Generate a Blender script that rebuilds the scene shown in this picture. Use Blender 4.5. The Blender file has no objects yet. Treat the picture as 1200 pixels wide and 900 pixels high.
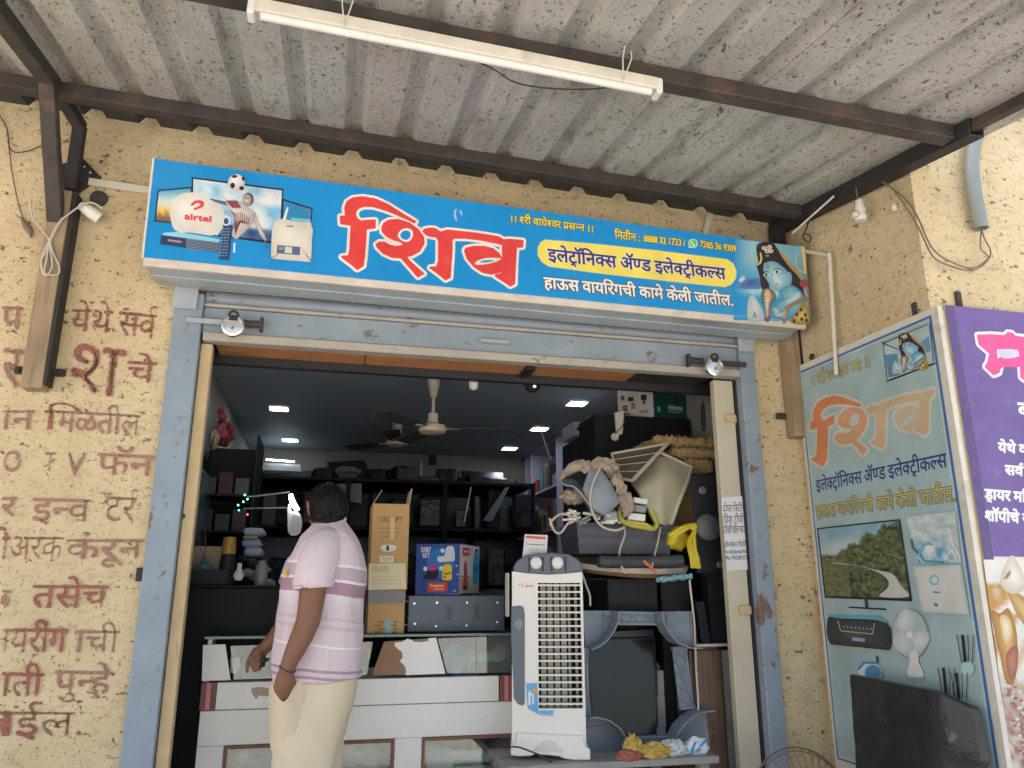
import bpy, bmesh, math, random
from mathutils import Vector, Matrix, noise
from mathutils.geometry import tessellate_polygon
random.seed(7)
R = math.radians
SC = bpy.context.scene
COL = SC.collection

# ---------------------------------------------------------------- camera
TH, PH, FPX = R(15.1), R(13.4), 906.0
CAM = Vector((0.0, -3.6, 1.5))
cd = bpy.data.cameras.new('camera'); cam = bpy.data.objects.new('camera', cd); COL.objects.link(cam)
cam.location = CAM; cam.rotation_euler = (R(90) + TH, 0, -PH)
cd.sensor_fit = 'HORIZONTAL'; cd.sensor_width = 36.0; cd.lens = 36.0 * FPX / 1200.0
cd.clip_start = 0.05; cd.clip_end = 3000
SC.camera = cam

# ---------------------------------------------------------------- sky, sun, exposure
W = bpy.data.worlds.new('World'); SC.world = W; W.use_nodes = True
wn = W.node_tree.nodes; wl = W.node_tree.links
sky = wn.new('ShaderNodeTexSky'); sky.sky_type = 'NISHITA'; sky.sun_disc = False
SUN_EL, SUN_AZ = R(58), R(-62)          # azimuth from +Y towards +X: behind the shop, to the left
sky.sun_elevation = SUN_EL; sky.sun_rotation = SUN_AZ
sky.air_density = 1.4; sky.dust_density = 5.0; sky.ozone_density = 1.0
wl.new(sky.outputs[0], wn['Background'].inputs[0]); wn['Background'].inputs[1].default_value = 0.13
sd = bpy.data.lights.new('sun', 'SUN'); sun = bpy.data.objects.new('sun', sd); COL.objects.link(sun)
sd.energy = 4.2; sd.angle = R(0.6); sd.color = (1.0, 0.955, 0.89)
sv = Vector((math.sin(SUN_AZ) * math.cos(SUN_EL), math.cos(SUN_AZ) * math.cos(SUN_EL), math.sin(SUN_EL)))
sun.rotation_euler = (-sv).to_track_quat('-Z', 'Y').to_euler(); sun.location = (0, -6, 12)
SC.view_settings.view_transform = 'Standard'; SC.view_settings.look = 'None'
SC.view_settings.exposure = 1.5; SC.view_settings.gamma = 1.0
try: SC.cycles.use_denoising = True
except Exception: pass
SC.cycles.max_bounces = 10; SC.cycles.diffuse_bounces = 6; SC.cycles.transparent_max_bounces = 12

# ---------------------------------------------------------------- photo pixel -> ray
def ray(px, py):
    u = (px - 600) / FPX; v = (450 - py) / FPX
    f = math.cos(TH) - v * math.sin(TH); up = math.sin(TH) + v * math.cos(TH)
    return Vector((u * math.cos(PH) + f * math.sin(PH), -u * math.sin(PH) + f * math.cos(PH), up))
def onP(px, py, o, n):
    d = ray(px, py); t = (Vector(o) - CAM).dot(n) / d.dot(n); return CAM + d * t
def PY(px, py, Y): return onP(px, py, (0, Y, 0), Vector((0, 1, 0)))
def PX(px, py, X): return onP(px, py, (X, 0, 0), Vector((1, 0, 0)))
def PZ(px, py, Z): return onP(px, py, (0, 0, Z), Vector((0, 0, 1)))

# ---------------------------------------------------------------- materials
MATS = {}
def mat(name, col, rough=.6, metal=0, var=.12, vscale=6, bump=0, bscale=60, spots=None, spec=.5, emit=None, coat=0, alpha=1, trans=0, streak=None, detail=6):
    """plain procedural paint: base colour with soft noise variation, optional speckle / stain layers and fine bump.
    spots: list of (colour, scale, threshold, softness, stretch)"""
    if name in MATS: return MATS[name]
    m = bpy.data.materials.new(name); m.use_nodes = True; MATS[name] = m
    nt = m.node_tree; N = nt.nodes; L = nt.links; b = N['Principled BSDF']
    tc = N.new('ShaderNodeTexCoord'); co = tc.outputs['Object']
    b.inputs['Roughness'].default_value = rough; b.inputs['Metallic'].default_value = metal
    b.inputs['Specular IOR Level'].default_value = spec
    if coat: b.inputs['Coat Weight'].default_value = coat; b.inputs['Coat Roughness'].default_value = .15
    c = (*col[:3], 1)
    def noise_n(scale, det=detail, rg=.6, vec=None, dist=0):
        n = N.new('ShaderNodeTexNoise'); n.inputs['Scale'].default_value = scale; n.inputs['Detail'].default_value = det
        n.inputs['Roughness'].default_value = rg; n.inputs['Distortion'].default_value = dist
        L.new(vec or co, n.inputs['Vector']); return n
    n1 = noise_n(vscale)
    mx = N.new('ShaderNodeMix'); mx.data_type = 'RGBA'
    mx.inputs['A'].default_value = tuple(x * (1 - var) for x in c[:3]) + (1,)
    mx.inputs['B'].default_value = tuple(min(1, x * (1 + var)) for x in c[:3]) + (1,)
    mr = N.new('ShaderNodeMapRange'); mr.inputs[1].default_value = .3; mr.inputs[2].default_value = .7
    L.new(n1.outputs[0], mr.inputs[0]); L.new(mr.outputs[0], mx.inputs['Factor']); out = mx.outputs['Result']
    for k, (sc_, s, th, so, st) in enumerate(spots or []):
        mp = N.new('ShaderNodeMapping'); mp.inputs['Scale'].default_value = st; mp.inputs['Location'].default_value = (k * 3.1, k * 1.7, k)
        L.new(co, mp.inputs[0])
        n = noise_n(s, 7, .65, mp.outputs[0], .3)
        r = N.new('ShaderNodeMapRange'); r.inputs[1].default_value = th; r.inputs[2].default_value = th + so
        L.new(n.outputs[0], r.inputs[0])
        q = N.new('ShaderNodeMix'); q.data_type = 'RGBA'; q.inputs['B'].default_value = (*sc_[:3], 1)
        if len(sc_) > 3:
            mu = N.new('ShaderNodeMath'); mu.operation = 'MULTIPLY'; mu.inputs[1].default_value = sc_[3]
            L.new(r.outputs[0], mu.inputs[0]); L.new(mu.outputs[0], q.inputs['Factor'])
        else: L.new(r.outputs[0], q.inputs['Factor'])
        L.new(out, q.inputs['A']); out = q.outputs['Result']
    L.new(out, b.inputs['Base Color'])
    rr = N.new('ShaderNodeMapRange'); rr.inputs[3].default_value = max(.02, rough - .12); rr.inputs[4].default_value = min(1, rough + .12)
    L.new(n1.outputs[0], rr.inputs[0]); L.new(rr.outputs[0], b.inputs['Roughness'])
    if bump:
        n2 = noise_n(bscale, 5, .6); bp = N.new('ShaderNodeBump'); bp.inputs['Strength'].default_value = 1; bp.inputs['Distance'].default_value = bump
        L.new(n2.outputs[0], bp.inputs['Height']); L.new(bp.outputs[0], b.inputs['Normal'])
    if emit: b.inputs['Emission Color'].default_value = (*emit[0], 1); b.inputs['Emission Strength'].default_value = emit[1]
    if trans: b.inputs['Transmission Weight'].default_value = trans
    if alpha < 1: b.inputs['Alpha'].default_value = alpha
    return m

def glass(name, tint=(.8, .9, .88), rough=.03, refl=.12, dirt=.1):
    if name in MATS: return MATS[name]
    m = bpy.data.materials.new(name); m.use_nodes = True; MATS[name] = m
    nt = m.node_tree; N = nt.nodes; L = nt.links; N.remove(N['Principled BSDF']); o = N['Material Output']
    tr = N.new('ShaderNodeBsdfTransparent'); tr.inputs[0].default_value = (*tint, 1)
    gl = N.new('ShaderNodeBsdfGlossy'); gl.inputs['Roughness'].default_value = rough
    df = N.new('ShaderNodeBsdfDiffuse'); df.inputs[0].default_value = (.55, .55, .52, 1)
    fr = N.new('ShaderNodeFresnel'); fr.inputs[0].default_value = 1.5
    ad = N.new('ShaderNodeMath'); ad.operation = 'ADD'; ad.inputs[1].default_value = refl * .3; L.new(fr.outputs[0], ad.inputs[0])
    m1 = N.new('ShaderNodeMixShader'); L.new(ad.outputs[0], m1.inputs[0]); L.new(tr.outputs[0], m1.inputs[1]); L.new(gl.outputs[0], m1.inputs[2])
    n = N.new('ShaderNodeTexNoise'); n.inputs['Scale'].default_value = 9; n.inputs['Detail'].default_value = 8
    tc = N.new('ShaderNodeTexCoord'); L.new(tc.outputs['Object'], n.inputs['Vector'])
    mr = N.new('ShaderNodeMapRange'); mr.inputs[1].default_value = .4; mr.inputs[2].default_value = .8; mr.inputs[4].default_value = dirt * 2.5
    L.new(n.outputs[0], mr.inputs[0])
    m2 = N.new('ShaderNodeMixShader'); L.new(mr.outputs[0], m2.inputs[0]); L.new(m1.outputs[0], m2.inputs[1]); L.new(df.outputs[0], m2.inputs[2])
    L.new(m2.outputs[0], o.inputs[0]); return m

def print_mat(name, rough=.45, fade=0, coat=0, crease=0, worn=None):
    """print whose colours sit in the mesh's colour attribute; worn = (scale, threshold) lets the ground show through"""
    if name in MATS: return MATS[name]
    m = bpy.data.materials.new(name); m.use_nodes = True; MATS[name] = m
    nt = m.node_tree; N = nt.nodes; L = nt.links; b = N['Principled BSDF']; b.inputs['Roughness'].default_value = rough
    a = N.new('ShaderNodeVertexColor'); a.layer_name = 'Col'
    tc = N.new('ShaderNodeTexCoord')
    n = N.new('ShaderNodeTexNoise'); n.inputs['Scale'].default_value = 7; n.inputs['Detail'].default_value = 8; L.new(tc.outputs['Object'], n.inputs['Vector'])
    mr = N.new('ShaderNodeMapRange'); mr.inputs[1].default_value = .3; mr.inputs[2].default_value = .7; mr.inputs[3].default_value = .88; mr.inputs[4].default_value = 1.08
    L.new(n.outputs[0], mr.inputs[0])
    mx = N.new('ShaderNodeMix'); mx.data_type = 'RGBA'; mx.blend_type = 'MULTIPLY'; mx.inputs['Factor'].default_value = 1
    cc = N.new('ShaderNodeCombineColor')
    for i in range(3): L.new(mr.outputs[0], cc.inputs[i])
    L.new(a.outputs[0], mx.inputs['A']); L.new(cc.outputs[0], mx.inputs['B']); out = mx.outputs['Result']
    n3 = N.new('ShaderNodeTexNoise'); n3.inputs['Scale'].default_value = 16; n3.inputs['Detail'].default_value = 9; n3.inputs['Roughness'].default_value = .7; L.new(tc.outputs['Object'], n3.inputs['Vector'])
    r3 = N.new('ShaderNodeMapRange'); r3.inputs[1].default_value = .58; r3.inputs[2].default_value = .78; r3.inputs[4].default_value = .35; L.new(n3.outputs[0], r3.inputs[0])
    q = N.new('ShaderNodeMix'); q.data_type = 'RGBA'; q.inputs['B'].default_value = (.42, .38, .3, 1); L.new(r3.outputs[0], q.inputs['Factor']); L.new(out, q.inputs['A']); out = q.outputs['Result']
    L.new(out, b.inputs['Base Color'])
    if crease:
        mp = N.new('ShaderNodeMapping'); mp.inputs['Scale'].default_value = (2, 2, 6); L.new(tc.outputs['Object'], mp.inputs[0])
        n2 = N.new('ShaderNodeTexNoise'); n2.inputs['Scale'].default_value = 1.6; n2.inputs['Detail'].default_value = 4; L.new(mp.outputs[0], n2.inputs['Vector'])
        bp = N.new('ShaderNodeBump'); bp.inputs['Distance'].default_value = crease; L.new(n2.outputs[0], bp.inputs['Height']); L.new(bp.outputs[0], b.inputs['Normal'])
    if worn:
        n4 = N.new('ShaderNodeTexNoise'); n4.inputs['Scale'].default_value = worn[0]; n4.inputs['Detail'].default_value = 9; n4.inputs['Roughness'].default_value = .72; L.new(tc.outputs['Object'], n4.inputs['Vector'])
        n5 = N.new('ShaderNodeTexNoise'); n5.inputs['Scale'].default_value = 4.5; n5.inputs['Detail'].default_value = 3; L.new(tc.outputs['Object'], n5.inputs['Vector'])
        av = N.new('ShaderNodeMath'); av.operation = 'ADD'; L.new(n4.outputs[0], av.inputs[0]); L.new(n5.outputs[0], av.inputs[1])
        r4 = N.new('ShaderNodeMapRange'); r4.inputs[1].default_value = worn[1] * 2 - .09; r4.inputs[2].default_value = worn[1] * 2 + .09; r4.inputs[3].default_value = .64; r4.inputs[4].default_value = .04
        L.new(av.outputs[0], r4.inputs[0]); L.new(r4.outputs[0], b.inputs['Alpha'])
    return m

def emis(name, col, s):
    if name in MATS: return MATS[name]
    m = bpy.data.materials.new(name); m.use_nodes = True; MATS[name] = m
    b = m.node_tree.nodes['Principled BSDF']; b.inputs['Base Color'].default_value = (.8, .8, .8, 1)
    b.inputs['Emission Color'].default_value = (*col, 1); b.inputs['Emission Strength'].default_value = s
    return m

# ---------------------------------------------------------------- mesh builder
def frame_from(d, up=Vector((0, 0, 1))):
    d = d.normalized()
    if abs(d.dot(up)) > .98: up = Vector((1, 0, 0))
    s = d.cross(up).normalized(); return s, s.cross(d).normalized()
class MB:
    def __init__(s, M=None): s.v = []; s.f = []; s.c = []; s.M = M or Matrix()
    def add(s, vs, fs, col=None):
        o = len(s.v); s.v += [s.M @ Vector(p) for p in vs]
        for f in fs: s.f.append([i + o for i in f]); s.c.append(col)
        return s
    def box(s, a, b, col=None):
        (x0, y0, z0), (x1, y1, z1) = a, b
        return s.add([(x0,y0,z0),(x1,y0,z0),(x1,y1,z0),(x0,y1,z0),(x0,y0,z1),(x1,y0,z1),(x1,y1,z1),(x0,y1,z1)],
                     [(0,3,2,1),(4,5,6,7),(0,1,5,4),(1,2,6,5),(2,3,7,6),(3,0,4,7)], col)
    def bar(s, p, q, w, h, up=Vector((0, 0, 1)), col=None):
        p, q = Vector(p), Vector(q); a, b = frame_from(q - p, up); a, b = a * w / 2, b * h / 2
        vs = [p-a-b, p+a-b, p+a+b, p-a+b, q-a-b, q+a-b, q+a+b, q-a+b]
        return s.add(vs, [(0,1,2,3),(7,6,5,4),(0,4,5,1),(1,5,6,2),(2,6,7,3),(3,7,4,0)], col)
    def tube(s, pts, r, n=8, col=None, caps=True, flat=1.0):
        pts = [Vector(p) for p in pts]; rs = r if isinstance(r, (list, tuple)) else [r] * len(pts)
        rings = []; up = None
        for i, p in enumerate(pts):
            d = (pts[min(i+1, len(pts)-1)] - pts[max(i-1, 0)])
            if d.length < 1e-9: d = Vector((0, 0, 1))
            if up is None: a, b = frame_from(d)
            else:
                b = (up - d.normalized() * up.dot(d.normalized()))
                b = b.normalized() if b.length > 1e-6 else frame_from(d)[1]; a = d.normalized().cross(b)
            up = b
            rings.append([p + (a * math.cos(2*math.pi*k/n) + b * flat * math.sin(2*math.pi*k/n)) * rs[i] for k in range(n)])
        vs = [v for g in rings for v in g]; fs = []
        for i in range(len(rings) - 1):
            for k in range(n): fs.append((i*n+k, i*n+(k+1) % n, (i+1)*n+(k+1) % n, (i+1)*n+k))
        if caps: fs.append(tuple(reversed(range(n)))); fs.append(tuple((len(rings)-1)*n + k for k in range(n)))
        return s.add(vs, fs, col)
    def lathe(s, prof, n=20, M=None, col=None, caps=True, a0=0, a1=2*math.pi):
        """profile of (radius, height) about Z, placed by M"""
        M = M or Matrix(); vs = []; fs = []; full = abs(a1 - a0 - 2*math.pi) < 1e-6; nn = n if full else n + 1
        for r, z in prof:
            for k in range(nn):
                t = a0 + (a1-a0)*k/n; vs.append(M @ Vector((r*math.cos(t), r*math.sin(t), z)))
        for i in range(len(prof)-1):
            for k in range(n):
                k2 = (k+1) % nn; fs.append((i*nn+k, i*nn+k2, (i+1)*nn+k2, (i+1)*nn+k))
        if caps and full:
            fs.append(tuple(reversed(range(nn)))); fs.append(tuple((len(prof)-1)*nn+k for k in range(nn)))
        return s.add(vs, fs, col)
    def prism(s, poly, off, col=None):
        """closed polygon of 3D points extruded by vector off"""
        n = len(poly); off = Vector(off); vs = [Vector(p) for p in poly] + [Vector(p)+off for p in poly]
        fs = [tuple(range(n)), tuple(reversed(range(n, 2*n)))] + [(i, i+n, (i+1) % n+n, (i+1) % n) for i in range(n)]
        return s.add(vs, fs, col)
    def grid(s, fn, nu, nv, col=None, wrapu=False):
        vs = [fn(i/(nu if wrapu else nu), j/nv) for j in range(nv+1) for i in range(nu if wrapu else nu+1)]
        w = nu if wrapu else nu+1; fs = []
        for j in range(nv):
            for i in range(nu): i2 = (i+1) % w; fs.append((j*w+i, j*w+i2, (j+1)*w+i2, (j+1)*w+i))
        return s.add(vs, fs, col)
    def quad(s, a, b, c, d, col=None): return s.add([a, b, c, d], [(0, 1, 2, 3)], col)

def rootloc(p):
    while p is not None and p.parent is not None: p = p.parent
    return Vector(p.location) if p is not None else Vector((0, 0, 0))
def build(mb, name, m, parent=None, bevel=0, seg=1, smooth=None, mods=None, loc=None, flip=False):
    me = bpy.data.meshes.new(name)
    base = rootloc(parent) if parent is not None else (Vector(loc) if loc is not None else Vector((0, 0, 0)))
    me.from_pydata([v - base for v in mb.v], [], mb.f)
    if any(c is not None for c in mb.c):
        at = me.color_attributes.new('Col', 'FLOAT_COLOR', 'CORNER')
        for p in me.polygons:
            c = mb.c[p.index] or (.8, .8, .8)
            for q, li in enumerate(p.loop_indices): at.data[li].color = (*(c[q] if isinstance(c[0], tuple) else c)[:3], 1)
    bm = bmesh.new(); bm.from_mesh(me)
    if mb.c and mb.c[0] is None: bmesh.ops.recalc_face_normals(bm, faces=bm.faces)
    if bevel: bmesh.ops.bevel(bm, geom=[e for e in bm.edges if len(e.link_faces) == 2 and e.calc_face_angle(0) > .5], offset=bevel, segments=seg, affect='EDGES', clamp_overlap=True)
    bm.to_mesh(me); bm.free()
    for x in (m if isinstance(m, (list, tuple)) else [m]): me.materials.append(MATS[x] if isinstance(x, str) else x)
    if smooth is not None:
        for p in me.polygons: p.use_smooth = True
        try: me.set_sharp_from_angle(angle=R(smooth))
        except Exception: pass
    o = bpy.data.objects.new(name, me); COL.objects.link(o)
    if parent is not None: o.parent = parent
    elif loc is not None: o.location = loc
    return o
def tag(o, label, cat, group=None):
    o['label'] = label; o['category'] = cat
    if group: o['group'] = group
    return o
def thing(name, label, cat, loc=(0, 0, 0), group=None):
    o = bpy.data.objects.new(name, None); COL.objects.link(o); o.location = loc; o.empty_display_size = .1
    return tag(o, label, cat, group)
def struct(o): o['kind'] = 'structure'; return o
def bx(name, a, b, m, parent=None, bevel=.002, loc=None, seg=1):
    return build(MB().box(a, b), name, m, parent, bevel, seg, loc=loc)
def one(mb, name, m, label, cat, group=None, bevel=0, smooth=None, loc=None):
    """a thing that is a single mesh, origin at its base"""
    if loc is None:
        xs = [v.x for v in mb.v]; ys = [v.y for v in mb.v]; zs = [v.z for v in mb.v]
        loc = ((min(xs)+max(xs))/2, (min(ys)+max(ys))/2, min(zs))
    return tag(build(mb, name, m, None, bevel, 1, smooth, loc=loc), label, cat, group)
def catmull(pts, k=6, closed=False):
    P = [Vector(p) for p in pts]; n = len(P); out = []
    for i in range(n if closed else n-1):
        a = P[(i-1) % n] if closed or i > 0 else P[0]; b = P[i % n]; c = P[(i+1) % n]; d = P[(i+2) % n] if closed or i+2 < n else P[-1]
        for j in range(k):
            t = j/k; out.append(.5*((2*b)+(c-a)*t+(2*a-5*b+4*c-d)*t*t+(3*b-a-3*c+d)*t**3))
    if not closed: out.append(P[-1])
    return out
def mod_mesh(o):
    """bake the object's modifiers into its mesh"""
    dg = bpy.context.evaluated_depsgraph_get(); e = o.evaluated_get(dg); me = bpy.data.meshes.new_from_object(e)
    me.name = o.name; old = o.data; o.modifiers.clear(); o.data = me; return o

# ---------------------------------------------------------------- flat print on a plane, laid out from photo pixels
class Print:
    def __init__(s, o, n, step=.00006):
        s.o = Vector(o); s.n = Vector(n).normalized(); s.mb = MB(); s.k = 0; s.step = step
    def pt(s, p, lift=0): return onP(p[0], p[1], s.o + s.n * lift, s.n)
    def face(s, pts, col):
        if (pts[1]-pts[0]).length < 1e-9: return
        a = Vector((0, 0, 0))
        for i in range(len(pts)): a += pts[i].cross(pts[(i+1) % len(pts)])
        if a.dot(s.n) < 0: pts = pts[::-1]
        s.mb.add(pts, [tuple(range(len(pts)))], col)
    def poly(s, px, col, T=None, up=True):
        if up: s.k += 1
        lift = s.k * s.step
        P = [s.pt(T(p) if T else p) for p in px]
        P = [q + s.n*lift for q in P]
        s.face(P, col)
    def sm(s, px, col, T=None, k=4):
        s.poly([(v.x, v.y) for v in catmull([(p[0], p[1], 0) for p in px], k, True)], col, T)
    def halo(s, px, col, r, T=None, n=12, curve=0):
        s.k += 1
        if curve: px = [(v.x, v.y) for v in catmull([(p[0], p[1], 0) for p in px], curve, True)]
        P = [s.pt(T(p) if T else p) for p in px]
        up = Vector((0, 0, 1)); up = (up - s.n*up.dot(s.n)).normalized(); sd = up.cross(s.n).normalized()
        for i in range(n):
            t = 2*math.pi*i/n; d = (sd*math.cos(t) + up*math.sin(t))*r
            s.face([q + d + s.n*(s.k*s.step + i*s.step/14) for q in P], col)
        s.k += 1
    def patch(s, quad, fn, nu, nv, T=None):
        """printed picture: a grid over four pixels (tl, tr, br, bl) with one colour for each grid corner"""
        s.k += 1; q = [s.pt(T(p) if T else p) + s.n*(s.k*s.step) for p in quad]
        P = [[q[0].lerp(q[1], i/nu).lerp(q[3].lerp(q[2], i/nu), j/nv) for i in range(nu+1)] for j in range(nv+1)]
        C = [[tuple(max(0, min(1, x)) for x in fn(i/nu, j/nv)) for i in range(nu+1)] for j in range(nv+1)]
        for j in range(nv):
            for i in range(nu):
                s.mb.add([P[j][i], P[j+1][i], P[j+1][i+1], P[j][i+1]], [(0, 1, 2, 3)], [C[j][i], C[j+1][i], C[j+1][i+1], C[j][i+1]])
    def shade(s, px, cc, ce, T=None, at=None, k=4):
        """smooth outline filled with a soft blend from the colour at its heart to the one at its rim"""
        s.k += 1; px = [(v.x, v.y) for v in catmull([(p[0], p[1], 0) for p in px], k, True)]
        c = at or (sum(p[0] for p in px)/len(px), sum(p[1] for p in px)/len(px))
        P = [s.pt(T(p) if T else p) + s.n*(s.k*s.step) for p in px]; c3 = s.pt(T(c) if T else c) + s.n*(s.k*s.step)
        for i in range(len(P)):
            a, b = P[i], P[(i+1) % len(P)]
            if (a-c3).cross(b-c3).dot(s.n) < 0: s.mb.add([c3, b, a], [(0, 1, 2)], [cc, ce, ce])
            else: s.mb.add([c3, a, b], [(0, 1, 2)], [cc, ce, ce])
    def ell(s, c, rx, ry, col, T=None, n=20, rot=0):
        s.poly([(c[0] + rx*math.cos(2*math.pi*i/n)*math.cos(rot) - ry*math.sin(2*math.pi*i/n)*math.sin(rot),
                 c[1] + rx*math.cos(2*math.pi*i/n)*math.sin(rot) + ry*math.sin(2*math.pi*i/n)*math.cos(rot)) for i in range(n)], col, T)
    def line(s, pts, w, col, T=None):
        for a, b in zip(pts[:-1], pts[1:]):
            dx, dy = b[0]-a[0], b[1]-a[1]; l = math.hypot(dx, dy) or 1; ox, oy = -dy/l*w/2, dx/l*w/2
            s.poly([(a[0]+ox, a[1]+oy), (b[0]+ox, b[1]+oy), (b[0]-ox, b[1]-oy), (a[0]-ox, a[1]-oy)], col, T)
    def text(s, txt, p0, p1, top, col, bold=0, halo=None):
        """p0,p1 = baseline ends, top = pixel of the head line above p0. halo = (colour, radius m)"""
        tris, w = shape_text(txt)
        A = s.pt(p0); B = s.pt(p1); C = s.pt(top); U = (B-A)/w; V = (C-A)/REF_H
        up = V.normalized(); sd = U.normalized()
        s.k += 1
        def put(r, colr, n):
            for i in range(max(1, n)):
                t = 2*math.pi*i/max(1, n); d = (sd*math.cos(t)+up*math.sin(t))*r if n > 0 else Vector((0, 0, 0))
                for gi, (vs, fs) in enumerate(tris):
                    lift = s.k*s.step + i*s.step/14 + (gi % 3)*s.step/42
                    s.mb.add([A + U*x + V*y + d + s.n*lift for x, y in vs], fs, colr)
            s.k += 1
        if halo: put(halo[1] + bold, halo[0], 10)
        put(bold, col, 8 if bold else 0)
    def build(s, name, m, parent): return build(s.mb, name, m, parent)

def mixc(a, b, t): t = max(0, min(1, t)); return tuple(x+(y-x)*t for x, y in zip(a, b))
def fbm(x, y, s=0): return noise.noise(Vector((x, y, s))) + .5*noise.noise(Vector((x*2.1, y*2.1, s+3))) + .25*noise.noise(Vector((x*4.3, y*4.3, s+7)))
# ---------------------------------------------------------------- Devanagari shaping with the built-in font
_G = {}
def glyph(t):
    if t in _G: return _G[t]
    c = bpy.data.curves.new('txt', 'FONT'); c.body = t; c.size = 1; c.resolution_u = 3
    o = bpy.data.objects.new('txt', c); COL.objects.link(o); me = o.to_mesh()
    vs = [(v.co.x, v.co.y) for v in me.vertices]; fs = [tuple(p.vertices) for p in me.polygons]
    o.to_mesh_clear(); bpy.data.objects.remove(o); bpy.data.curves.remove(c)
    _G[t] = (vs, fs); return _G[t]
def mx(t): return max([v[0] for v in glyph(t)[0]] or [0])
_na = mx('न'); REF_H = max(v[1] for v in glyph('न')[0])
def adv(t): return mx(t + 'न') - _na
def half(t, frac):
    vs, fs = glyph(t); cut = adv(t)*frac
    bm = bmesh.new(); bv = [bm.verts.new((x, y, 0)) for x, y in vs]
    for f in fs:
        try: bm.faces.new([bv[i] for i in f])
        except ValueError: pass
    bmesh.ops.bisect_plane(bm, geom=bm.verts[:]+bm.edges[:]+bm.faces[:], plane_co=(cut, 0, 0), plane_no=(1, 0, 0), clear_outer=True)
    bm.verts.index_update()
    r = ([(v.co.x, v.co.y) for v in bm.verts], [tuple(v.index for v in f.verts) for f in bm.faces]); bm.free()
    return r, cut
MARKS = set('ा़ीुूृेैोौंँॅॉःॆ')  ; STEM = {'क': .74}
def shape_text(txt):
    """'~' after a letter = half form, '^' = ra below it, '`' = ra above it; short i already stands before its letter"""
    out = []; x = 0; i = 0
    while i < len(txt):
        ch = txt[i]; i += 1
        if ch == ' ': x += .24; continue
        cl = ch
        isdev = '\u0900' <= ch <= '\u097f'
        while isdev and i < len(txt) and txt[i] in 'ुूृेैंँॅ': cl += txt[i]; i += 1
        if i < len(txt) and txt[i] == '~':
            i += 1; (vs, fs), w = half(ch, STEM.get(ch, .70)); out.append(([(a+x, b) for a, b in vs], fs)); x += w; continue
        vs, fs = glyph(cl); w = adv(cl) if isdev else (mx(cl+'H') - mx('H'))
        out.append(([(a+x, b) for a, b in vs], fs))
        while i < len(txt) and txt[i] in '^`':
            if txt[i] == '^':
                if ch in 'टडठ':
                    q = [(.18,-.10),(.30,.0),(.36,.0),(.50,-.17),(.44,-.20),(.33,-.06),(.22,-.16)]
                    q = [(a*w/.6+x, b) for a, b in q]
                else: q = [(x+w*.80, .30), (x+w*.80, .21), (x+w*.22, .02), (x+w*.16, .08)]
            else:
                q = [(x+w*.62, REF_H), (x+w*.56, REF_H+.16), (x+w*.75, REF_H+.26), (x+w*.98, REF_H+.20), (x+w*1.0, REF_H+.14), (x+w*.78, REF_H+.19), (x+w*.68, REF_H+.13), (x+w*.74, REF_H)]
            out.append((q, [tuple(range(len(q)))])); i += 1
        x += w
    return out, x
# ================================================================ materials used all over
STUCCO = mat('cream_stucco', (.645, .52, .325), .92, var=.08, vscale=2.2, bump=.008, bscale=46, spec=.12, spots=[
    ((.44, .32, .17, .5), .9, .47, .22, (1, 1, .45)), ((.74, .63, .43, .5), 2.6, .50, .2, (1, 1, 1)), ((.44, .34, .21, .5), 16, .53, .12, (1, 1, 2)),
    ((.11, .08, .055, .8), 14, .635, .04, (1, 1, 1.6)), ((.075, .06, .045, .85), 36, .61, .04, (.7, 1, 1)), ((.08, .065, .05, .8), 85, .60, .05, (1, 1, 1)), ((.13, .10, .07, .5), 5, .655, .05, (1.5, 1, 1))])
mat('concrete', (.50, .47, .42), .9, var=.15, vscale=.7, bump=.004, bscale=30, spots=[((.36, .33, .28, .5), 1.3, .55, .2, (1, 1, 1))])
mat('plinth_stone', (.40, .38, .35), .75, var=.15, vscale=4, bump=.002)
mat('inner_wall', (.24, .23, .205), .8, var=.08, vscale=2)
mat('ceiling_paint', (.29, .345, .405), .6, var=.05, vscale=1.2)
mat('ply_orange', (.50, .22, .09), .55, var=.18, vscale=9, spots=[((.33, .13, .05, .6), 4, .52, .12, (.4, 6, 6))])
mat('black_paint', (.018, .019, .022), .45, var=.2)
mat('sheet_metal', (.54, .53, .49), .55, metal=.3, var=.10, vscale=2.5, bump=.0006, bscale=120, spots=[
    ((.34, .31, .25, .55), 1.6, .47, .2, (1, 1, 1)), ((.17, .14, .11, .5), 6, .56, .12, (2.5, .6, 1)), ((.055, .045, .04, .8), 60, .575, .06, (1, .7, 1)), ((.06, .05, .045, .8), 140, .575, .07, (1, 1, 1)), ((.05, .04, .035, .8), 22, .63, .04, (1, .6, 1))])
mat('rusty_steel', (.060, .050, .046), .75, metal=.2, var=.3, vscale=9, bump=.001, bscale=80, spots=[((.15, .085, .055, .6), 7, .56, .12, (1, 1, 1))])
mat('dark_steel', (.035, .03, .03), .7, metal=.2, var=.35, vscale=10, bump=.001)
mat('raw_timber', (.33, .24, .15), .8, var=.2, vscale=7, bump=.0012, bscale=40, spots=[((.12, .09, .065, .7), 3, .52, .15, (5, 5, .5)), ((.50, .42, .32, .5), 5, .58, .1, (5, 5, .4))])
mat('pale_timber', (.56, .42, .24), .7, var=.14, vscale=6, spots=[((.30, .19, .10, .6), 5, .60, .06, (6, 6, .7)), ((.22, .06, .03, .8), 3, .71, .03, (2, 2, .5))])
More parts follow.
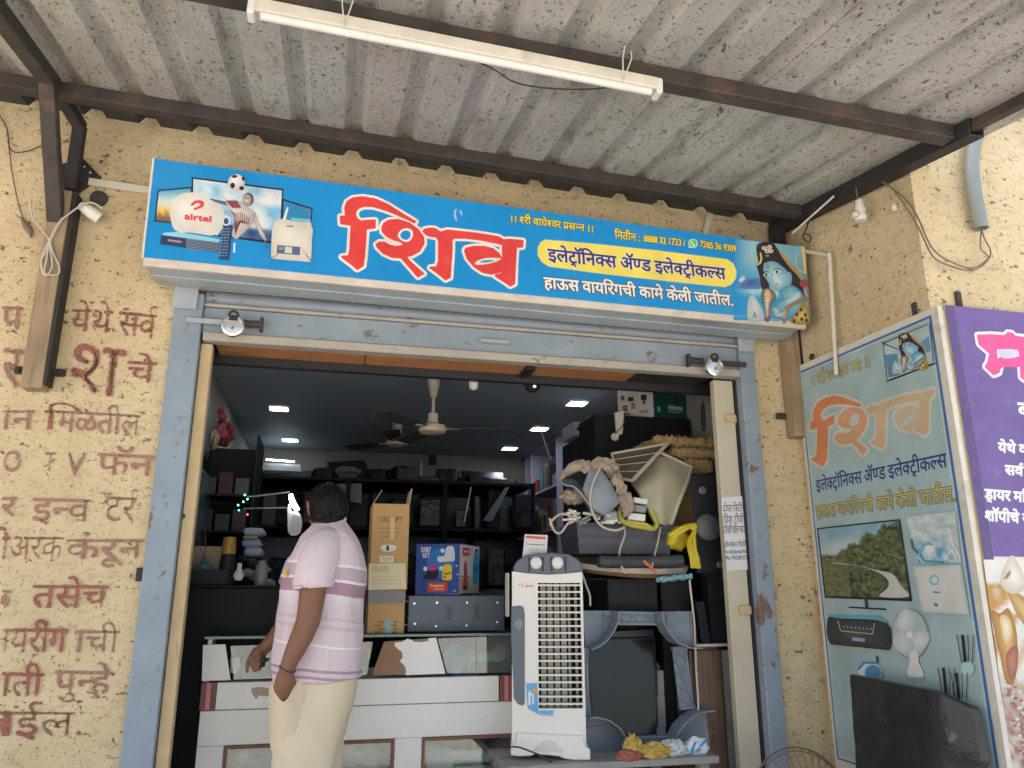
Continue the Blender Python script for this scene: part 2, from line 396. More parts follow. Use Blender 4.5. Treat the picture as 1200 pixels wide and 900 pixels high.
mat('blue_steel', (.245, .30, .365), .5, var=.10, vscale=5, bump=.0005, bscale=60, spots=[
    ((.17, .09, .05, .9), 7, .615, .02, (1, 1, .7)), ((.19, .12, .08, .85), 20, .635, .025, (1, 1, .8)), ((.18, .12, .09, .9), 45, .65, .03, (1, 1, .6)), ((.22, .25, .27, .55), 2.5, .50, .2, (1, 1, .4))])
mat('shutter_paint', (.25, .305, .355), .45, var=.10, vscale=4, spots=[((.15, .09, .055, .8), 16, .62, .03, (.6, 1, 1)), ((.23, .25, .26, .6), 2.2, .50, .2, (.5, 1, 2))])
mat('shutter_lip', (.40, .365, .31), .55, var=.12, vscale=6, spots=[((.14, .09, .06, .8), 11, .63, .05, (.5, 1, 1))])
mat('galvanised', (.42, .47, .50), .42, metal=.3, var=.1, vscale=4, spots=[((.27, .24, .2, .5), 3, .55, .15, (.5, 1, 1))])
mat('white_plastic', (.74, .72, .68), .4, var=.05)
mat('old_white', (.66, .62, .54), .5, var=.1, vscale=9, spots=[((.30, .24, .18, .5), 7, .6, .12, (1, 1, 1))])
mat('chrome', (.78, .78, .80), .22, metal=.9, var=.05)
mat('pipe_grey', (.26, .28, .28), .5, var=.08)
mat('wire_dark', (.05, .04, .04), .6)
mat('wire_white', (.55, .52, .46), .55)
mat('wire_brown', (.20, .15, .11), .6)

# ================================================================ ground and plinth
struct(build(MB().grid(lambda u, v: Vector(((u-.5)*900, (v-.5)*900, 0)), 4, 4), 'ground', 'concrete'))
struct(bx('plinth', (-6, -.75, .004), (2.45, 4.35, .30), 'plinth_stone', bevel=.012))

# ================================================================ building
bld = thing('shop_building', 'cream stucco shop building with a stepped front and dark mould specks', 'building', (0, 0, 0))
def wallgrid(mb, p, du, dv, nu, nv, nrm, amp):
    p, du, dv, nrm = map(Vector, (p, du, dv, nrm))
    def fn(u, v):
        q = p + du*u + dv*v
        e = 1 if 0 < u < 1 and 0 < v < 1 else 0
        return q + nrm*e*amp*(noise.noise(q*2.3)+.5*noise.noise(q*9))
    mb.grid(fn, nu, nv)
w = MB(); w.box((-6, .012, 0), (-.728, .16, 6.2)); wallgrid(w, (-6, 0, 0), (5.272, 0, 0), (0, 0, 6.2), 110, 130, (0, -1, 0), .004)
w.box((-.728, .012, 2.86), (2.19, .16, 6.2)); wallgrid(w, (-.728, 0, 2.86), (2.918, 0, 0), (0, 0, 3.34), 60, 70, (0, -1, 0), .004)
w.box((2.19, .012, 0), (2.45, .16, 6.2)); wallgrid(w, (2.19, 0, 0), (.26, 0, 0), (0, 0, 6.2), 8, 120, (0, -1, 0), .004)
build(w, 'facade_wall', STUCCO, bld, smooth=50)
w = MB(); w.box((2.462, -.99, 0), (6, .16, 6.2)); wallgrid(w, (2.45, .0, 0), (0, -1.002, 0), (0, 0, 6.2), 26, 130, (-1, 0, 0), .004)
wallgrid(w, (2.45, -1.002, 0), (3.55, 0, 0), (0, 0, 6.2), 80, 130, (0, -1, 0), .004)
build(w, 'pier_wall', STUCCO, bld, smooth=50)
bx('inner_wall', (-.92, .162, .30), (-.76, 4.2, 2.86), 'inner_wall', bld, 0)
bx('inner_wall', (2.28, .162, .30), (2.43, 4.2, 2.86), 'inner_wall', bld, 0)
bx('inner_wall', (-.92, 4.202, .30), (2.43, 4.34, 2.86), 'inner_wall', bld, 0)
bx('shop_ceiling', (-.92, .165, 2.862), (2.43, 4.34, 3.0), 'ceiling_paint', bld, 0)
bx('flat_roof', (-6, .162, 6.0), (6, 4.36, 6.2), 'concrete', bld, 0)
bx('rear_wall', (-6, 4.362, 0), (6, 4.5, 6.2), 'concrete', bld, 0)
bx('outer_side_wall', (-6.15, .0, 0), (-6.002, 4.36, 6.2), 'concrete', bld, 0)
build(MB().tube([PY(214, 605, -.004), PY(214, 605, .02)], .012, 8), 'wall_hole_plug', 'black_paint', bld)

# red hand-painted lettering, half worn off, on the stucco
RED = (.44, .17, .14); RED2 = (.48, .27, .21)
def wall_text(t, x0, y0, x1, y1, h, c=RED2, b=.004):
    wp = Print((0, -.007, 0), (0, -1, 0)); wp.text(t, (x0, y0), (x1, y1), (x0+h*.12, y0-h), c, b*.55); wp.build('painted_word', print_mat('worn_paint', .85, worn=(34, .485)), bld)
wall_text('प', 0, 385, 24, 386, 26); wall_text('येथे', 82, 388, 129, 390, 26, RED, .005); wall_text('सव`', 137, 392, 181, 396, 27, RED, .005)
wall_text('ा', 62, 388, 76, 388, 24)
wall_text('श', 76, 458, 140, 466, 56, RED, .009); wall_text('चे', 147, 447, 180, 449, 24, RED, .005); wall_text('र', 0, 452, 22, 454, 44, RED2, .008)
wall_text('ान', 0, 503, 38, 503, 22); wall_text('ि', 50, 503, 66, 503, 22, RED); wall_text('मळतील', 66, 505, 163, 510, 24)
wall_text('O', 2, 552, 24, 553, 22); wall_text('T', 50, 552, 64, 552, 20); wall_text('V', 76, 556, 98, 557, 24); wall_text('फॅन', 112, 555, 178, 558, 24)
wall_text('र', 0, 605, 17, 605, 22); wall_text('इन~व', 36, 610, 104, 611, 26); wall_text('टर`', 122, 610, 157, 611, 28)
wall_text('ोअरक', 0, 655, 72, 655, 26, RED); wall_text('करून', 75, 655, 166, 655, 23)
wall_text('क', 0, 712, 10, 712, 20); wall_text('तसेच', 36, 712, 124, 712, 26, RED)
wall_text('ायरींग', 0, 764, 76, 764, 27, RED, .005); wall_text('ाची', 86, 764, 138, 764, 25)
wall_text('ाती', 0, 815, 48, 816, 27, RED, .005); wall_text('पुन~हे', 62, 812, 128, 813, 26)
wall_text('ाईल.', 0, 862, 98, 862, 28, RED, .005); wall_text('ज', -12, 862, 6, 862, 28, RED, .005)

# ================================================================ canopy
SLX, SLY = -.040, .172
def pz(x, y): return 3.5604 + SLX*x + SLY*(y+.30)            # centre line of the purlins
can = thing('canopy', 'corrugated sheet metal canopy on rusty steel beams above the shop front', 'canopy', (0, -1, 3.5))
PER = .24; prof = [(0, 0), (.142, 0), (.168, .036), (.214, .036), (.24, 0)]
def sheet(x0, nper, dz, y0=-.006, y1=-2.5):
    pts = []
    for k in range(nper):
        for (a, h) in prof[:-1]: pts.append((x0 + k*PER + a, h))
    pts.append((x0 + nper*PER, 0)); pts.append((x0 + nper*PER + .08, 0))
    NV = 24; n = len(pts); vs = []; fs = []
    for top in (0, .0009):
        for j in range(NV+1):
            y = y0 + (y1-y0)*j/NV
            for (x, h) in pts:
                s = .0035*noise.noise(Vector((x*2.5, y*2, 3)))
                vs.append((x, y, pz(x, y) + .034 + dz + h + s + top))
    T = n*(NV+1)
    for j in range(NV):
        for i in range(n-1):
            a = j*n+i; fs.append((a, a+n, a+n+1, a+1)); fs.append((T+a, T+a+1, T+a+n+1, T+a+n))
    for i in range(n-1): fs.append((i, i+1, T+i+1, T+i)); a = NV*n+i; fs.append((a, T+a, T+a+1, a+1))
    return MB().add(vs, fs)
x = 2.55 - .24*4 - .08; k = 0
while x > -4.5:
    build(sheet(x, 4, .0035*(k % 2)), 'roof_sheet', 'sheet_metal', can); x -= .96; k += 1
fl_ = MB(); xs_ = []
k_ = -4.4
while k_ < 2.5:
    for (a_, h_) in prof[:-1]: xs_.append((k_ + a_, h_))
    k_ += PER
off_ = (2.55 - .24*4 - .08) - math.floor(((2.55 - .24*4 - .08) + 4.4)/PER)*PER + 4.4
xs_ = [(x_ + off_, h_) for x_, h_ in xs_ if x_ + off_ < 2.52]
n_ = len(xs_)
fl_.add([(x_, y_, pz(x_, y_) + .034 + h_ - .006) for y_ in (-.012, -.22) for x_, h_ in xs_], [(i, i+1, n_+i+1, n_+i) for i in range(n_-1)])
build(fl_, 'shade_grime_strip', mat('shade_grime', (.055, .052, .048), .8, var=.3, vscale=12), can)  # added dark strip: shade plus grime coloured in where the sheets meet the wall
def beam(name, p, q, s, m, parent=can): return build(MB().bar(p, q, s, s), name, m, parent, bevel=.004)
beam('purlin', (-4.4, -.30, pz(-4.4, -.30)), (2.364, -.30, pz(2.364, -.30)), .064, 'rusty_steel')
beam('purlin', (-4.4, -1.32, pz(-4.4, -1.32)), (2.364, -1.32, pz(2.364, -1.32)), .066, 'rusty_steel')
beam('purlin', (-4.4, -2.3, pz(-4.4, -2.3)), (2.50, -2.3, pz(2.5, -2.3)), .06, 'rusty_steel')
# side beam: hollow square tube, its open end showing
def hollow(mb, p, q, s, t):
    p, q = Vector(p), Vector(q); a, b = frame_from(q-p)
    for sa, sb, w_, h_ in ((1, 0, t, s), (-1, 0, t, s), (0, 1, s-2*t, t), (0, -1, s-2*t, t)):
        o = a*sa*(s-t)/2 + b*sb*(s-t)/2; mb.bar(p+o, q+o, w_, h_)
sb = MB(); d0, d1 = .055, .058
hollow(sb, (2.40, -.01, pz(2.4, -.01)-.003), (2.40, -1.42, pz(2.4, -1.42)-.003), .070, .006)
build(sb, 'side_beam', 'dark_steel', can)
build(MB().bar((2.40, -1.39, pz(2.4, -1.39)+.01), (2.40, -2.45, pz(2.4, -2.45)+.01), .04, .04), 'side_beam', 'rusty_steel', can)
beam('side_beam', (-1.25, -.36, pz(-1.25, -.36)), (-1.25, -2.4, pz(-1.25, -2.4)), .064, 'rusty_steel')
# left bracket: brace bending down to the wall post, dark strut and gusset plate
br = MB().bar((-1.25, -.41, 3.58), (-1.25, -.235, 3.32), .062, .055).bar((-1.25, -.24, 3.335), (-1.252, -.07, 3.10), .062, .055)
build(br, 'brace', 'rusty_steel', can, bevel=.004)
st = MB().bar(PY(72, 112, -.26), PY(95, 150, -.10), .05, .05).bar(PY(94, 146, -.10), PY(83, 222, -.05), .05, .05)
build(st, 'strut', 'dark_steel', can, bevel=.003)
build(MB().prism([PY(*p, -.016) for p in [(118, 207), (96, 184), (53, 199), (84, 231)]], (0, .014, 0)), 'gusset_plate', 'dark_steel', can)
for p in [(106, 203), (99, 196)]: build(MB().lathe([(.008, 0), (.008, .012), (.0, .014)], 6, Matrix.Translation(PY(*p, -.016)) @ Matrix.Rotation(R(90), 4, 'X')), 'bolt', 'chrome', can)
build(MB().bar((2.38, -.06, 3.50), (2.38, -.06, 3.36), .07, .06), 'corner_block', 'dark_steel', can)
for k_ in range(9): build(MB().bar((-1.0+k_*.4, -.30, pz(-1.0+k_*.4, -.3)+.03), (-1.0+k_*.4, -.30, pz(-1.0+k_*.4, -.3)+.058), .010, .010), 'hook_bolt', 'rusty_steel', can)
def post(name, top, bot, xw, label, lug):
    t = thing(name, label, 'post', (top.x, -.03, bot.z))
    build(MB().bar(Vector((top.x, -.045, top.z)), Vector((bot.x, -.045, bot.z)), xw, .085, up=Vector((0, 1, 0))), 'timber', 'raw_timber', t, bevel=.004)
    build(MB().box((top.x+xw/2+.0015, -.085, bot.z+.02), (top.x+xw/2+.022, -.002, top.z)), 'shaded_side', 'dark_steel', t, bevel=.002)  # added dark strip, gives the post's right face its shade by colour
    for s in (-1, 1):
        c = Vector((bot.x + s*(xw/2 + .028), -.01, bot.z + lug))
        build(MB().bar(c - Vector((s*.038, 0, 0)), c + Vector((s*.03, 0, 0)), .018, .034), 'lug', 'rusty_steel', t, bevel=.006)
        build(MB().lathe([(.011, 0), (.011, .011), (.006, .013)], 6, Matrix.Translation(c + Vector((s*.012, -.008, 0))) @ Matrix.Rotation(R(90), 4, 'X')), 'bolt', 'dark_steel', t)
    return t
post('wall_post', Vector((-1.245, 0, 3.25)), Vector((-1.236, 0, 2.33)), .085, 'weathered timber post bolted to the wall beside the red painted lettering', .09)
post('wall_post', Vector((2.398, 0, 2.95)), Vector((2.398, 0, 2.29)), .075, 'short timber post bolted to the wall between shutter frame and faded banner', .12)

# ================================================================ tube light along the front purlin
a, b = PY(296, 9, -1.37), PY(769, 102, -1.37)
tl = thing('tube_light', 'unlit white fluorescent tube fitting tied under the front canopy beam', 'light fitting', (a+b)/2)
dirx = (b-a).normalized(); s_, u_ = frame_from(dirx)
build(MB().bar(a, b, .055, .050), 'housing', 'old_white', tl, bevel=.006)
build(MB().tube([a + dirx*.03 + Vector((0, -.016, -.037)), b - dirx*.03 + Vector((0, -.016, -.037))], .0145, 12), 'tube', 'white_plastic', tl, smooth=60)
for q in (a, b): build(MB().bar(q - dirx*.012 - Vector((0, .006, .014)), q + dirx*.012 - Vector((0, .006, .014)), .058, .062), 'end_cap', 'white_plastic', tl, bevel=.006)
for px, py in ((404, 28), (728, 92)):
    c = PY(px, py, -1.38)
    build(MB().tube([c + Vector((0, -.02, -.03)), c + Vector((-.012, -.05, .04)), c + Vector((-.006, -.06, .09))], .0022, 5).tube([c + Vector((.0, -.02, -.02)), c + Vector((.022, -.05, .05)), c + Vector((.02, -.05, .08))], .0022, 5), 'tie_wire', 'wire_white', tl)
lw = MB().tube(catmull([PY(555, 70, -1.33), PY(580, 82, -1.28), PY(605, 97, -1.22), PY(650, 104, -1.2), PY(700, 104, -1.24), PY(735, 98, -1.33)], 5), .0028, 6)
one(lw, 'light_cable', 'wire_dark', 'thin dark cable drooping beneath the fluorescent tube fitting', 'cable')
# ================================================================ roller shutter with its frame
fr = thing('shutter_frame', 'rust-chipped pale blue steel frame around the shop opening', 'door frame', (.73, 0, .3))
def jamb(x0, x1):
    build(MB().box((x0, -.035, .302), (x1, .09, 2.83)), 'jamb', 'blue_steel', fr, bevel=.004)
jamb(-.727, -.605); jamb(2.10, 2.189)
bx('jamb_cap', (-.735, -.05, 2.745), (-.63, -.037, 2.855), 'galvanised', fr, .003)
bx('jamb_cap', (2.095, -.05, 2.745), (2.19, -.037, 2.845), 'galvanised', fr, .003)
bx('hinge_tab', (-.752, -.03, 1.545), (-.728, -.004, 1.60), 'dark_steel', fr, .003)
sh = thing('roller_shutter', 'grey-blue roller shutter raised so only its lowest slats and rail show', 'shutter', (.73, 0, 2.6))
X0, X1 = -.604, 2.099
def slat(z0, z1, yb, bulge):
    mb = MB(); n = 7; vs = []
    for X in (X0, X1):
        for i in range(n+1):
            t = i/n; vs.append((X, yb - bulge*math.sin(math.pi*t), z0 + (z1-z0)*t))
    m_ = n+1; fs = [(i, i+m_, i+m_+1, i+1) for i in range(n)]
    return mb.add(vs, fs).box((X0, yb+.002, z0), (X1, yb+.006, z1))
for i in range(6): build(slat(2.795 + i*.076, 2.867 + i*.076, .012, .016), 'slat', 'shutter_paint', sh, smooth=60)
build(MB().box((X0, -.012, 2.648), (X1, .02, 2.772)), 'bottom_rail', 'shutter_paint', sh, bevel=.003)
build(MB().box((X0, -.022, 2.774), (X1, .02, 2.789)), 'rail_lip', 'shutter_lip', sh, bevel=.002)
build(MB().box((X0+.01, -.034, 2.606), (X1, .028, 2.647)), 'rail_lip', 'shutter_lip', sh, bevel=.004)
h = PY(580, 401, -.035)
build(MB().box((h.x-.075, -.04, h.z-.004), (h.x+.075, -.013, h.z+.018)), 'pull_handle', 'galvanised', sh, bevel=.006)
for s, lx in ((-1, -.55), (1, 2.03)):
    c = Vector((lx, -.045, 2.693 if s < 0 else 2.672))
    mb = MB().box((c.x - (.12 if s < 0 else .13), -.052, c.z-.013), (c.x + (.17 if s < 0 else .10), -.036, c.z+.013))
    build(mb, 'hasp', 'galvanised' if s < 0 else 'rusty_steel', sh, bevel=.003)
    e = Vector((-.385 if s < 0 else 1.835, -.05, c.z))
    build(MB().tube([e - Vector((.045, 0, 0)), e + Vector((.04, 0, 0))], .017, 10), 'bolt', 'rusty_steel', sh, smooth=40)
    build(MB().box((e.x + (.035 if s < 0 else -.05), -.068, e.z-.034), (e.x + (.05 if s < 0 else -.035), -.034, e.z+.034)), 'stop_plate', 'rusty_steel', sh, bevel=.003)

def padlock(px, py, label):
    c = PY(px, py, -.085); t = thing('disc_padlock', label, 'padlock', c - Vector((0, 0, .052)), 'disc padlocks on the shutter rail')
    M = Matrix.Translation(c) @ Matrix.Rotation(R(90), 4, 'X')
    build(MB().lathe([(.030, -.016), (.050, -.012), (.052, -.006), (.052, .004), (.049, .010), (.040, .013), (.038, .011), (.030, .012), (0, .0125)], 28, M), 'body', 'chrome', t, smooth=35)
    build(MB().tube(catmull([c + Vector((-.016, -.004, .028)), c + Vector((-.018, -.012, .055)), c + Vector((0, -.014, .066)), c + Vector((.018, -.010, .055)), c + Vector((.016, -.004, .028))], 5), .006, 8), 'shackle', 'dark_steel', t, smooth=60)
    build(MB().box((c.x-.018, c.y-.0135, c.z+.022), (c.x+.018, c.y-.010, c.z+.048)), 'shackle_recess', 'black_paint', t, bevel=.004)
    build(MB().lathe([(.009, 0), (.009, .003), (0, .0035)], 12, Matrix.Translation(c + Vector((0, -.0125, -.012))) @ Matrix.Rotation(R(90), 4, 'X')), 'key_boss', 'galvanised', t)
    build(MB().box((c.x-.002, c.y-.0165, c.z-.019), (c.x+.002, c.y-.0150, c.z-.006)), 'keyhole', 'black_paint', t)
padlock(273, 382, 'round steel disc padlock on the hasp beside the timber-lined jamb')
padlock(837, 430, 'round steel disc padlock on the hasp above the cream board')

# ---------------------------------------------------------------- timber lining, header panel, cream board
one(MB().box((-.602, .0, .302), (-.552, .06, 2.60)), 'timber_strip', 'pale_timber', 'tall raw timber strip lining the blue jamb beside the dark cabinet', 'timber strip', bevel=.003)
hd = thing('header_panel', 'orange plywood header with black metal frame under the shutter', 'panel', (.73, .2, 2.6))
for x0, x1 in ((-.55, .14), (.145, .95), (1.0, 1.55)):
    bx('plywood', (x0, .07, 2.618), (x1, .235, 2.63), 'ply_orange', hd, .001)
bx('plywood', (1.555, .07, 2.618), (1.97, .235, 2.63), 'dark_steel', hd, .001)
bx('frame_bar', (-.60, .236, 2.575), (2.10, .276, 2.632), 'black_paint', hd, .003)
bx('frame_bar', (.952, .068, 2.598), (.998, .234, 2.634), 'black_paint', hd, .003)
bx('backing_board', (-.60, .277, 2.62), (2.10, .29, 2.86), 'black_paint', hd, 0)
mat('cream_board', (.53, .47, .36), .6, var=.08, vscale=3, bump=.0008, bscale=20, spots=[((.40, .30, .18, .5), 3, .60, .1, (3, 3, .7)), ((.30, .22, .12, .6), 14, .70, .03, (1, 1, 1))])
cb = thing('cream_board', 'cream painted upright board inside the right jamb with a pasted notice', 'board', (2.06, .06, .3))
build(MB().box((1.972, .03, .302), (2.085, .075, 2.60)), 'board', 'cream_board', cb, bevel=.004)
build(MB().box((2.087, .02, .302), (2.099, .09, 2.60)), 'edge_strip', 'black_paint', cb)
for z in (2.39, 1.415): bx('peg', (2.02, .012, z-.022), (2.084, .0285, z+.022), 'pale_timber', cb, .004)
# notice pasted on the board
nt_ = Print((0, .027, 0), (0, -1, 0))
A, B, C, D = (845, 583), (876, 581), (883, 667), (852, 669)
nt_.poly([A, B, C, D], (.70, .70, .72))
for i, (t, y, x0, x1, h) in enumerate([('दोघर फिटिंग', 600, 847, 873, 8), ('डिश टीवी', 613, 848, 871, 8), ('टीव्ही वॉल माउंट', 625, 848, 876, 8), ('होलसेल फिटिंग', 641, 849, 877, 5), ('For All Electrical Works', 649, 850, 878, 4), ('Mo. 9922872770', 656, 850, 878, 4)]):
    t = t.replace('फि', 'िफ').replace('टि', 'िट').replace('डि', 'िड').replace('व्ह', 'व~ह')
    nt_.text(t, (x0, y), (x1, y-.8), (x0, y-h), (.10, .10, .13), .0004)
one(nt_.mb, 'paper_notice', print_mat('paper_print', .8), 'white printed paper notice pasted on the cream upright board', 'notice')

# ================================================================ shop sign
sg = thing('shop_sign', 'long blue shop sign box with big red lettering above the shutter', 'sign', (.76, -.16, 2.84))
SY = -.27
q = [PY(181, 186, SY), PY(168, 303, SY), PY(945, 379, SY), PY(943, 290, SY)]
mid_t = PY(560, 237, SY); 
mat('sign_edge', (.60, .54, .48), .6, var=.12, vscale=7, spots=[((.30, .22, .16, .5), 6, .58, .15, (.5, 1, 1))])
bt = [q[1], q[2]]
box_ = MB(); zb = .012
vs = [q[0], q[1], q[2], q[3]]; back = [Vector((v.x, -.055, v.z)) for v in vs]
box_.add(vs + back, [(0, 1, 2, 3), (7, 6, 5, 4), (0, 4, 5, 1), (2, 6, 7, 3), (0, 3, 7, 4), (1, 5, 6, 2)])
build(box_, 'sign_box', 'galvanised', sg)
d = Vector((0, 0, -.026))
lip = MB(); lip.add([q[1]+Vector((0, -.004, .004)), q[2]+Vector((0, -.004, .004)), q[2]+d+Vector((0, .012, 0)), q[1]+d+Vector((0, .012, 0))] + [q[1]+Vector((0, .02, -.001)), q[2]+Vector((0, .02, -.001)), q[2]+d+Vector((0, .03, 0)), q[1]+d+Vector((0, .03, 0))],
    [(0, 1, 2, 3), (4, 7, 6, 5), (3, 2, 6, 7), (0, 4, 5, 1), (0, 3, 7, 4), (1, 5, 6, 2)])
build(lip, 'bottom_lip', 'sign_edge', sg)
un = MB()
for (ya, yb, dz) in ((-.236, -.165, -.020), (-.163, -.095, -.032), (-.093, -.058, -.026)):
    a, b = q[1], q[2]
    un.add([(a.x+.02, ya, a.z+dz), (b.x-.02, ya, b.z+dz), (b.x-.02, yb, b.z+dz-.006), (a.x+.02, yb, a.z+dz-.006), (a.x+.02, ya, a.z+.0), (b.x-.02, ya, b.z), (b.x-.02, yb, b.z), (a.x+.02, yb, a.z)],
        [(0, 1, 2, 3), (4, 7, 6, 5), (0, 4, 5, 1), (1, 5, 6, 2), (2, 6, 7, 3), (3, 7, 4, 0)])
build(un, 'underside_tray', 'galvanised', sg)
SP = Print((0, SY-.003, 0), (0, -1, 0)); BLUE = (.006, .27, .66)
# vinyl face, slightly wavy blue, as its own sheet
fp = MB()
def facept(u, v):
    t = q[0].lerp(q[3], u); b_ = q[1].lerp(q[2], u); p = t.lerp(b_, v)
    return p + Vector((0, -.0022, 0))
mat('blue_vinyl', BLUE, .38, var=.05, vscale=3, spots=[((.10, .36, .62, .35), 2.2, .55, .15, (.6, 1, 1))], bump=.003, bscale=2.5)
build(fp.grid(facept, 40, 8), 'sign_face', 'blue_vinyl', sg)
build(MB().tube([q[0]+Vector((-.003, -.002, 0)), q[1]+Vector((-.003, -.002, 0))], .005, 6), 'edge_trim', 'white_plastic', sg)
# --- big lettering traced from the sign
SHIV = [
 [(88,205),(116,206),(112,160),(125,125),(160,102),(215,96),(290,108),(360,140),(440,190),(520,238),(506,250),(470,232),(400,200),(330,174),(270,157),(220,157),(190,170),(178,195),(186,218),(206,233),(245,228),(290,226),(290,277),(240,284),(236,350),(230,430),(222,490),(185,512),(150,482),(95,441),(96,431),(133,428),(140,400),(148,262),(90,254)],
 [(320,272),(332,245),(365,227),(420,224),(480,244),(530,280),(562,325),(564,365),(538,408),(495,432),(468,438),(482,458),(566,532),(526,555),(452,470),(430,446),(380,443),(330,420),(295,385),(288,365),(310,350),(342,352),(370,368),(410,376),(442,368),(430,356),(390,345),(350,325),(324,298)],
 [(550,295),(560,280),(590,272),(625,275),(655,294),(690,283),(760,290),(850,300),(930,312),(985,322),(1010,338),(1040,335),(1122,342),(1118,385),(1084,386),(1078,480),(1074,590),(1045,605),(1010,580),(956,546),(965,534),(992,530),(1000,430),(998,372),(960,362),(880,346),(800,336),(735,335),(722,342),(722,400),(715,500),(712,555),(680,570),(645,540),(590,500),(596,492),(630,490),(640,455),(640,345),(626,328),(600,326),(575,318)],
 [(785,402),(796,385),(840,375),(900,375),(950,388),(985,415),(998,440),(998,515),(985,528),(940,538),(890,528),(840,495),(802,450)]]
HOLES = [[(414,312),(430,288),(460,276),(490,285),(500,310),(488,340),(462,354),(435,345),(418,328)], [(848,470),(870,455),(920,443),(988,445),(984,456),(940,472),(890,481),(853,481)]]
T1 = lambda p: (380 + p[0]/4.8, 210 + p[1]/4.8)
REDL = (.74, .055, .055); WHT = (.80, .77, .72)
for s in SHIV: SP.halo(s, WHT, .0125, T1, 12)
for s in SHIV: SP.poly(s, REDL, T1)
for hI, s in enumerate(HOLES):
    SP.sm(s, WHT, T1); c = (sum(p[0] for p in s)/len(s), sum(p[1] for p in s)/len(s)); kx, ky = (.68, .68) if hI == 0 else (.55, .35)
    SP.sm([(c[0]+(p[0]-c[0])*kx, c[1]+(p[1]-c[1])*ky) for p in s], BLUE, T1)
SP.poly([(730,175),(745,165),(740,200),(748,235),(738,232),(728,205)], (.35, .55, .72), T1); SP.poly([(760,180),(770,170),(778,205),(768,200)], (.35, .55, .72), T1)
SP.build('red_lettering', print_mat('sign_print', .42), sg)
# --- smaller lines
SP = Print((0, SY-.003, 0), (0, -1, 0)); SP.k = 2
YEL = (.86, .66, .06); NAVY = (.035, .025, .19); INK = (.015, .015, .02)
SP.text('।। श~रीवा', (597, 259.5), (628, 263.5), (597, 251), YEL, .0012, (INK, .0025)) if False else None
SP.text('।। श~री वाघेश~वर प^सन~न ।।', (597, 260), (696, 272.5), (597, 252), YEL, .0012, (INK, .0022))
SP.text('िनतीन :', (720.5, 279.2), (750.5, 283), (720.2, 271), YEL, .0012, (INK, .0022))
SP.text('8888 32 1733 /', (754, 283), (803, 288.5), (754, 276.2), YEL, .0016, (INK, .0022))
SP.text('7385 36 9309', (820, 289.4), (863, 295.4), (820, 282.6), YEL, .0016, (INK, .0022))
SP.ell((812, 285.3), 5.6, 5.4, WHT); SP.ell((812, 285.3), 4.7, 4.5, (.12, .60, .22))
SP.line([(810, 282.5), (810.6, 285.2), (814, 287.8)], 1.5, WHT); SP.poly([(807.4, 288), (809, 290.2), (806.4, 291)], WHT)
pill = [(639,281.3),(690,285.5),(770,294),(852,304.3),(859,309),(862.5,317),(862,326),(857,333),(849,336.3),(780,329),(700,320),(643,312),(635,307),(630.5,299),(630.5,290),(634,284)]
SP.halo(pill, (.50, .62, .55), .003); SP.poly(pill, (.88, .74, .13))
SP.text('इलेट^ॉिनक~स ॲण~ड इलेक~ट^ीकल~स', (642.5, 305.2), (850.5, 327.5), (641.8, 292), NAVY, .0022, (WHT, .003))
SP.text('हाऊस वायिरंगची कामे केली जातील.', (638, 337.6), (860, 358.5), (637, 325.3), (.84, .81, .76), .0024, (INK, .0032))
SP.build('white_lettering', 'sign_print', sg)
# --- left picture: televisions, dish, player, box, remote, water heater
SP = Print((0, SY-.003, 0), (0, -1, 0)); SP.k = 2; T2 = lambda p: (165 + p[0]/5.4545, 180 + p[1]/5.4545)
def P_(pts, c): SP.poly(pts, c, T2)
P_([(108,232),(322,212),(322,458),(86,434)], INK); SP.patch([(116,240),(318,222),(318,448),(96,428)], lambda u, v: mixc(mixc(mixc((.06,.34,.56), (.62,.70,.66), v/.38), (.72,.52,.14), (v-.38)/.25), (.22,.12,.08), (v-.66)/.22 + .5*fbm(u*9, v*9, 2)*(v > .5)), 22, 22, T2)
P_([(326,150),(912,226),(892,582),(318,505)], INK); SP.patch([(336,162),(902,236),(886,566),(328,496)], lambda u, v: mixc(mixc((.20,.50,.74), (.78,.82,.82), .55 + 1.1*fbm(u*3.4, v*3, 5)), mixc((.02,.06,.22), (.10,.22,.42), .5+fbm(u*8, v*8)), (v-.76)/.06), 44, 26, T2)
P_([(906,288),(1098,348),(1088,470),(905,440)], INK); P_([(912,300),(1090,356),(1082,440),(912,430)], (.03,.25,.52)); P_([(905,425),(935,340),(945,345),(925,430)], (.7,.8,.85)); P_([(960,410),(1085,420),(1082,445),(960,440)], (.2,.55,.75))
P_([(230,490),(260,480),(292,530),(268,534)], (.65,.72,.74)); P_([(470,515),(520,460),(528,466),(490,525)], (.65,.72,.74))
SP.shade([(188,370),(212,292),(285,252),(390,255),(470,300),(532,380),(524,460),(468,522),(340,508),(228,494),(196,440)], (.82,.79,.73), (.68,.66,.62), T2, (300,360))
SP.sm([(320,326),(345,303),(385,299),(405,318),(398,340),(372,352),(345,362),(340,350),(368,338),(380,322),(360,316),(330,334)], (.74,.06,.06), T2)
SP.text('airtel', T2((280,418)), T2((455,438)), T2((280,384)), (.74,.06,.06), .0022)
P_([(150,506),(240,500),(505,548),(500,572),(130,522)], (.30,.62,.78)); P_([(130,520),(506,570),(500,634),(124,580)], (.02,.05,.13))
for i in range(7): P_([(290+i*0,545+i*10),(500,570+i*9),(500,573+i*9),(290,549+i*10)], (.28,.35,.45))
P_([(175,548),(262,560),(260,572),(174,560)], (.45,.25,.28)); P_([(592,570),(606,570),(604,634),(590,634)], (.6,.75,.85))
P_([(528,456),(584,460),(566,684),(500,676)], (.02,.06,.16))
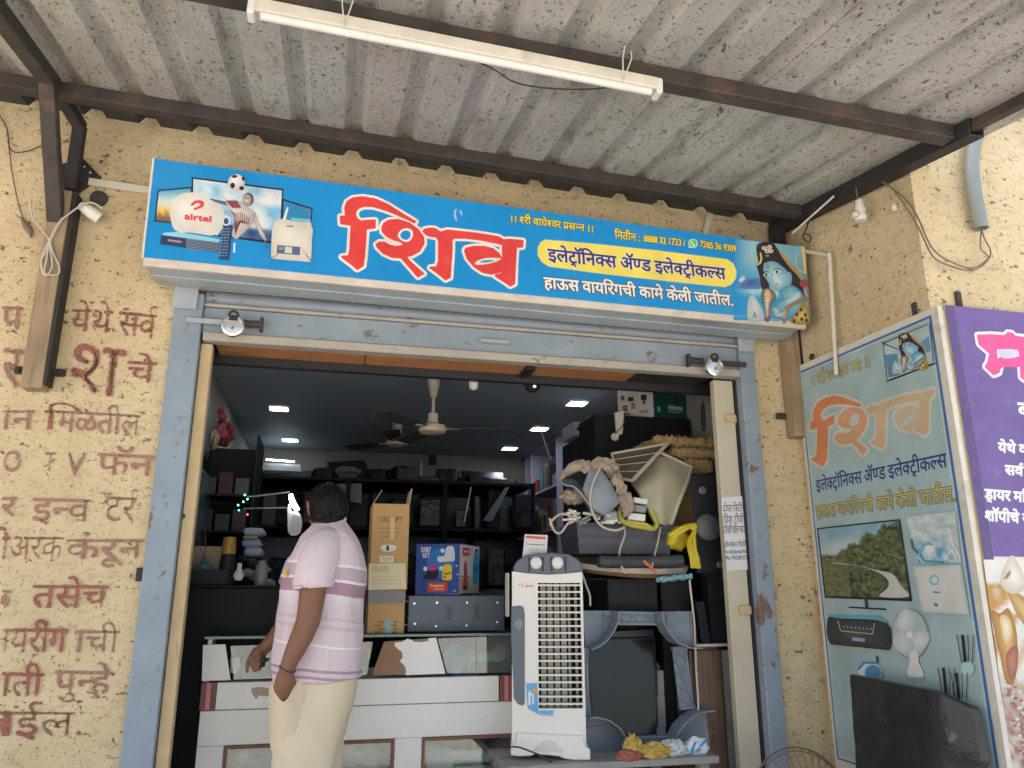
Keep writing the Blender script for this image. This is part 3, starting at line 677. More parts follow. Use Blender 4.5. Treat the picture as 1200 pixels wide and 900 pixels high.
for i in range(10):
    for j in range(3): P_([(522+j*18-i*2,478+i*19),(533+j*18-i*2,479+i*19),(532+j*18-i*2,486+i*19),(521+j*18-i*2,485+i*19)], (.22,.38,.55) if (i+j) % 4 else (.6,.35,.35))
SP.ell((546,430), 28, 34, (.65,.72,.78), T2); SP.ell((546,434), 16, 20, (.04,.08,.18), T2)
SP.sm([(440,290),(480,296),(548,312),(560,336),(500,320),(455,302)], (.10,.14,.2), T2)
SP.shade([(545,305),(620,303),(665,335),(735,385),(715,450),(650,515),(612,548),(582,520),(598,440),(560,350)], (.78,.74,.74), (.45,.40,.42), T2)
P_([(545,305),(615,303),(645,350),(585,350)], (.25,.06,.08))
for i in range(9): SP.line([(575+i*15,362+i*5+8*math.sin(i)),(598+i*11,400+i*7),(600+i*5,470-i*5+9*math.sin(i*2)),(606+i*3,520-i*8)], 5, (.20,.05,.08), T2)
SP.shade([(712,400),(735,395),(752,445),(805,552),(790,556),(765,530),(738,470)], (.74,.70,.66), (.35,.32,.32), T2); SP.line([(800,555),(788,575),(808,610)], 8, (.10,.14,.22), T2)
SP.ell((688,296), 33, 42, (.10,.08,.08), T2); SP.shade([(655,300),(668,268),(690,264),(706,290),(702,325),(682,340),(662,330)], (.66,.58,.54), (.32,.25,.22), T2, (675,300)); SP.line([(668,290),(690,292)], 5, INK, T2); SP.line([(672,322),(690,322)], 4, (.2,.1,.1), T2)
SP.shade([(612+54*math.cos(i*.5236), 190+55*math.sin(i*.5236)) for i in range(12)], (.84,.84,.82), (.52,.52,.52), T2, (598,172))
for e in [(600,150,18,11),(588,208,16,19),(645,225,16,14),(655,165,9,16)]: SP.ell(e[:2], e[2], e[3], INK, T2, 7)
SP.shade([(856,436),(1000,440),(1076,442),(1090,455),(1094,560),(1088,690),(1078,696),(845,676),(834,664)], (.80,.77,.70), (.64,.60,.54), T2); P_([(1080,460),(1100,480),(1098,530),(1082,560)], (.6,.6,.58))
P_([(932,461),(976,464),(975,475),(931,472)], (.2,.3,.35)); P_([(872,588),(1020,600),(1016,654),(868,640)], (.10,.14,.26)); P_([(922,598),(968,602),(966,642),(920,638)], (.62,.72,.6)); P_([(884,602),(912,604),(912,618),(884,616)], (.3,.36,.5))
SP.build('product_picture', 'sign_print', sg)
# --- right picture: blue-skinned figure with piled hair, serpent and trident before mountains
def figure(SPx, T3, full=True):
    def Q(pts, c, sm=True): (SPx.sm if sm else SPx.poly)(pts, c, T3)
    if full:
        SPx.patch([(0,72),(600,140),(650,770),(0,755)], lambda u, v: mixc(BLUE, mixc(mixc(mixc((.34,.58,.64), (.16,.46,.62), u), (.02,.36,.68), (v-.25)/.3), (.40,.72,.78), .9-abs(v-.64)*9 + .5*fbm(u*5, v*9)), u*4.5), 26, 26, T3)
        SPx.shade([(60,445),(95,395),(120,410),(200,400),(260,440),(250,490),(20,490)], (.05,.12,.40), (.12,.26,.52), T3); SPx.shade([(75,380),(100,410),(60,440),(40,420)], (.72,.80,.84), (.35,.5,.66), T3)
    Q([(330,110),(420,200),(500,300),(590,410),(600,500),(640,760),(560,760),(500,420),(400,260)], (.50,.34,.14))
    Q([(188,150),(220,105),(320,100),(370,160),(410,230),(470,310),(560,410),(590,520),(600,600),(500,560),(440,330),(280,270),(250,330),(300,480),(240,500),(215,380),(190,290),(205,260)], (.03,.025,.03))
    SPx.shade([(250,300),(300,262),(370,275),(440,340),(480,360),(490,410),(475,470),(440,505),(390,520),(335,495),(290,440),(258,380)], (.50,.74,.82), (.16,.40,.58), T3, (350,400)); SPx.shade([(330,405),(370,400),(410,430),(390,460),(345,440)], (.60,.78,.82), (.44,.69,.79), T3)
    SPx.shade([(380,515),(470,460),(560,510),(600,600),(560,720),(300,740),(330,640),(400,590)], (.36,.64,.76), (.08,.30,.50), T3, (500,560)); SPx.shade([(440,600),(540,520),(560,560),(480,620)], (.62,.78,.82), (.36,.62,.74), T3)
    for c, rx in (((362,350),34),((272,376),24)):
        SPx.ell(c, rx, 12, (.75,.78,.78), T3, 12, -.15); SPx.ell(c, 12, 11, INK, T3, 10); SPx.line([(c[0]-rx,c[1]-16),(c[0],c[1]-30),(c[0]+rx,c[1]-22)], 6, INK, T3)
    SPx.line([(318,360),(322,415),(336,425)], 5, (.15,.36,.5), T3); Q([(335,455),(355,447),(385,450),(362,466)], (.68,.28,.24), False); SPx.ell((288,308), 8, 22, (.35,.22,.1), T3)
    for e in [(255,150),(300,140),(280,175),(310,175)]: SPx.ell(e, 22, 18, (.72,.66,.58), T3, 8); SPx.ell(e, 8, 7, (.45,.10,.1), T3, 8)
    SPx.line([(222,190),(232,240),(218,280),(190,290)], 14, (.80,.60,.12), T3); SPx.ell((280,215), 16, 9, (.15,.35,.15), T3, 8)
    SPx.shade([(228,530),(250,495),(300,490),(345,530),(350,580),(310,640),(300,760),(265,760),(255,640),(230,590)], (.48,.36,.22), (.16,.10,.06), T3, (290,560)); SPx.shade([(262,510),(300,510),(308,570),(290,640),(290,720),(268,720),(258,590)], (.76,.70,.58), (.46,.40,.30), T3)
    for i in range(3): SPx.line([(262,560+i*26),(300,558+i*26)], 4, (.3,.2,.1), T3)
    Q([(600,560),(610,600),(470,660),(440,775),(410,775),(430,650)], (.28,.22,.16)); SPx.shade([(590,620),(640,700),(620,790),(480,780),(520,700)], (.74,.58,.18), (.34,.20,.06), T3)
    for e in [(530,710),(565,670),(600,715),(570,750),(505,765),(610,760)]: SPx.ell(e, 13, 17, (.05,.03,.02), T3, 8)
    for i in range(4): SPx.line([(330+i*10,650+i*6),(350+i*14,720-i*2),(440,735-i*22)], 6, (.68,.74,.72), T3)
    SPx.shade([(115,600),(150,545),(200,600),(250,700),(240,760),(118,755)], (.68,.72,.70), (.38,.52,.58), T3); SPx.line([(160,740),(170,690),(185,740)], 6, INK, T3); SPx.line([(130,600),(170,700)], 5, (.4,.45,.45), T3)
    if full:
        SPx.line([(530,200),(515,270),(545,340),(590,360),(600,210)], 9, (.78,.62,.2), T3); SPx.line([(585,180),(600,420),(640,660)], 9, (.42,.18,.10), T3); SPx.ell((590,450), 40, 34, (.36,.08,.07), T3)
        Q([(560,130),(592,140),(610,380),(590,360)], (.78,.60,.18), False)
SP = Print((0, SY-.003, 0), (0, -1, 0)); SP.k = 2
figure(SP, lambda p: (860 + p[0]/7.2, 270 + p[1]/7.2))
SP.build('figure_picture', 'sign_print', sg)
# ================================================================ faded banner on the side wall
XB = 2.425; bn = thing('faded_banner', 'faded pale banner board with shop name and printed appliances on the side wall', 'banner', (2.44, -.55, .7))
def bpx(p, X=XB): return PX(p[0], p[1], X)
o4 = [(933, 430), (1098, 358), (1171, 900), (985, 900)]
O = [bpx(p) for p in o4]; O[2] = Vector((XB, O[1].y, .70)); O[3] = Vector((XB, O[0].y, .70))
build(MB().prism(O, (.022, 0, 0)), 'board', 'old_white', bn)
FADED = (.36, .48, .49)
bp_ = Print((XB-.001, 0, 0), (-1, 0, 0))
i4 = [(935.5, 435.5), (1091, 368), (1163, 880), (990, 900)]
def lerp4(q, u, v):
    t = (q[0][0]+(q[1][0]-q[0][0])*u, q[0][1]+(q[1][1]-q[0][1])*u); b = (q[3][0]+(q[2][0]-q[3][0])*u, q[3][1]+(q[2][1]-q[3][1])*u)
    return (t[0]+(b[0]-t[0])*v, t[1]+(b[1]-t[1])*v)
P0, P1_, P2_, P3_ = bpx((936, 436)), bpx((1091.5, 369)), bpx((1161, 868)), bpx((984, 868))
zb_ = .74
def BQ(u0, v0, u1, v1, col):
    def f(u, v):
        y = P0.y + (P1_.y-P0.y)*u; zt = P0.z + (P1_.z-P0.z)*u; return Vector((XB - .001 - bp_.k*bp_.step, y, zt + (zb_-zt)*v))
    bp_.k += 1; bp_.face([f(u0, v0), f(u1, v0), f(u1, v1), f(u0, v1)], col)
BQ(0, 0, 1, 1, (.05, .16, .42)); BQ(.012, .006, .985, .996, (.50, .58, .56)) ; BQ(.02, .010, .975, .99, FADED)
SHb = lambda p: (900 + (106.2 + .407*p[0] + .00586*p[1])/2.903, 330 + (381.9 - .1829*p[0] + .5488*p[1])/2.903)
cols = [(.62, .22, .10), (.60, .33, .18), (.58, .41, .26), (.58, .45, .31)]
for s in SHIV: bp_.halo(s, (.56, .55, .48), .014, SHb, 10)
for s, c in zip(SHIV, cols): bp_.poly(s, c, SHb)
for s in HOLES: bp_.sm(s, (.50, .54, .50), SHb)
bp_.text('।। श~री गणेशाय नमः ।।', (950, 453.3), (1020.5, 430), (949.3, 441.5), (.60, .52, .20), .0006, (INK, .002))
bp_.text('इलेक~ट^ॉिनक~स ॲण~ड इलेक~ट^ीकल~स', (957, 576), (1110.5, 547), (956, 563.5), (.03, .05, .22), .0012)
bp_.text('हाऊस वायिरंगची कामे केली जातील.', (957, 607), (1121, 587), (956, 593.5), (.58, .46, .14), .0005, (INK, .0026))
TB = lambda p: (900 + p[0]/2.903, 330 + p[1]/2.903)
bp_.sm([(392,214),(400,205),(540,146),(552,152),(566,270),(560,282),(415,336),(405,330)], (.05,.06,.06), TB, 3); bp_.sm([(395,216),(402,209),(538,150),(549,155),(562,269),(556,279),(416,332),(408,327)], (.42,.52,.52), TB, 3)
bp_.poly([(520,205),(548,185),(556,235),(525,250)], (.12,.30,.45), TB); bp_.poly([(398,250),(440,245),(450,318),(412,326)], (.10,.25,.40), TB)
figure(bp_, lambda p: TB((402 + p[0]*.225, 168 + p[1]*.20 - p[0]*.045)), False)
T8 = lambda p: (940 + p[0]/4.2875, 590 + p[1]/4.2875)
def B_(pts, c): bp_.poly(pts, c, T8)
def Bs(pts, c): bp_.sm(pts, c, T8, 4)
B_([(78,124),(496,78),(558,492),(118,474)], INK)
def land(u, v):
    sky = mixc(mixc((.22,.40,.52), (.52,.58,.58), v*2.2 + .5*fbm(u*4, v*5, 1)), (.16,.28,.40), (v-.36)*12)
    ridge = .40 - .52*max(0, u-.22)**.75 + .07*fbm(u*9, 0, 4); g = fbm(u*15, v*15, 9); g2 = fbm(u*34, v*34, 2)
    tree = mixc(mixc((.015,.025,.012), (.13,.16,.06), .5+1.0*g), (.33,.33,.17), g2*1.4-.2)
    if u < .35 and v > .40: return mixc(tree, (.25,.22,.11), .3)
    return mixc(sky, tree, (v-ridge)*26)
bp_.patch([(86,130),(490,87),(546,478),(124,464)], land, 60, 48, T8)
rg = random.Random(3)
Bs([(150,300),(220,302),(330,325),(400,352),(440,395),(430,430),(395,468),(540,468),(500,410),(460,355),(380,335),(280,312)], (.55,.54,.50))
bp_.line([(155,312),(230,330),(340,350),(410,375),(425,405),(400,440),(360,470)], 7, (.12,.12,.10), T8)
B_([(318,480),(332,480),(338,525),(322,525)], INK); B_([(238,518),(428,528),(428,536),(240,525)], INK)
bp_.patch([(528,70),(776,38),(806,298),(590,302)], lambda u, v: mixc(mixc(FADED, (.64,.68,.66), .55+.9*fbm(u*5, v*6, 3)), mixc((.10,.34,.50), (.55,.66,.70), .5+1.3*fbm(u*8, v*9, 6)), (v-.42)*5*(1-abs(u-.4)*1.6)), 28, 28, T8); bp_.ell((645,230), 24, 22, (.75,.76,.74), T8); bp_.line([(555,180),(565,225),(590,250)], 14, (.06,.16,.22), T8); bp_.line([(600,250),(620,290),(720,295)], 12, (.08,.30,.50), T8)
bp_.line([(740,120),(760,200),(800,270)], 6, (.76,.77,.75), T8); bp_.line([(720,280),(760,230),(780,290)], 6, (.76,.77,.75), T8)
bp_.patch([(560,316),(806,304),(850,562),(606,548)], lambda u, v: mixc(mixc((.60,.60,.57), (.66,.65,.62), u), FADED, (max(abs(u-.5), abs(v-.5))-.44)*16), 24, 24, T8); bp_.ell((670,385), 25, 28, (.25,.48,.58), T8); bp_.ell((672,385), 15, 17, (.62,.64,.62), T8); B_([(664,440),(698,443),(698,452),(665,449)], (.15,.2,.3)); B_([(668,498),(690,505),(688,520),(672,514)], (.10,.16,.36))
B_([(140,560),(400,565),(440,600),(135,580)], (.12,.38,.52)); bp_.shade([(135,580),(200,578),(430,600),(445,735),(300,722),(150,708)], (.075,.08,.09), (.03,.033,.04), T8); bp_.line([(185,588),(200,640),(360,656),(370,600)], 4, (.55,.50,.30), T8); bp_.line([(150,712),(450,742)], 6, (.55,.48,.28), T8); B_([(258,672),(322,678),(322,695),(260,690)], (.30,.36,.50))
for i in range(8): bp_.ell((215+i*20, 620+i*1.5), 3, 4, (.55,.55,.55), T8, 6)
bp_.ell((550,655), 92, 128, (.30,.34,.34), T8, 28, -.12); bp_.ell((550,655), 84, 120, (.42,.52,.52), T8, 28, -.12)
for e, rt in (((530,590), .1), ((592,690), .9), ((515,700), -.7)): bp_.shade([(e[0]+46*math.cos(i*.785)*math.cos(rt)-62*math.sin(i*.785)*math.sin(rt), e[1]+46*math.cos(i*.785)*math.sin(rt)+62*math.sin(i*.785)*math.cos(rt)) for i in range(8)], (.70,.70,.68), (.50,.55,.54), T8)
bp_.ell((548,660), 17, 20, (.74,.74,.72), T8); Bs([(550,745),(585,745),(595,800),(620,868),(540,866),(548,800)], (.70,.70,.68))
for dx, dy in ((0, 0), (-95, 165), (-30, 190)):
    for i in range(4): bp_.line([(785+dx+i*28, 660+dy), (810+dx+i*18, 800+dy)], 4 if i != 1 else 14, INK, T8)
    bp_.ell((840+dx, 830+dy), 34, 36, (.42,.62,.62), T8, 14)
bp_.ell((350,850), 62, 52, (.66,.70,.70), T8, 18); bp_.ell((365,850), 42, 40, (.10,.28,.50), T8, 16); bp_.line([(384,765),(388,800)], 8, INK, T8); bp_.line([(290,835),(320,800),(380,800)], 12, (.1,.25,.45), T8)
bp_.build('banner_print', print_mat('banner_print', .55, crease=.006), bn)
for p in [(952, 424), (1072, 366)]:
    c = bpx(p, 2.44); build(MB().bar(c - Vector((0, 0, .03)), c + Vector((0, 0, .045)), .03, .010, up=Vector((1, 0, 0))), 'fixing_tab', 'rusty_steel', bn, bevel=.004)

# ================================================================ purple banner on the front of the pier
YP = -1.03; pu = thing('purple_banner', 'purple and white banner board with pink and white lettering on the pier front', 'banner', (3.0, -1.01, .6))
A_ = PY(1104, 357, YP); XL = 2.50; ZT = A_.z; ZM = PY(1152, 652, YP).z
bx('board', (XL, -1.028, .55), (3.62, -1.006, ZT), 'old_white', pu, 0)
bx('side_batten', (2.462, -1.026, .55), (2.498, -1.006, ZT-.02), 'pale_timber', pu, .003)
pp = Print((0, YP, 0), (0, -1, 0))
def PQ(x0, z0, x1, z1, c):
    pp.k += 1; y = YP - pp.k*pp.step; pp.face([Vector((x0, y, z0)), Vector((x1, y, z0)), Vector((x1, y, z1)), Vector((x0, y, z1))], c)
PUR = (.165, .105, .32)
PQ(XL, ZM, 3.62, ZT, PUR); PQ(XL, .55, 3.62, ZM, (.70, .68, .62)); PQ(XL, ZM-.02, XL+.045, ZT, (.115, .075, .22))
TM = lambda p: (1090 + p[0]/3.2182, 340 + p[1]/3.2182)
ma = [(176,168),(230,166),(280,170),(292,158),(310,160),(322,172),(420,185),(420,230),(405,232),(398,350),(370,352),(340,330),(335,240),(330,225),(290,222),(252,224),(254,262),(268,284),(262,312),(238,322),(205,290),(216,270),(222,240),(182,205)]
pp.halo(ma, (.76, .76, .82), .013, TM, 12); pp.poly(ma, (.80, .10, .30), TM); pp.poly([(236,266),(262,254),(345,250),(345,290),(276,290),(256,304)], (.80, .10, .30), TM)
pp.sm([(258,226),(300,224),(330,228),(328,250),(290,258),(262,250)], (.60, .58, .74), TM)
WH2 = (.80, .79, .80)
for t, x0, y0, w_, h_ in [('ब', 330, 475, 55, 50), ('येथे व~यव', 256, 610, 160, 34), ('सव`', 282, 695, 68, 34), ('ड^ायर मिश', 205, 787, 190, 36), ('शॉपीचे सर', 205, 868, 200, 36)]:
    pp.text(t, TM((x0, y0)), TM((x0+w_, y0+w_*.08)), TM((x0, y0-h_)), WH2, .003)
TG = lambda p: (1120 + p[0]/3.2143, 620 + p[1]/3.2143)
def G(pts, c): pp.sm(pts, c, TG, 4)
def silk(u, v):
    a = fbm(u*2.2+v*1.2, v*3.0, 8); b = math.sin((u*1.6+v*2.4+a*.7)*9)
    c = mixc((.74,.71,.64), (.50,.27,.06), max(0, b)*1.1 if .12 < v < .62 else 0); c = mixc(c, (.80,.76,.66), .15+a)
    if v > .55: c = mixc(c, mixc((.60,.57,.50), (.32,.12,.08), .5+1.2*fbm(u*14, v*22, 3)), (v-.55)*9)
    return c
pp.patch([(1152,656),(1300,652),(1345,905),(1186,905)], silk, 46, 46)
pp.shade([(130,310),(165,318),(200,300),(230,400),(225,560),(190,580),(160,450)], (.66,.42,.14), (.34,.16,.04), TG, (195,400)); pp.shade([(165,330),(200,335),(212,400),(185,430)], (.82,.76,.60), (.62,.42,.18), TG)
pp.shade([(190,225),(240,245),(300,300),(300,400),(235,330)], (.70,.50,.20), (.40,.22,.06), TG); pp.shade([(205,100),(240,140),(265,215),(215,245),(165,200)], (.82,.79,.72), (.58,.50,.38), TG); pp.shade([(180,185),(203,155),(206,168),(192,188)], (.26,.17,.08), (.42,.30,.16), TG)
pp.shade([(190,470),(232,440),(228,540),(200,562)], (.46,.20,.14), (.30,.10,.06), TG)
for i in range(60): e_ = (185+rg.random()*60+i*1.1, 590+i*5.2); pp.ell(e_, 5+rg.random()*6, 4+rg.random()*3, ((.66,.62,.55), (.28,.16,.10), (.46,.36,.26), (.40,.12,.08))[i % 4], TG, 7)
pp.build('banner_print', 'banner_print', pu)
c = PY(1125, 350, -1.02); build(MB().box((c.x-.014, -1.020, c.z-.05), (c.x+.014, -1.005, c.z+.035)), 'fixing_tab', 'rusty_steel', pu, bevel=.004)

# ================================================================ black television in plastic on a crate under the faded banner
mat('black_plastic_bag', (.022, .023, .024), .35, var=.3, vscale=7, bump=.012, bscale=9, spots=[((.16, .16, .15, .7), 11, .64, .08, (1, 1, 1))])
cr = thing('wooden_crate', 'low wooden crate under the plastic-wrapped television', 'crate', (2.28, -.73, .3))
for i in range(3): bx('plank', (2.12, -1.12, .305 + i*.11), (2.41, -.38, .405 + i*.11), 'raw_timber', cr, .004)
tv = MB()
def tvf(u, v):
    y = -.405 - .62*u; z = .635 + .515*v - .012*u
    if v > .5 and u > .8: z -= (u-.8)*.5*(v-.5); y -= .05*(1-v)
    x = 2.30 - .015*math.sin(u*3) + .05*(u > .82)*(u-.82)/.18 + .09*(1-v)*-.3
    return Vector((x + .006*noise.noise(Vector((u*6, v*6, 1))), y, z))
tv.grid(tvf, 16, 14); tv.grid(lambda u, v: tvf(1-u, v) + Vector((.035, 0, 0)), 16, 14)
for e in (0, 1): tv.grid(lambda u, v, e=e: tvf(e, v) + Vector((.035*u, 0, 0)), 1, 14); tv.grid(lambda u, v, e=e: tvf(u, e) + Vector((.035*v, 0, 0)), 16, 1)
one(tv, 'wrapped_television', 'black_plastic_bag', 'flat television wrapped in wrinkled black plastic leaning before the faded banner', 'television', smooth=50)

# ================================================================ wire fan guard leaning at the jamb foot
fg = thing('fan_guard', 'loose bent wire fan guard standing against the wall by the blue jamb', 'fan guard', (2.15, -.2, .3))
gc = PY(938, 946, -.2); gr_ = .245
def gpt(t, r): return gc + Vector((math.cos(t)*r, (math.sin(t)*r)*.18 - .02, math.sin(t)*r*.98))
build(MB().tube([gpt(2*math.pi*i/40, gr_) for i in range(41)], .0045, 6, caps=False), 'rim', 'wire_brown', fg, smooth=60)
build(MB().tube([gpt(2*math.pi*i/40, gr_-.012) + Vector((0, -.015, 0)) for i in range(41)], .003, 6, caps=False), 'rim', 'wire_brown', fg, smooth=60)
for i in range(36):
    t = 2*math.pi*i/36
    build(MB().tube(catmull([gpt(t, gr_), gpt(t+.03, gr_*.75) + Vector((0, -.05, 0)), gpt(t+.09, gr_*.4) + Vector((0, -.075, 0)), gpt(t+.16, .05) + Vector((0, -.08, 0))], 3), .002, 4), 'wire', 'wire_brown', fg)

# ================================================================ pipes, bulbs and cables on the right wall
pts = [PY(1203, 104, -1.045), PY(1185, 114, -1.045), PY(1162, 133, -1.045), PY(1146, 158, -1.045), PY(1139, 190, -1.045), PY(1142, 225, -1.045), PY(1150, 268, -1.045)]
cp = thing('conduit_pipe', 'grey plastic conduit curving down the pier wall with its cut end open', 'pipe', pts[-1])
cm = catmull(pts, 6)
build(MB().tube(cm, .030, 14, caps=False), 'pipe', 'pipe_grey', cp, smooth=60)
build(MB().tube(cm[:-1], .026, 12), 'bore', 'black_paint', cp, smooth=60)
build(MB().tube([PY(1196, 108, -1.045), PY(1178, 120, -1.045)], .038, 12), 'coupler', 'pipe_grey', cp, smooth=50)
one(MB().tube(catmull([PY(1149, 262, -1.045), PY(1153, 278, -1.05), PY(1161, 295, -1.05), PY(1155, 308, -1.05), PY(1138, 317, -1.05), PY(1112, 311, -1.05), PY(1093, 300, -1.06), PX(1078, 270, 2.43), PX(1060, 240, 2.42), PX(1040, 216, 2.40), PX(1015, 206, 2.38)], 6), .0035, 6).tube(catmull([PY(1151, 262, -1.045), PY(1149, 290, -1.05), PY(1158, 302, -1.05), PY(1140, 314, -1.05), PY(1115, 307, -1.06), PX(1092, 290, 2.42), PX(1072, 248, 2.42), PX(1050, 224, 2.41), PX(1018, 204, 2.38)], 6), .0035, 6),
    'loose_cable', 'wire_brown', 'pair of loose brown wires looping from the conduit end to the canopy beam', 'cable')
c = PX(1008, 248, 2.37)
bh = thing('bulb_holder', 'white plastic bulb holder hanging on a short wire below the side beam', 'bulb holder', c - Vector((0, 0, .05)))
M = Matrix.Translation(c)
build(MB().lathe([(.010, .062), (.016, .058), (.020, .030), (.024, .012), (.024, .0), (.020, -.003), (.020, -.018), (.027, -.022), (.027, -.040), (.022, -.046)], 16, M), 'holder', 'white_plastic', bh, smooth=40)
build(MB().tube(catmull([c + Vector((0, 0, .06)), c + Vector((-.006, 0, .12)), c + Vector((.02, 0, .175)), c + Vector((.05, .01, .19))], 4), .0035, 6), 'cord', 'wire_brown', bh)
build(MB().lathe([(0, -.02), (.016, -.018), (.018, 0), (.010, .012), (0, .013)], 12, Matrix.Translation(c + Vector((-.035, -.01, -.02)))), 'switch_knob', 'white_plastic', bh, smooth=60)
one(MB().lathe([(0, -.016), (.012, -.012), (.014, .006), (.006, .022), (0, .024)], 12, Matrix.Translation(PX(1048, 244, 2.432))), 'cable_clip', 'white_plastic', 'tiny white plastic clip on the side wall beside the hanging bulb holder', 'clip')
pw = MB().tube([PY(941, 294, -.24), PX(972, 299, 2.415)], .011, 8).tube([PX(972, 297, 2.415), PX(980, 440, 2.405)], .011, 8)
one(pw, 'wall_pipe', 'old_white', 'thin white pipe bent down the side wall in front of the faded banner', 'pipe', smooth=50)
rod = MB().tube([PY(929, 273, -.3), PX(977, 230, 2.33)], .005, 6)
one(rod, 'white_rod', 'white_plastic', 'thin white rod hooked slantwise between sign end and side beam', 'rod')
hk = MB().tube(catmull([PY(948, 258, -.3), PY(945, 268, -.3), PY(941, 278, -.3), PY(948, 284, -.3), PY(950, 277, -.3), PY(944, 274, -.3)], 4), .004, 6)
one(hk, 'wire_hook', 'wire_dark', 'small twisted wire hook hanging above the end of the sign', 'hook')
one(MB().bar(PY(833, 247, -.02), PY(825, 278, -.02), .03, .012, up=Vector((0, 1, 0))), 'cable_casing', 'old_white', 'short upright white casing strip on the wall above the sign', 'casing')
# ---------------------------------------------------------------- left wall
one(MB().bar(PY(104, 213, -.014), PY(180, 224, -.014), .035, .012, up=Vector((0, 1, 0))), 'cable_casing', 'old_white', 'level white casing strip on the wall running behind the sign end', 'casing')
c = PY(108, 250, -.05); t = thing('bulb_holder', 'cream bulb holder fixed slantwise on the wall beside the timber post', 'bulb holder', c)
M = Matrix.Translation(c) @ Matrix.Rotation(R(-62), 4, 'Y') @ Matrix.Rotation(R(20), 4, 'X')
build(MB().lathe([(.012, .062), (.020, .055), (.026, .03), (.030, .0), (.030, -.035), (.026, -.037)], 16, M), 'holder', 'white_plastic', t, smooth=40)
build(MB().lathe([(.025, -.036), (.018, -.030), (0, -.028)], 16, M), 'socket', 'wire_brown', t, smooth=40)
build(MB().lathe([(.04, 0), (.038, .010), (.02, .014), (0, .014)], 16, Matrix.Translation(PY(116, 233, -.003)) @ Matrix.Rotation(R(90), 4, 'X')), 'base_block', 'rusty_steel', t, smooth=40)
TC = lambda p, y=-.10: PY(p[0]/7.5, 240 + p[1]/7.5, y)
cc = MB()
for loop in ([(270,-40),(285,100),(370,220),(435,320),(400,420),(360,500),(380,610),(430,600),(460,520),(440,340),(490,220),(540,120),(490,-10),(420,-70),(330,-100)],
             [(440,330),(470,430),(520,540),(510,610),(440,615),(390,590),(410,480),(435,330),(500,180),(570,110),(690,20),(800,-20),(900,30)],
             [(430,330),(380,420),(365,520),(400,620),(440,590)]):
    cc.tube(catmull([TC(p) for p in loop], 5), .0042, 6)
one(cc, 'cable_coil', 'wire_white', 'coiled white cable tied in a loop and hung on the timber post', 'cable', smooth=60)
one(MB().tube(catmull([PY(-6, 128, -.012), PY(8, 150, -.014), PY(12, 175, -.012), PY(28, 178, -.014), PY(50, 170, -.014), PY(54, 166, -.02)], 5), .0028, 5).tube(catmull([PY(8, 150, -.013), PY(14, 200, -.013), PY(22, 240, -.013), PY(30, 262, -.013)], 5), .0022, 5), 'wall_wire', 'wire_dark', 'thin dark stray wire stapled to the wall left of the timber post', 'wire')
lz = TC((240, 200), -.012); zz = MB().tube([TC(p, -.012) for p in [(185, 110), (215, 165), (240, 200), (262, 240), (272, 290)]], [.004, .012, .016, .012, .003], 8)
one(zz, 'moth', 'wire_brown', 'dark brown insect clinging to the wall beside the coiled cable', 'insect')
# ================================================================ display counter
mat('laminate', (.79, .78, .74), .4, var=.05, vscale=5, spots=[((.42, .33, .22, .5), 9, .68, .06, (1, 1, 1))])
mat('brown_board', (.30, .17, .09), .7, var=.15, vscale=10, bump=.001)
mat('brown_edge', (.20, .09, .05), .6); mat('pink_strip', (.62, .20, .24), .5)
CG = glass('case_glass', (.82, .90, .88), .04, .15, .12)
YC = .31; zt = 1.11
ct = thing('display_counter', 'white laminate display counter with glass top, peeling panel and glazed lower windows', 'counter', (.35, .6, .3))
XLc, XRc = -.49, 1.16
strip_b = PY(245, 833, YC).z; win_t = PY(300, 872, YC).z
bx('drawer_strip', (XLc+.062, YC-.012, strip_b+.004), (PY(584, 800, YC).x, YC+.02, zt), 'laminate', ct, .002)
def stripe(x0, x1):
    w3 = (x1-x0)/3
    for i, m_ in enumerate(('brown_edge', 'pink_strip', 'brown_edge')): bx('stripe', (x0+i*w3+.001, YC-.014, strip_b+.004), (x0+(i+1)*w3, YC+.02, zt), m_, ct, .001)
stripe(XLc-.005, XLc+.060); xr = PY(584.5, 800, YC).x; stripe(xr+.002, xr+.068)
bx('drawer_strip', (xr+.07, YC-.012, strip_b+.004), (XRc, YC+.02, zt), 'laminate', ct, .002)
bx('front_board', (XLc, YC-.004, win_t), (XRc, YC+.02, strip_b), 'laminate', ct, .002)
wins = [(PY(262, 880, YC).x, PY(352, 880, YC).x), (PY(394, 880, YC).x, PY(462, 880, YC).x), (PY(494, 880, YC).x, PY(604, 880, YC).x)]
edges = [XLc] + [v for p in wins for v in p] + [XRc]
for i in range(0, len(edges), 2): bx('upright', (edges[i]+.0, YC-.004, .36), (edges[i+1], YC+.02, win_t-.001), 'laminate', ct, .002)
bx('kick_board', (XLc, YC, .302), (XRc, YC+.02, .359), 'laminate', ct, .002)
for x0, x1 in wins:
    f = bx('window_frame', (x0+.0005, YC-.010, win_t-.016), (x1-.0005, YC+.016, win_t-.0015), 'brown_edge', ct, .001)
    for a, b in ((x0+.0005, x0+.014), (x1-.014, x1-.0005)): bx('window_frame', (a, YC-.010, .362), (b, YC+.016, win_t-.0165), 'brown_edge', ct, .001)
    bx('pane', (x0+.0145, YC+.004, .362), (x1-.0145, YC+.008, win_t-.0165), CG, ct, 0)
bx('side_panel', (XLc, YC+.022, .302), (XLc+.02, .95, 1.30), 'laminate', ct, .002)
bx('side_panel', (XRc-.02, YC+.022, .302), (XRc, .95, 1.30), 'laminate', ct, .002)
bx('back_panel', (XLc+.021, .93, .302), (XRc-.021, .95, 1.10), 'black_paint', ct, 0)
bx('case_floor', (XLc+.021, YC+.022, 1.085), (XRc-.021, .929, 1.105), 'laminate', ct, 0)
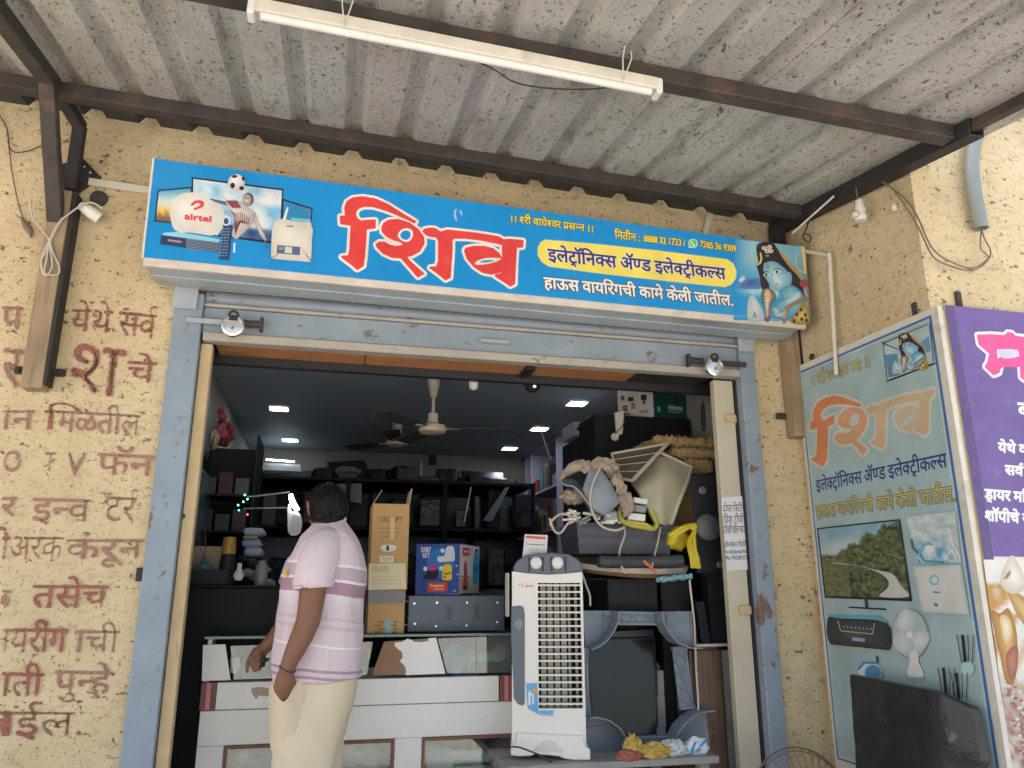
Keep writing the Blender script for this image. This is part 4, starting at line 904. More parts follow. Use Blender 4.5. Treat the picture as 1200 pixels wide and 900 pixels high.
bx('inner_shelf', (XLc+.021, YC+.03, .60), (XRc-.021, .929, .615), 'galvanised', ct, 0)
ztop = 1.298
bx('glass_top', (XLc-.01, YC-.005, ztop), (XRc, .95, ztop+.008), CG, ct, 0)
bx('top_edge', (XLc-.011, YC-.008, ztop-.002), (XRc, YC-.0055, ztop+.009), mat('glass_edge', (.10, .20, .18), .15, var=.1), ct, 0)
def trap(pxs, y, m_, name, th=.012): return build(MB().prism([PY(*p, y) for p in pxs], (0, th, 0)), name, m_, ct)
trap([(238, 756), (264, 755), (270, 797), (236.5, 798)], YC-.003, 'laminate', 'case_panel')
trap([(436, 791.5), (450, 752), (511, 747.5), (522, 789.5)], YC-.003, 'brown_board', 'case_panel')
pe = [(475,791.2),(476,786),(474,780),(468.5,775),(472,770),(471,764),(466,760),(462,757),(463,753),(470,752.5),(475,750),(477,748.5),(483,750),(485,752),(493,752.5),(502,751),(502,748),(511,747.2),(522,789.4)]
trap([(p[0], p[1]) for p in pe], YC-.0045, 'laminate', 'peeled_laminate', .0012)
trap([(270, 757), (437, 752), (430, 791), (274, 796.5)], YC+.004, CG, 'front_glass', .004)
trap([(513, 748), (604, 745), (604, 788.5), (524, 789)], YC+.004, CG, 'front_glass', .004)
build(MB().bar(PY(559, 747, YC+.0), PY(559, 789, YC+.0), .004, .004), 'glass_joint', 'galvanised', ct)
sm_ = Print((0, YC-.0125, 0), (0, -1, 0)); sm_.sm([(294,808),(303,805),(315,806),(319,803),(324,809),(315,816),(304,815),(300,819)], (.50,.36,.22)); sm_.build('scuff_mark', print_mat('scuff', .7, worn=(40, .55)), ct)

def blob(c, r, seed, sub=3, amp=.25, sq=(1, 1, 1), freq=2.2):
    bm = bmesh.new(); bmesh.ops.create_icosphere(bm, subdivisions=sub, radius=1); mb = MB()
    vs = []
    for v in bm.verts:
        n = v.co.normalized(); k = 1 + amp*noise.noise(n*freq + Vector((seed, seed*.7, 0))) + amp*.5*noise.noise(n*freq*2.7 + Vector((0, seed, 3))) - amp*.6*abs(noise.noise(n*freq*1.7 + Vector((seed, 2, 1))))
        vs.append(Vector(c) + Vector((n.x*r*k*sq[0], n.y*r*k*sq[1], n.z*r*k*sq[2])))
    mb.add(vs, [tuple(v.index for v in f.verts) for f in bm.faces]); bm.free(); return mb
mat('milky_bag', (.55, .56, .55), .3, var=.1, vscale=8, bump=.006, bscale=18); mat('blue_pouch', (.14, .32, .62), .4, var=.12, bump=.004, bscale=20)
mat('teal_plastic', (.03, .42, .38), .4); mat('grey_card', (.38, .37, .35), .7); mat('paper_white', (.66, .66, .63), .8, var=.06)
one(blob(PY(533, 772, .42), .075, 4, 3, .22, (.8, .45, 1.05)), 'plastic_pouch', 'blue_pouch', 'blue plastic pouch behind the counter glass beside the peeling panel', 'pouch', smooth=60)
one(MB().lathe([(.05, -.012), (.062, -.008), (.064, .004), (.056, .014), (.046, .010)], 20, Matrix.Translation(PY(571, 780, .45)) @ Matrix.Rotation(R(75), 4, 'X') @ Matrix.Scale(1.3, 4, (1, 0, 0))), 'cable_roll', 'teal_plastic', 'teal roll of cable lying inside the counter glass', 'cable', smooth=40)
one(MB().bar(PY(549, 760, .5), PY(552, 786, .5), .10, .05), 'cardboard_piece', 'grey_card', 'grey cardboard piece behind the counter glass beside the blue pouch', 'cardboard', bevel=.003)
one(MB().box((.78, .40, 1.108), (.95, .62, 1.16)), 'black_case', 'black_paint', 'small black case inside the glass counter end beside the air cooler', 'case', bevel=.006)
one(MB().prism([PY(*p, .36) for p in [(270, 771), (281, 770), (282, 784), (276, 790), (270, 788)]], (0, .003, 0)), 'paper_slip', 'paper_white', 'white torn paper slip behind the glass near the reaching hand', 'paper')
one(blob(PY(414, 782, .45), .055, 9, 3, .3, (1, .6, .6)), 'clear_bag', 'milky_bag', 'small clear bag inside the counter beside the brown bare board', 'bag', smooth=60)
one(blob(PY(300, 890, .45), .10, 2, 3, .25, (1.1, .6, .8)), 'plastic_bag', 'milky_bag', 'milky plastic bag behind the counter window left of the trousers', 'bag', smooth=60)
one(blob(PY(420, 890, .45), .11, 5, 3, .25, (1.0, .6, .9)), 'plastic_bag', 'milky_bag', 'milky plastic bag behind the counter window right of the trousers', 'bag', smooth=60)
one(MB().prism([PY(*p, .40) for p in [(503, 872), (534, 880), (525, 925), (497, 920)]], (0, .03, 0)), 'white_folder', 'paper_white', 'white folder standing slantwise behind the glazed window beside the air cooler', 'folder', bevel=.002)
for i in range(2): one(MB().box((.52+.0*i, .47, .618 + i*.075), (1.05, .70, .682 + i*.075)), 'metal_tray', 'galvanised', ['lower', 'upper'][i] + ' grey metal tray of a pair behind the glazed counter window', 'tray', bevel=.004)

# ================================================================ goods on the counter
mat('cardboard', (.50, .30, .12), .75, var=.08, vscale=6, bump=.0006, bscale=90, spots=[((.34, .20, .09, .4), 5, .58, .12, (1, 1, 1))])
mat('cardboard_inside', (.55, .40, .24), .8); mat('grey_tape', (.18, .17, .165), .35, var=.08); mat('pale_label', (.66, .58, .38), .7, var=.04)
YK = .37
def carton(z0, z1, y1, label, x0=None, x1=None):
    t = thing('cardboard_box', label, 'box', ((x0+x1)/2, YK+.1, z0)); bx('carton', (x0, YK, z0), (x1, y1, z1), 'cardboard', t, .003); return t
zz0 = ztop+.009; zz1 = PY(450, 692, YK).z; zz2 = PY(450, 590, YK).z
xa, xb = PY(431, 720, YK).x, PY(474, 720, YK).x
k1 = carton(zz0, zz1, .62, 'lower upright brown cardboard box with wide grey tape standing on the counter', xa, xb)
bx('tape_band', (xa-.001, YK-.0015, PY(450, 707, YK).z), (xb+.001, .622, zz1+.0008), 'grey_tape', k1, 0)
pr = Print((0, YK-.001, 0), (0, -1, 0)); 
for r_ in range(4):
    for c_ in range(6):
        if (r_*6+c_) % 4: pr.poly([(439+c_*4.5, 728+r_*4), (442.5+c_*4.5, 728+r_*4), (442.5+c_*4.5, 730+r_*4), (439+c_*4.5, 730+r_*4)], (.18, .14, .09), up=(r_+c_ == 0))
pr.poly([(450, 726), (458, 726), (459, 742), (451, 742)], (.30, .42, .42)); pr.build('printed_panel', 'paper_print', k1)
k2 = carton(zz1+.002, zz2, .60, 'upper upright brown cardboard box with open flaps and a pale label', xa+.0, xb+.008)
xb += .008
pr = Print((0, YK-.001, 0), (0, -1, 0)); L0, L1 = PY(450, 661, YK).z, PY(450, 692, YK).z
pr.poly([(432.5, 660.5), (475, 660), (475.5, 690), (431.5, 691.5)], (.66, .58, .38))
pr.text('F06070', (436, 670), (456, 670), (436, 664), (.45, .33, .16), .0003)
for i in range(3): pr.line([(436, 676+i*4), (470, 676+i*4)], .7, (.5, .42, .26))
pr.poly([(445, 651.5), (461, 651.5), (461, 659), (445, 659)], (.68, .62, .52)); pr.text('30378', (447.5, 657), (458.5, 657), (447.5, 653.5), (.35, .28, .2), .0002)
pr.text('CROMPT', (444, 612), (472, 612), (444, 606), (.22, .14, .07), .0005)
for i, (x0, x1) in enumerate(((443, 469), (446, 467), (449, 465))): pr.line([(x0, 619+i*5), (x1, 619+i*5)], 1.6, (.36, .22, .10))
pr.sm([(446,641),(450,638.5),(460,638.5),(465,641),(460,646),(450,646)], (.68, .66, .62)); pr.poly([(453,639),(455.5,639),(456,645),(452.5,645)], (.03,.03,.03))
pr.poly([(457, 606), (463, 606), (462, 632), (457, 632)], (.60, .45, .28)); pr.build('printed_panel', 'paper_print', k2)
for px0, px1, py0, py1, nm in ((427, 438, 596, 583, 0), (470, 480, 594, 580, 1)): pass
zt2 = zz2
fl = MB().prism([(xa, YK+.002, zt2), (xa, .60, zt2), (xa+.045, .57, zt2+.075), (xa+.045, YK+.05, zt2+.075)], (.003, 0, -.001)); build(fl, 'flap', 'cardboard_inside', k2)
fl = MB().prism([(xb, YK+.002, zt2), (xb, .60, zt2), (xb+.012, .57, zt2+.08), (xb+.012, YK+.02, zt2+.085)], (-.003, 0, -.001)); build(fl, 'flap', 'cardboard_inside', k2)
fl = MB().prism([(xa+.004, YK+.23, zt2), (xb-.004, YK+.23, zt2), (xb-.01, YK+.26, zt2+.02), (xa+.02, YK+.26, zt2+.012)], (0, .003, 0)); build(fl, 'flap', 'cardboard_inside', k2)

# amplifier
YA = .46; a0, a1 = PY(479, 698, YA), PY(591, 738, YA)
mat('amp_grey', (.10, .125, .155), .45, metal=.2, var=.1, vscale=8, spots=[((.2, .21, .22, .4), 9, .62, .1, (1, 1, 1))])
am = thing('amplifier', 'dark grey steel amplifier case with rack handle lying on the counter', 'amplifier', ((a0.x+a1.x)/2, YA, ztop+.009))
bx('case', (a0.x, YA, ztop+.012), (a1.x, YA+.34, a0.z), 'amp_grey', am, .003)
for px, py in [(485.5, 707), (512, 706), (547.5, 706), (583, 706), (486, 731), (511, 734), (547, 733), (583, 729)]:
    build(MB().lathe([(.007, 0), (.006, .003), (0, .004)], 8, Matrix.Translation(PY(px, py, YA)) @ Matrix.Rotation(R(90), 4, 'X')), 'screw', 'chrome', am)
build(MB().tube(catmull([PY(479, 705, YA+.02), PY(473, 705, YA-.0), PY(470.5, 712, YA-.01), PY(470.5, 728, YA-.01), PY(473, 732, YA), PY(479, 732, YA+.02)], 4), .004, 8), 'handle', 'galvanised', am, smooth=60)
for i in range(12): bx('vent_slot', (a0.x+.19 + i*.006 + (.11 if i > 5 else 0), YA-.0008, ztop+.07), (a0.x+.192 + i*.006 + (.11 if i > 5 else 0), YA-.0002, ztop+.14), 'black_paint', am, 0)
bx('foot', (a0.x+.04, YA+.02, ztop+.0085), (a0.x+.08, YA+.06, ztop+.0118), 'black_paint', am, 0); bx('foot', (a1.x-.08, YA+.02, ztop+.0085), (a1.x-.04, YA+.06, ztop+.0118), 'black_paint', am, 0)

# printed toy / appliance set box
cA = PY(539, 696, .47); zb0 = a0.z+.001; zb1 = PY(540, 637, .47).z
uf = Vector((-.955, .30, 0)); us = Vector((.58, .815, 0)); wf = .235; ws = .175
cA = Vector((cA.x, .475, zb0)); H = Vector((0, 0, zb1-zb0))
sb_ = thing('appliance_box', 'blue printed carton with small appliance pictures on top of the amplifier', 'box', cA)
mat('blue_print', (.025, .06, .26), .35, var=.25, vscale=5)
build(MB().prism([cA, cA+uf*wf, cA+uf*wf+us*ws, cA+us*ws], H), 'carton', 'blue_print', sb_, bevel=.002)
nf = uf.cross(Vector((0, 0, 1))).normalized(); nf = nf if nf.y < 0 else -nf
ns = us.cross(Vector((0, 0, 1))).normalized(); ns = ns if ns.y < 0 else -ns
pf = Print(cA + nf*.0015, nf); TK = lambda p: (480 + p[0]/7.5, 625 + p[1]/7.5)
pf.poly([(88,100),(440,96),(425,525),(85,515)], (.025,.075,.30), TK); pf.ell((270,260), 120, 130, (.03,.17,.45), TK)
pf.text('DAIRY', TK((100,165)), TK((188,165)), TK((100,125)), (.62,.64,.68), .001); pf.text('SET', TK((112,215)), TK((176,215)), TK((112,178)), (.62,.64,.68), .001)
pf.sm([(325,122),(385,118),(398,230),(370,245),(270,252),(245,235),(250,205),(305,195)], (.62,.62,.68), TK); 
for e in [(290,152),(138,312),(277,308)]: pf.ell(e, 18, 20, (.66,.68,.72), TK, 12)
pf.sm([(170,320),(240,300),(246,390),(160,405),(120,395),(140,365)], (.012,.012,.018), TK); pf.sm([(175,285),(230,278),(240,320),(170,325)], (.48,.04,.26), TK)
pf.sm([(300,282),(362,278),(372,350),(365,410),(295,408),(286,380)], (.74,.50,.03), TK); pf.line([(302,350),(335,358),(366,340)], 9, INK, TK); pf.ell((308,385), 9, 9, INK, TK, 8)
pf.poly([(160,430),(332,428),(330,515),(157,516)], (.62,.06,.05), TK); pf.text('Prozone', TK((180,475)), TK((298,470)), TK((180,450)), (.8,.62,.2), .0008); pf.line([(215,492),(300,490)], 8, (.75,.6,.5), TK)
for e in [(415,285),(395,505),(420,360)]: pf.ell(e, 10, 9, (.5,.52,.55), TK, 5)
pf.build('front_print', 'paper_print', sb_)
ps = Print(cA + ns*.0015, ns)
ps.poly([(444,100),(612,120),(608,525),(432,530)], (.60,.58,.58), TK); ps.poly([(440,400),(610,390),(608,525),(432,530)], (.46,.36,.28), TK); ps.poly([(466,122),(528,126),(526,200),(464,196)], (.55,.05,.06), TK); ps.line([(476,160),(515,162)], 14, (.7,.6,.5), TK)
ps.sm([(480,262),(500,258),(508,400),(512,480),(486,500),(464,480),(474,400)], (.40,.06,.08), TK); ps.ell((488,480), 20, 22, (.03,.03,.04), TK); ps.line([(445,375),(490,390),(535,375)], 12, (.25,.12,.1), TK)
ps.sm([(575,150),(600,145),(608,280),(600,440),(575,455),(555,430),(558,250)], (.02,.30,.48), TK); ps.line([(560,290),(580,320),(604,295)], 12, (.03,.06,.12), TK); ps.ell((588,148), 14, 14, INK, TK, 8); ps.line([(546,130),(546,190)], 10, (.3,.3,.32), TK)
ps.build('side_print', 'paper_print', sb_)
# ================================================================ person at the counter
mat('skin', (.225, .105, .062), .55, var=.08, vscale=9, spec=.4, bump=.0006, bscale=130)
def hair_mat():
    m = mat('hair', (.006, .0055, .006), .5, var=.5, vscale=60, bump=.010, bscale=60, spec=.3); return m
hair_mat()
YB = -.06
def Pz(px, py, Y=YB): return PY(px, py, Y)
def rings_mesh(secs, n=36, e=2.3):
    """secs: (cx, cy, z, hx, hy) stacked super-ellipses"""
    mb = MB(); vs = []
    for cx, cy, z, hx, hy in secs:
        for k in range(n):
            t = 2*math.pi*k/n; c_, s_ = math.cos(t), math.sin(t)
            vs.append(Vector((cx + hx*math.copysign(abs(c_)**(2/e), c_), cy + hy*math.copysign(abs(s_)**(2/e), s_), z)))
    fs = [(i*n+k, i*n+(k+1) % n, (i+1)*n+(k+1) % n, (i+1)*n+k) for i in range(len(secs)-1) for k in range(n)]
    fs.append(tuple(reversed(range(n)))); fs.append(tuple((len(secs)-1)*n+k for k in range(n)))
    return mb.add(vs, fs)
def remesh(o, vox, smooth=6, fac=.6):
    md = o.modifiers.new('r', 'REMESH'); md.mode = 'VOXEL'; md.voxel_size = vox; md.use_smooth_shade = True
    s = o.modifiers.new('s', 'SMOOTH'); s.iterations = smooth; s.factor = fac
    mod_mesh(o)
    for p in o.data.polygons: p.use_smooth = True
    return o
pe_ = thing('person', 'person in pink striped polo shirt and cream trousers standing at the counter', 'person', (Pz(370, 800).x, YB, .30))
# --- shirt torso from the silhouette
sil = [(797, 318, 424), (785, 317, 424.5), (765, 318.5, 425.5), (745, 320, 426.5), (725, 321.5, 427), (705, 324.5, 427.5), (685, 328, 428), (667, 332, 427.5), (650, 338, 425), (637, 344, 421), (628, 351, 416.5), (620, 360, 411.5), (613, 367.5, 407), (607, 371, 404)]
hy = [.185, .185, .185, .188, .192, .196, .20, .202, .20, .19, .165, .125, .085, .068]
tw = []
for (y, l, r_), h_ in zip(sil, hy):
    a, b = Pz(l, y), Pz(r_, y); tw.append(((a.x+b.x)/2, YB + .01, a.z, (b.x-a.x)/2, h_))
sh_ = rings_mesh(tw, 40, 2.5)
YS = YB - .185
def tube_px(mb, pts, n=16): mb.tube([PY(p[0], p[1], p[2]) for p in pts], [p[3] for p in pts], n)
# near sleeve (left arm) and far sleeve
tube_px(sh_, [(385, 634, YB-.09, .068), (380, 644, YB-.13, .066), (376, 655, YB-.15, .058)], 20)
tube_px(sh_, [(372, 640, YB+.14, .070), (352, 665, YB+.17, .072), (342, 690, YB+.18, .070)], 18)
so = build(sh_, 'polo_shirt', 'skin', pe_)
remesh(so, .007, 7)
slv = MB(); tube_px(slv, [(388, 629, YB-.075, .050), (381, 638, YB-.125, .074), (376, 650, YB-.170, .080), (371, 664, YB-.190, .081), (368, 677, YB-.197, .083), (367, 687, YB-.198, .084), (366.8, 689, YB-.198, .080), (367, 684, YB-.198, .074), (370, 668, YB-.19, .070)], 28)

zS = lambda y: Pz(380, y).z
def shirt_material():
    m = bpy.data.materials.new('striped_jersey'); m.use_nodes = True; MATS['striped_jersey'] = m
    N = m.node_tree.nodes; L = m.node_tree.links; b = N['Principled BSDF']; b.inputs['Roughness'].default_value = .85; b.inputs['Specular IOR Level'].default_value = .2
    tc = N.new('ShaderNodeTexCoord'); sp = N.new('ShaderNodeSeparateXYZ'); L.new(tc.outputs['Object'], sp.inputs[0])
    n = N.new('ShaderNodeTexNoise'); n.inputs['Scale'].default_value = 5; L.new(tc.outputs['Object'], n.inputs['Vector'])
    # stripes run level round the body, sagging a little towards the back
    m1 = N.new('ShaderNodeMath'); m1.operation = 'MULTIPLY_ADD'; m1.inputs[1].default_value = .020; L.new(n.outputs[0], m1.inputs[0]); L.new(sp.outputs[2], m1.inputs[2])
    m2 = N.new('ShaderNodeMath'); m2.operation = 'MULTIPLY_ADD'; m2.inputs[1].default_value = .11; L.new(sp.outputs[0], m2.inputs[0]); L.new(m1.outputs[0], m2.inputs[2])
    rp = N.new('ShaderNodeValToRGB'); rp.color_ramp.interpolation = 'CONSTANT'
    mr = N.new('ShaderNodeMapRange'); z0, z1 = .80, 1.50; mr.inputs[1].default_value = z0; mr.inputs[2].default_value = z1; L.new(m2.outputs[0], mr.inputs[0])
    PK = (.68, .56, .60); LT = (.70, .60, .635); WH = (.80, .77, .78); MA = (.42, .25, .33); MV = (.55, .42, .48); GR = (.40, .29, .36)
    off = .012
    bands = [(797, PK), (792.5, GR), (789.5, PK), (784.5, GR), (781.5, PK), (756, WH), (753.5, PK), (736, (.60, .48, .53)), (731.5, PK), (726, (.60, .48, .53)), (721.5, PK), (712, LT), (703, (.72, .66, .68)), (696.5, MA), (682, WH), (679.5, MV), (665, WH), (662, PK)]
    els = rp.color_ramp.elements; els[0].position = 0; els[0].color = (*PK, 1)
    first = True
    for y, c in bands:
        pos = min(1, max(0, (zS(y) - .30 + off - z0)/(z1-z0)))
        e = els.new(pos); e.color = (*c, 1)
    els.remove(els[-1]) if els[-1].position >= .999 else None
    L.new(mr.outputs[0], rp.inputs[0]); L.new(rp.outputs[0], b.inputs['Base Color'])
    n2 = N.new('ShaderNodeTexNoise'); n2.inputs['Scale'].default_value = 6; n2.inputs['Detail'].default_value = 3; mp = N.new('ShaderNodeMapping'); mp.inputs['Scale'].default_value = (2.2, 2.2, .6); L.new(tc.outputs['Object'], mp.inputs[0]); L.new(mp.outputs[0], n2.inputs['Vector'])
    bp = N.new('ShaderNodeBump'); bp.inputs['Distance'].default_value = .03; bp.inputs['Strength'].default_value = .7; L.new(n2.outputs[0], bp.inputs['Height']); L.new(bp.outputs[0], b.inputs['Normal'])
    return m
so.data.materials.clear(); so.data.materials.append(shirt_material())
sl_o = build(slv, 'sleeve', mat('pink_jersey', (.69, .575, .61), .85, var=.05, vscale=5, spec=.2, bump=.014, bscale=9), so, smooth=70)
# folds
for v, nr in zip(so.data.vertices, [v.normal.copy() for v in so.data.vertices]):
    p = v.co; f = noise.noise(Vector((p.x*9, p.y*9, p.z*3.2))) + .8*noise.noise(Vector((p.x*6+3+p.z*4, p.y*5, p.z*9))) - .9*abs(noise.noise(Vector((p.x*11+p.z*5, p.y*8, p.z*4))))
    v.co = p + nr*f*.009
# collar
nk = [Pz(372, 609), Pz(404, 608)]; ncx = (nk[0].x+nk[1].x)/2 - .005
build(MB().lathe([(.070, -.012), (.074, .0), (.068, .026), (.064, .030), (.062, .012)], 24, Matrix.Translation((ncx, YB+.005, nk[0].z-.006)) @ Matrix.Rotation(R(-12), 4, 'Y') @ Matrix.Scale(1.12, 4, (0, 1, 0)), caps=False), 'collar', 'striped_jersey', so, smooth=60)
# placket pen, dark, in the pocket
build(MB().tube([PY(334, 668, YB-.13), PY(335.5, 676, YB-.13)], .007, 8), 'yellow_tag', mat('yellow_tag', (.7, .5, .06), .5), so)
# --- trousers
tr = []
for y, l, r_, h_ in [(786, 322, 420, .165), (800, 319.5, 419, .168), (815, 317, 417, .170), (830, 316, 414, .172), (850, 316, 408, .172), (868, 316.5, 402, .17)]:
    a, b = Pz(l, y), Pz(r_, y); tr.append(((a.x+b.x)/2, YB+.01, a.z, (b.x-a.x)/2, h_))
tm = rings_mesh(tr[::-1], 36, 2.6)
hz = tr[-1][2]
nx = (Pz(316.5, 868).x + Pz(396, 868).x)/2; bxk = Pz(398, 868).x
def leg(cx, cy, k=1):
    L_ = rings_mesh([(cx+.004, cy, .335, .098, .080), (cx, cy, .45, .090, .078), (cx-.008, cy, .58, .100, .082), (cx-.004, cy, hz-.14, .118, .088), (cx, cy, hz-.02, .140*k, .092), (cx+.012*k-.03*(1-k), cy+.006*(1 if cy < YB else -1), hz+.05, .150*k*k, .088)], 26, 2.3)
    o_ = len(tm.v); tm.v += L_.v; tm.f += [[i+o_ for i in f] for f in L_.f]; tm.c += L_.c
leg(nx+.004, YB-.078, .96); leg(nx+.048, YB+.085, .8)
to = build(tm, 'trousers', mat('cream_cotton', (.70, .59, .43), .85, var=.05, vscale=6, bump=.01, bscale=5, spec=.2), pe_); remesh(to, .008, 9)
for v, nr in zip(to.data.vertices, [v.normal.copy() for v in to.data.vertices]):
    p = v.co; v.co = p + nr*(.007*noise.noise(Vector((p.x*7, p.y*7, p.z*3))) + .006*noise.noise(Vector((p.x*12+p.z*8, p.y*9, p.z*6))) - .004*max(0, 1-abs(noise.noise(Vector((p.x*5+p.z*6, p.y*4, p.z*4+2))))*5))
va = [(319, 801, .150), (322, 812, .185), (327, 820, .198), (333, 823.5, .202), (339, 818, .200), (344, 808, .190), (349, 798, .172)]
vb = [(315, 806, .085), (315, 845, .080), (318, 880, .085), (332, 900, .100), (350, 890, .125), (362, 850, .135), (366, 806, .145)]
VA = catmull([PY(x, y, YB-d) for x, y, d in va], 5); VB = catmull([PY(x, y, YB-d) for x, y, d in vb], 5)
build(MB().grid(lambda u, v: VA[int(u*(len(VA)-1)+.5)].lerp(VB[int(u*(len(VA)-1)+.5)], v) + Vector((0, -.010*math.sin(math.pi*v)*(1-v), 0)), len(VA)-1, 8), 'pocket', 'cream_cotton', to, smooth=70)
pk = MB().tube(VA, .0045, 8)
build(pk, 'pocket_edge', 'cream_cotton', to, smooth=60)
for s, cx, cy in ((-1, nx-.012, YB-.085), (1, nx+.028, YB+.09)):
    sho = rings_mesh([(cx-.06, cy, .302, .135, .048), (cx-.06, cy, .325, .135, .050), (cx-.045, cy, .35, .115, .046), (cx-.01, cy, .375, .075, .042)], 24, 2.4)
    build(sho, 'shoe', mat('shoe_leather', (.05, .035, .03), .4), pe_, smooth=50)
# --- body: head, neck, arms, hands as one surface
bd = MB()
hc = PY(382.5, 598, YB-.005)
def headpt(u, v):
    pass
Rh = Matrix.Translation(hc) @ Matrix.Rotation(R(22), 4, 'Z') @ Matrix.Rotation(R(-16), 4, 'X')     # local +Y = where the face looks
hd_ = MB(Rh); bm = bmesh.new(); bmesh.ops.create_icosphere(bm, subdivisions=4, radius=1); vs = []
for v in bm.verts:
    n = v.co; x, y, z = n.x*.076, n.y*.096, n.z*.112
    if z < 0: k = 1 - .32*(-n.z)**1.5; x *= k; y = y*(1-.20*(-n.z)**1.5) + .016*(-n.z)**2
    if n.y > .3 and n.z < .2: y += .004
    vs.append((x, y, z - .004))
hd_.add(vs, [tuple(v.index for v in f.verts) for f in bm.faces]); bm.free()
hd_.tube([(0, .086, .012), (0, .104, -.012), (0, .110, -.026), (0, .092, -.036)], [.009, .011, .015, .010], 10)      # nose
hd_.tube([(-.024, .086, -.058), (0, .097, -.058), (.024, .086, -.058)], [.006, .009, .006], 8)                       # lips
hd_.tube([(-.03, .066, -.096), (0, .082, -.102), (.03, .066, -.096)], [.016, .02, .016], 8)                          # chin
for s in (-1, 1):
    hd_.tube([(s*.016, .088, .030), (s*.04, .082, .034), (s*.058, .062, .026)], [.007, .009, .006], 8)               # brow
    hd_.tube(catmull([(s*.072, -.004, .022), (s*.088, -.016, .026), (s*.090, -.020, .004), (s*.083, -.010, -.018), (s*.074, .000, -.028)], 4), [.008]*17, 8)   # ear rim
    hd_.tube([(s*.070, -.002, .018), (s*.082, -.010, .0), (s*.072, -.0, -.024)], [.010, .012, .008], 8)
bd.v += hd_.v; bd.f += hd_.f; bd.c += hd_.c
bd.tube([(ncx, YB+.005, nk[0].z-.05), (ncx-.004, YB+.005, nk[0].z+.0), (hc.x+.006, hc.y-.012, hc.z-.05)], [.062, .060, .060], 16)
# torso core hidden under the shirt keeps the body one piece
core = [(cx, cy, z, hx*.72, h_*.74) for cx, cy, z, hx, h_ in tw]; cm_ = rings_mesh(core, 20, 2.2)
o0 = len(bd.v); bd.v += cm_.v; bd.f += [[i+o0 for i in f] for f in cm_.f]; bd.c += cm_.c
# near arm: shoulder, elbow, wrist, hand in the pocket
tube_px(bd, [(380, 640, YB-.10, .05), (371, 662, YB-.19, .056), (367, 690, YB-.20, .0545), (364, 712, YB-.205, .050), (361, 728, YB-.21, .0475), (354, 745, YB-.214, .045), (345, 764, YB-.214, .038), (338, 779, YB-.208, .0305), (335.5, 787, YB-.203, .030)], 18)
tube_px(bd, [(335.5, 787, YB-.202, .030), (334, 796, YB-.190, .037), (332.5, 806, YB-.176, .039), (332, 816, YB-.162, .032), (332, 822, YB-.150, .02)], 14)
tube_px(bd, [(341, 792, YB-.196, .013), (343.5, 800, YB-.186, .0125), (342, 809, YB-.172, .0115)], 10)   # thumb
for fx, ty in ((326, 822), (330, 826), (334, 827), (338, 824)): tube_px(bd, [(fx+1, 804, YB-.186, .0115), (fx+.5, 814, YB-.178, .011), (fx+1, ty, YB-.158, .009)], 10)
# far arm reaching towards the glass
tube_px(bd, [(365, 645, YB+.12, .05), (346, 680, YB+.19, .052), (337, 712, YB+.22, .047), (333, 735, YB+.23, .044), (322, 748, YB+.24, .037), (312, 757, YB+.245, .029), (308, 761, YB+.245, .028)], 16)
tube_px(bd, [(308, 761, YB+.245, .028), (302, 766, YB+.24, .031), (298, 771, YB+.235, .026)], 12)
for q_ in ([(296, 768), (290.5, 775), (289.5, 782), (289.8, 788.5)], [(299, 772), (295, 778), (297, 784), (300, 787)], [(302, 773), (299.5, 779), (302, 784), (305.5, 785)], [(305, 772), (304, 777), (306.5, 781), (308.5, 780)]):
    tube_px(bd, [(p[0], p[1], YB+.235-.004*i, .0105-.0013*i) for i, p in enumerate(q_)], 10)
tube_px(bd, [(305, 764, YB+.22, .013), (303.5, 770, YB+.208, .0125), (301.5, 774.5, YB+.205, .0105)], 10)
bo = build(bd, 'body', 'skin', pe_); remesh(bo, .0042, 2, .5)
# eyes (the face looks away into the shop)
for s in (-1, 1):
    build(MB(Rh).lathe([(0, -.011), (.008, -.008), (.011, 0), (.008, .008), (0, .011)], 12, Matrix.Translation((s*.032, .079, .014))), 'eye', mat('eye_white', (.6, .58, .55), .3), bo, smooth=60)
# wrist bands, key in the reaching hand
w0, w1 = PY(339, 779, YB-.209), PY(336, 786, YB-.204); ax = (w1-w0).normalized()
Mw = Matrix.Translation(PY(337, 783.5, YB-.206)) @ ax.to_track_quat('Z', 'Y').to_matrix().to_4x4()
build(MB().lathe([(.0325, -.003), (.0345, -.001), (.0345, .002), (.0325, .003)], 20, Mw, caps=False), 'wristband', 'wire_dark', bo)
build(MB().tube([PY(305, 781, YB+.225), PY(309.5, 779, YB+.215)], .008, 8), 'ring_key', 'black_paint', bo)
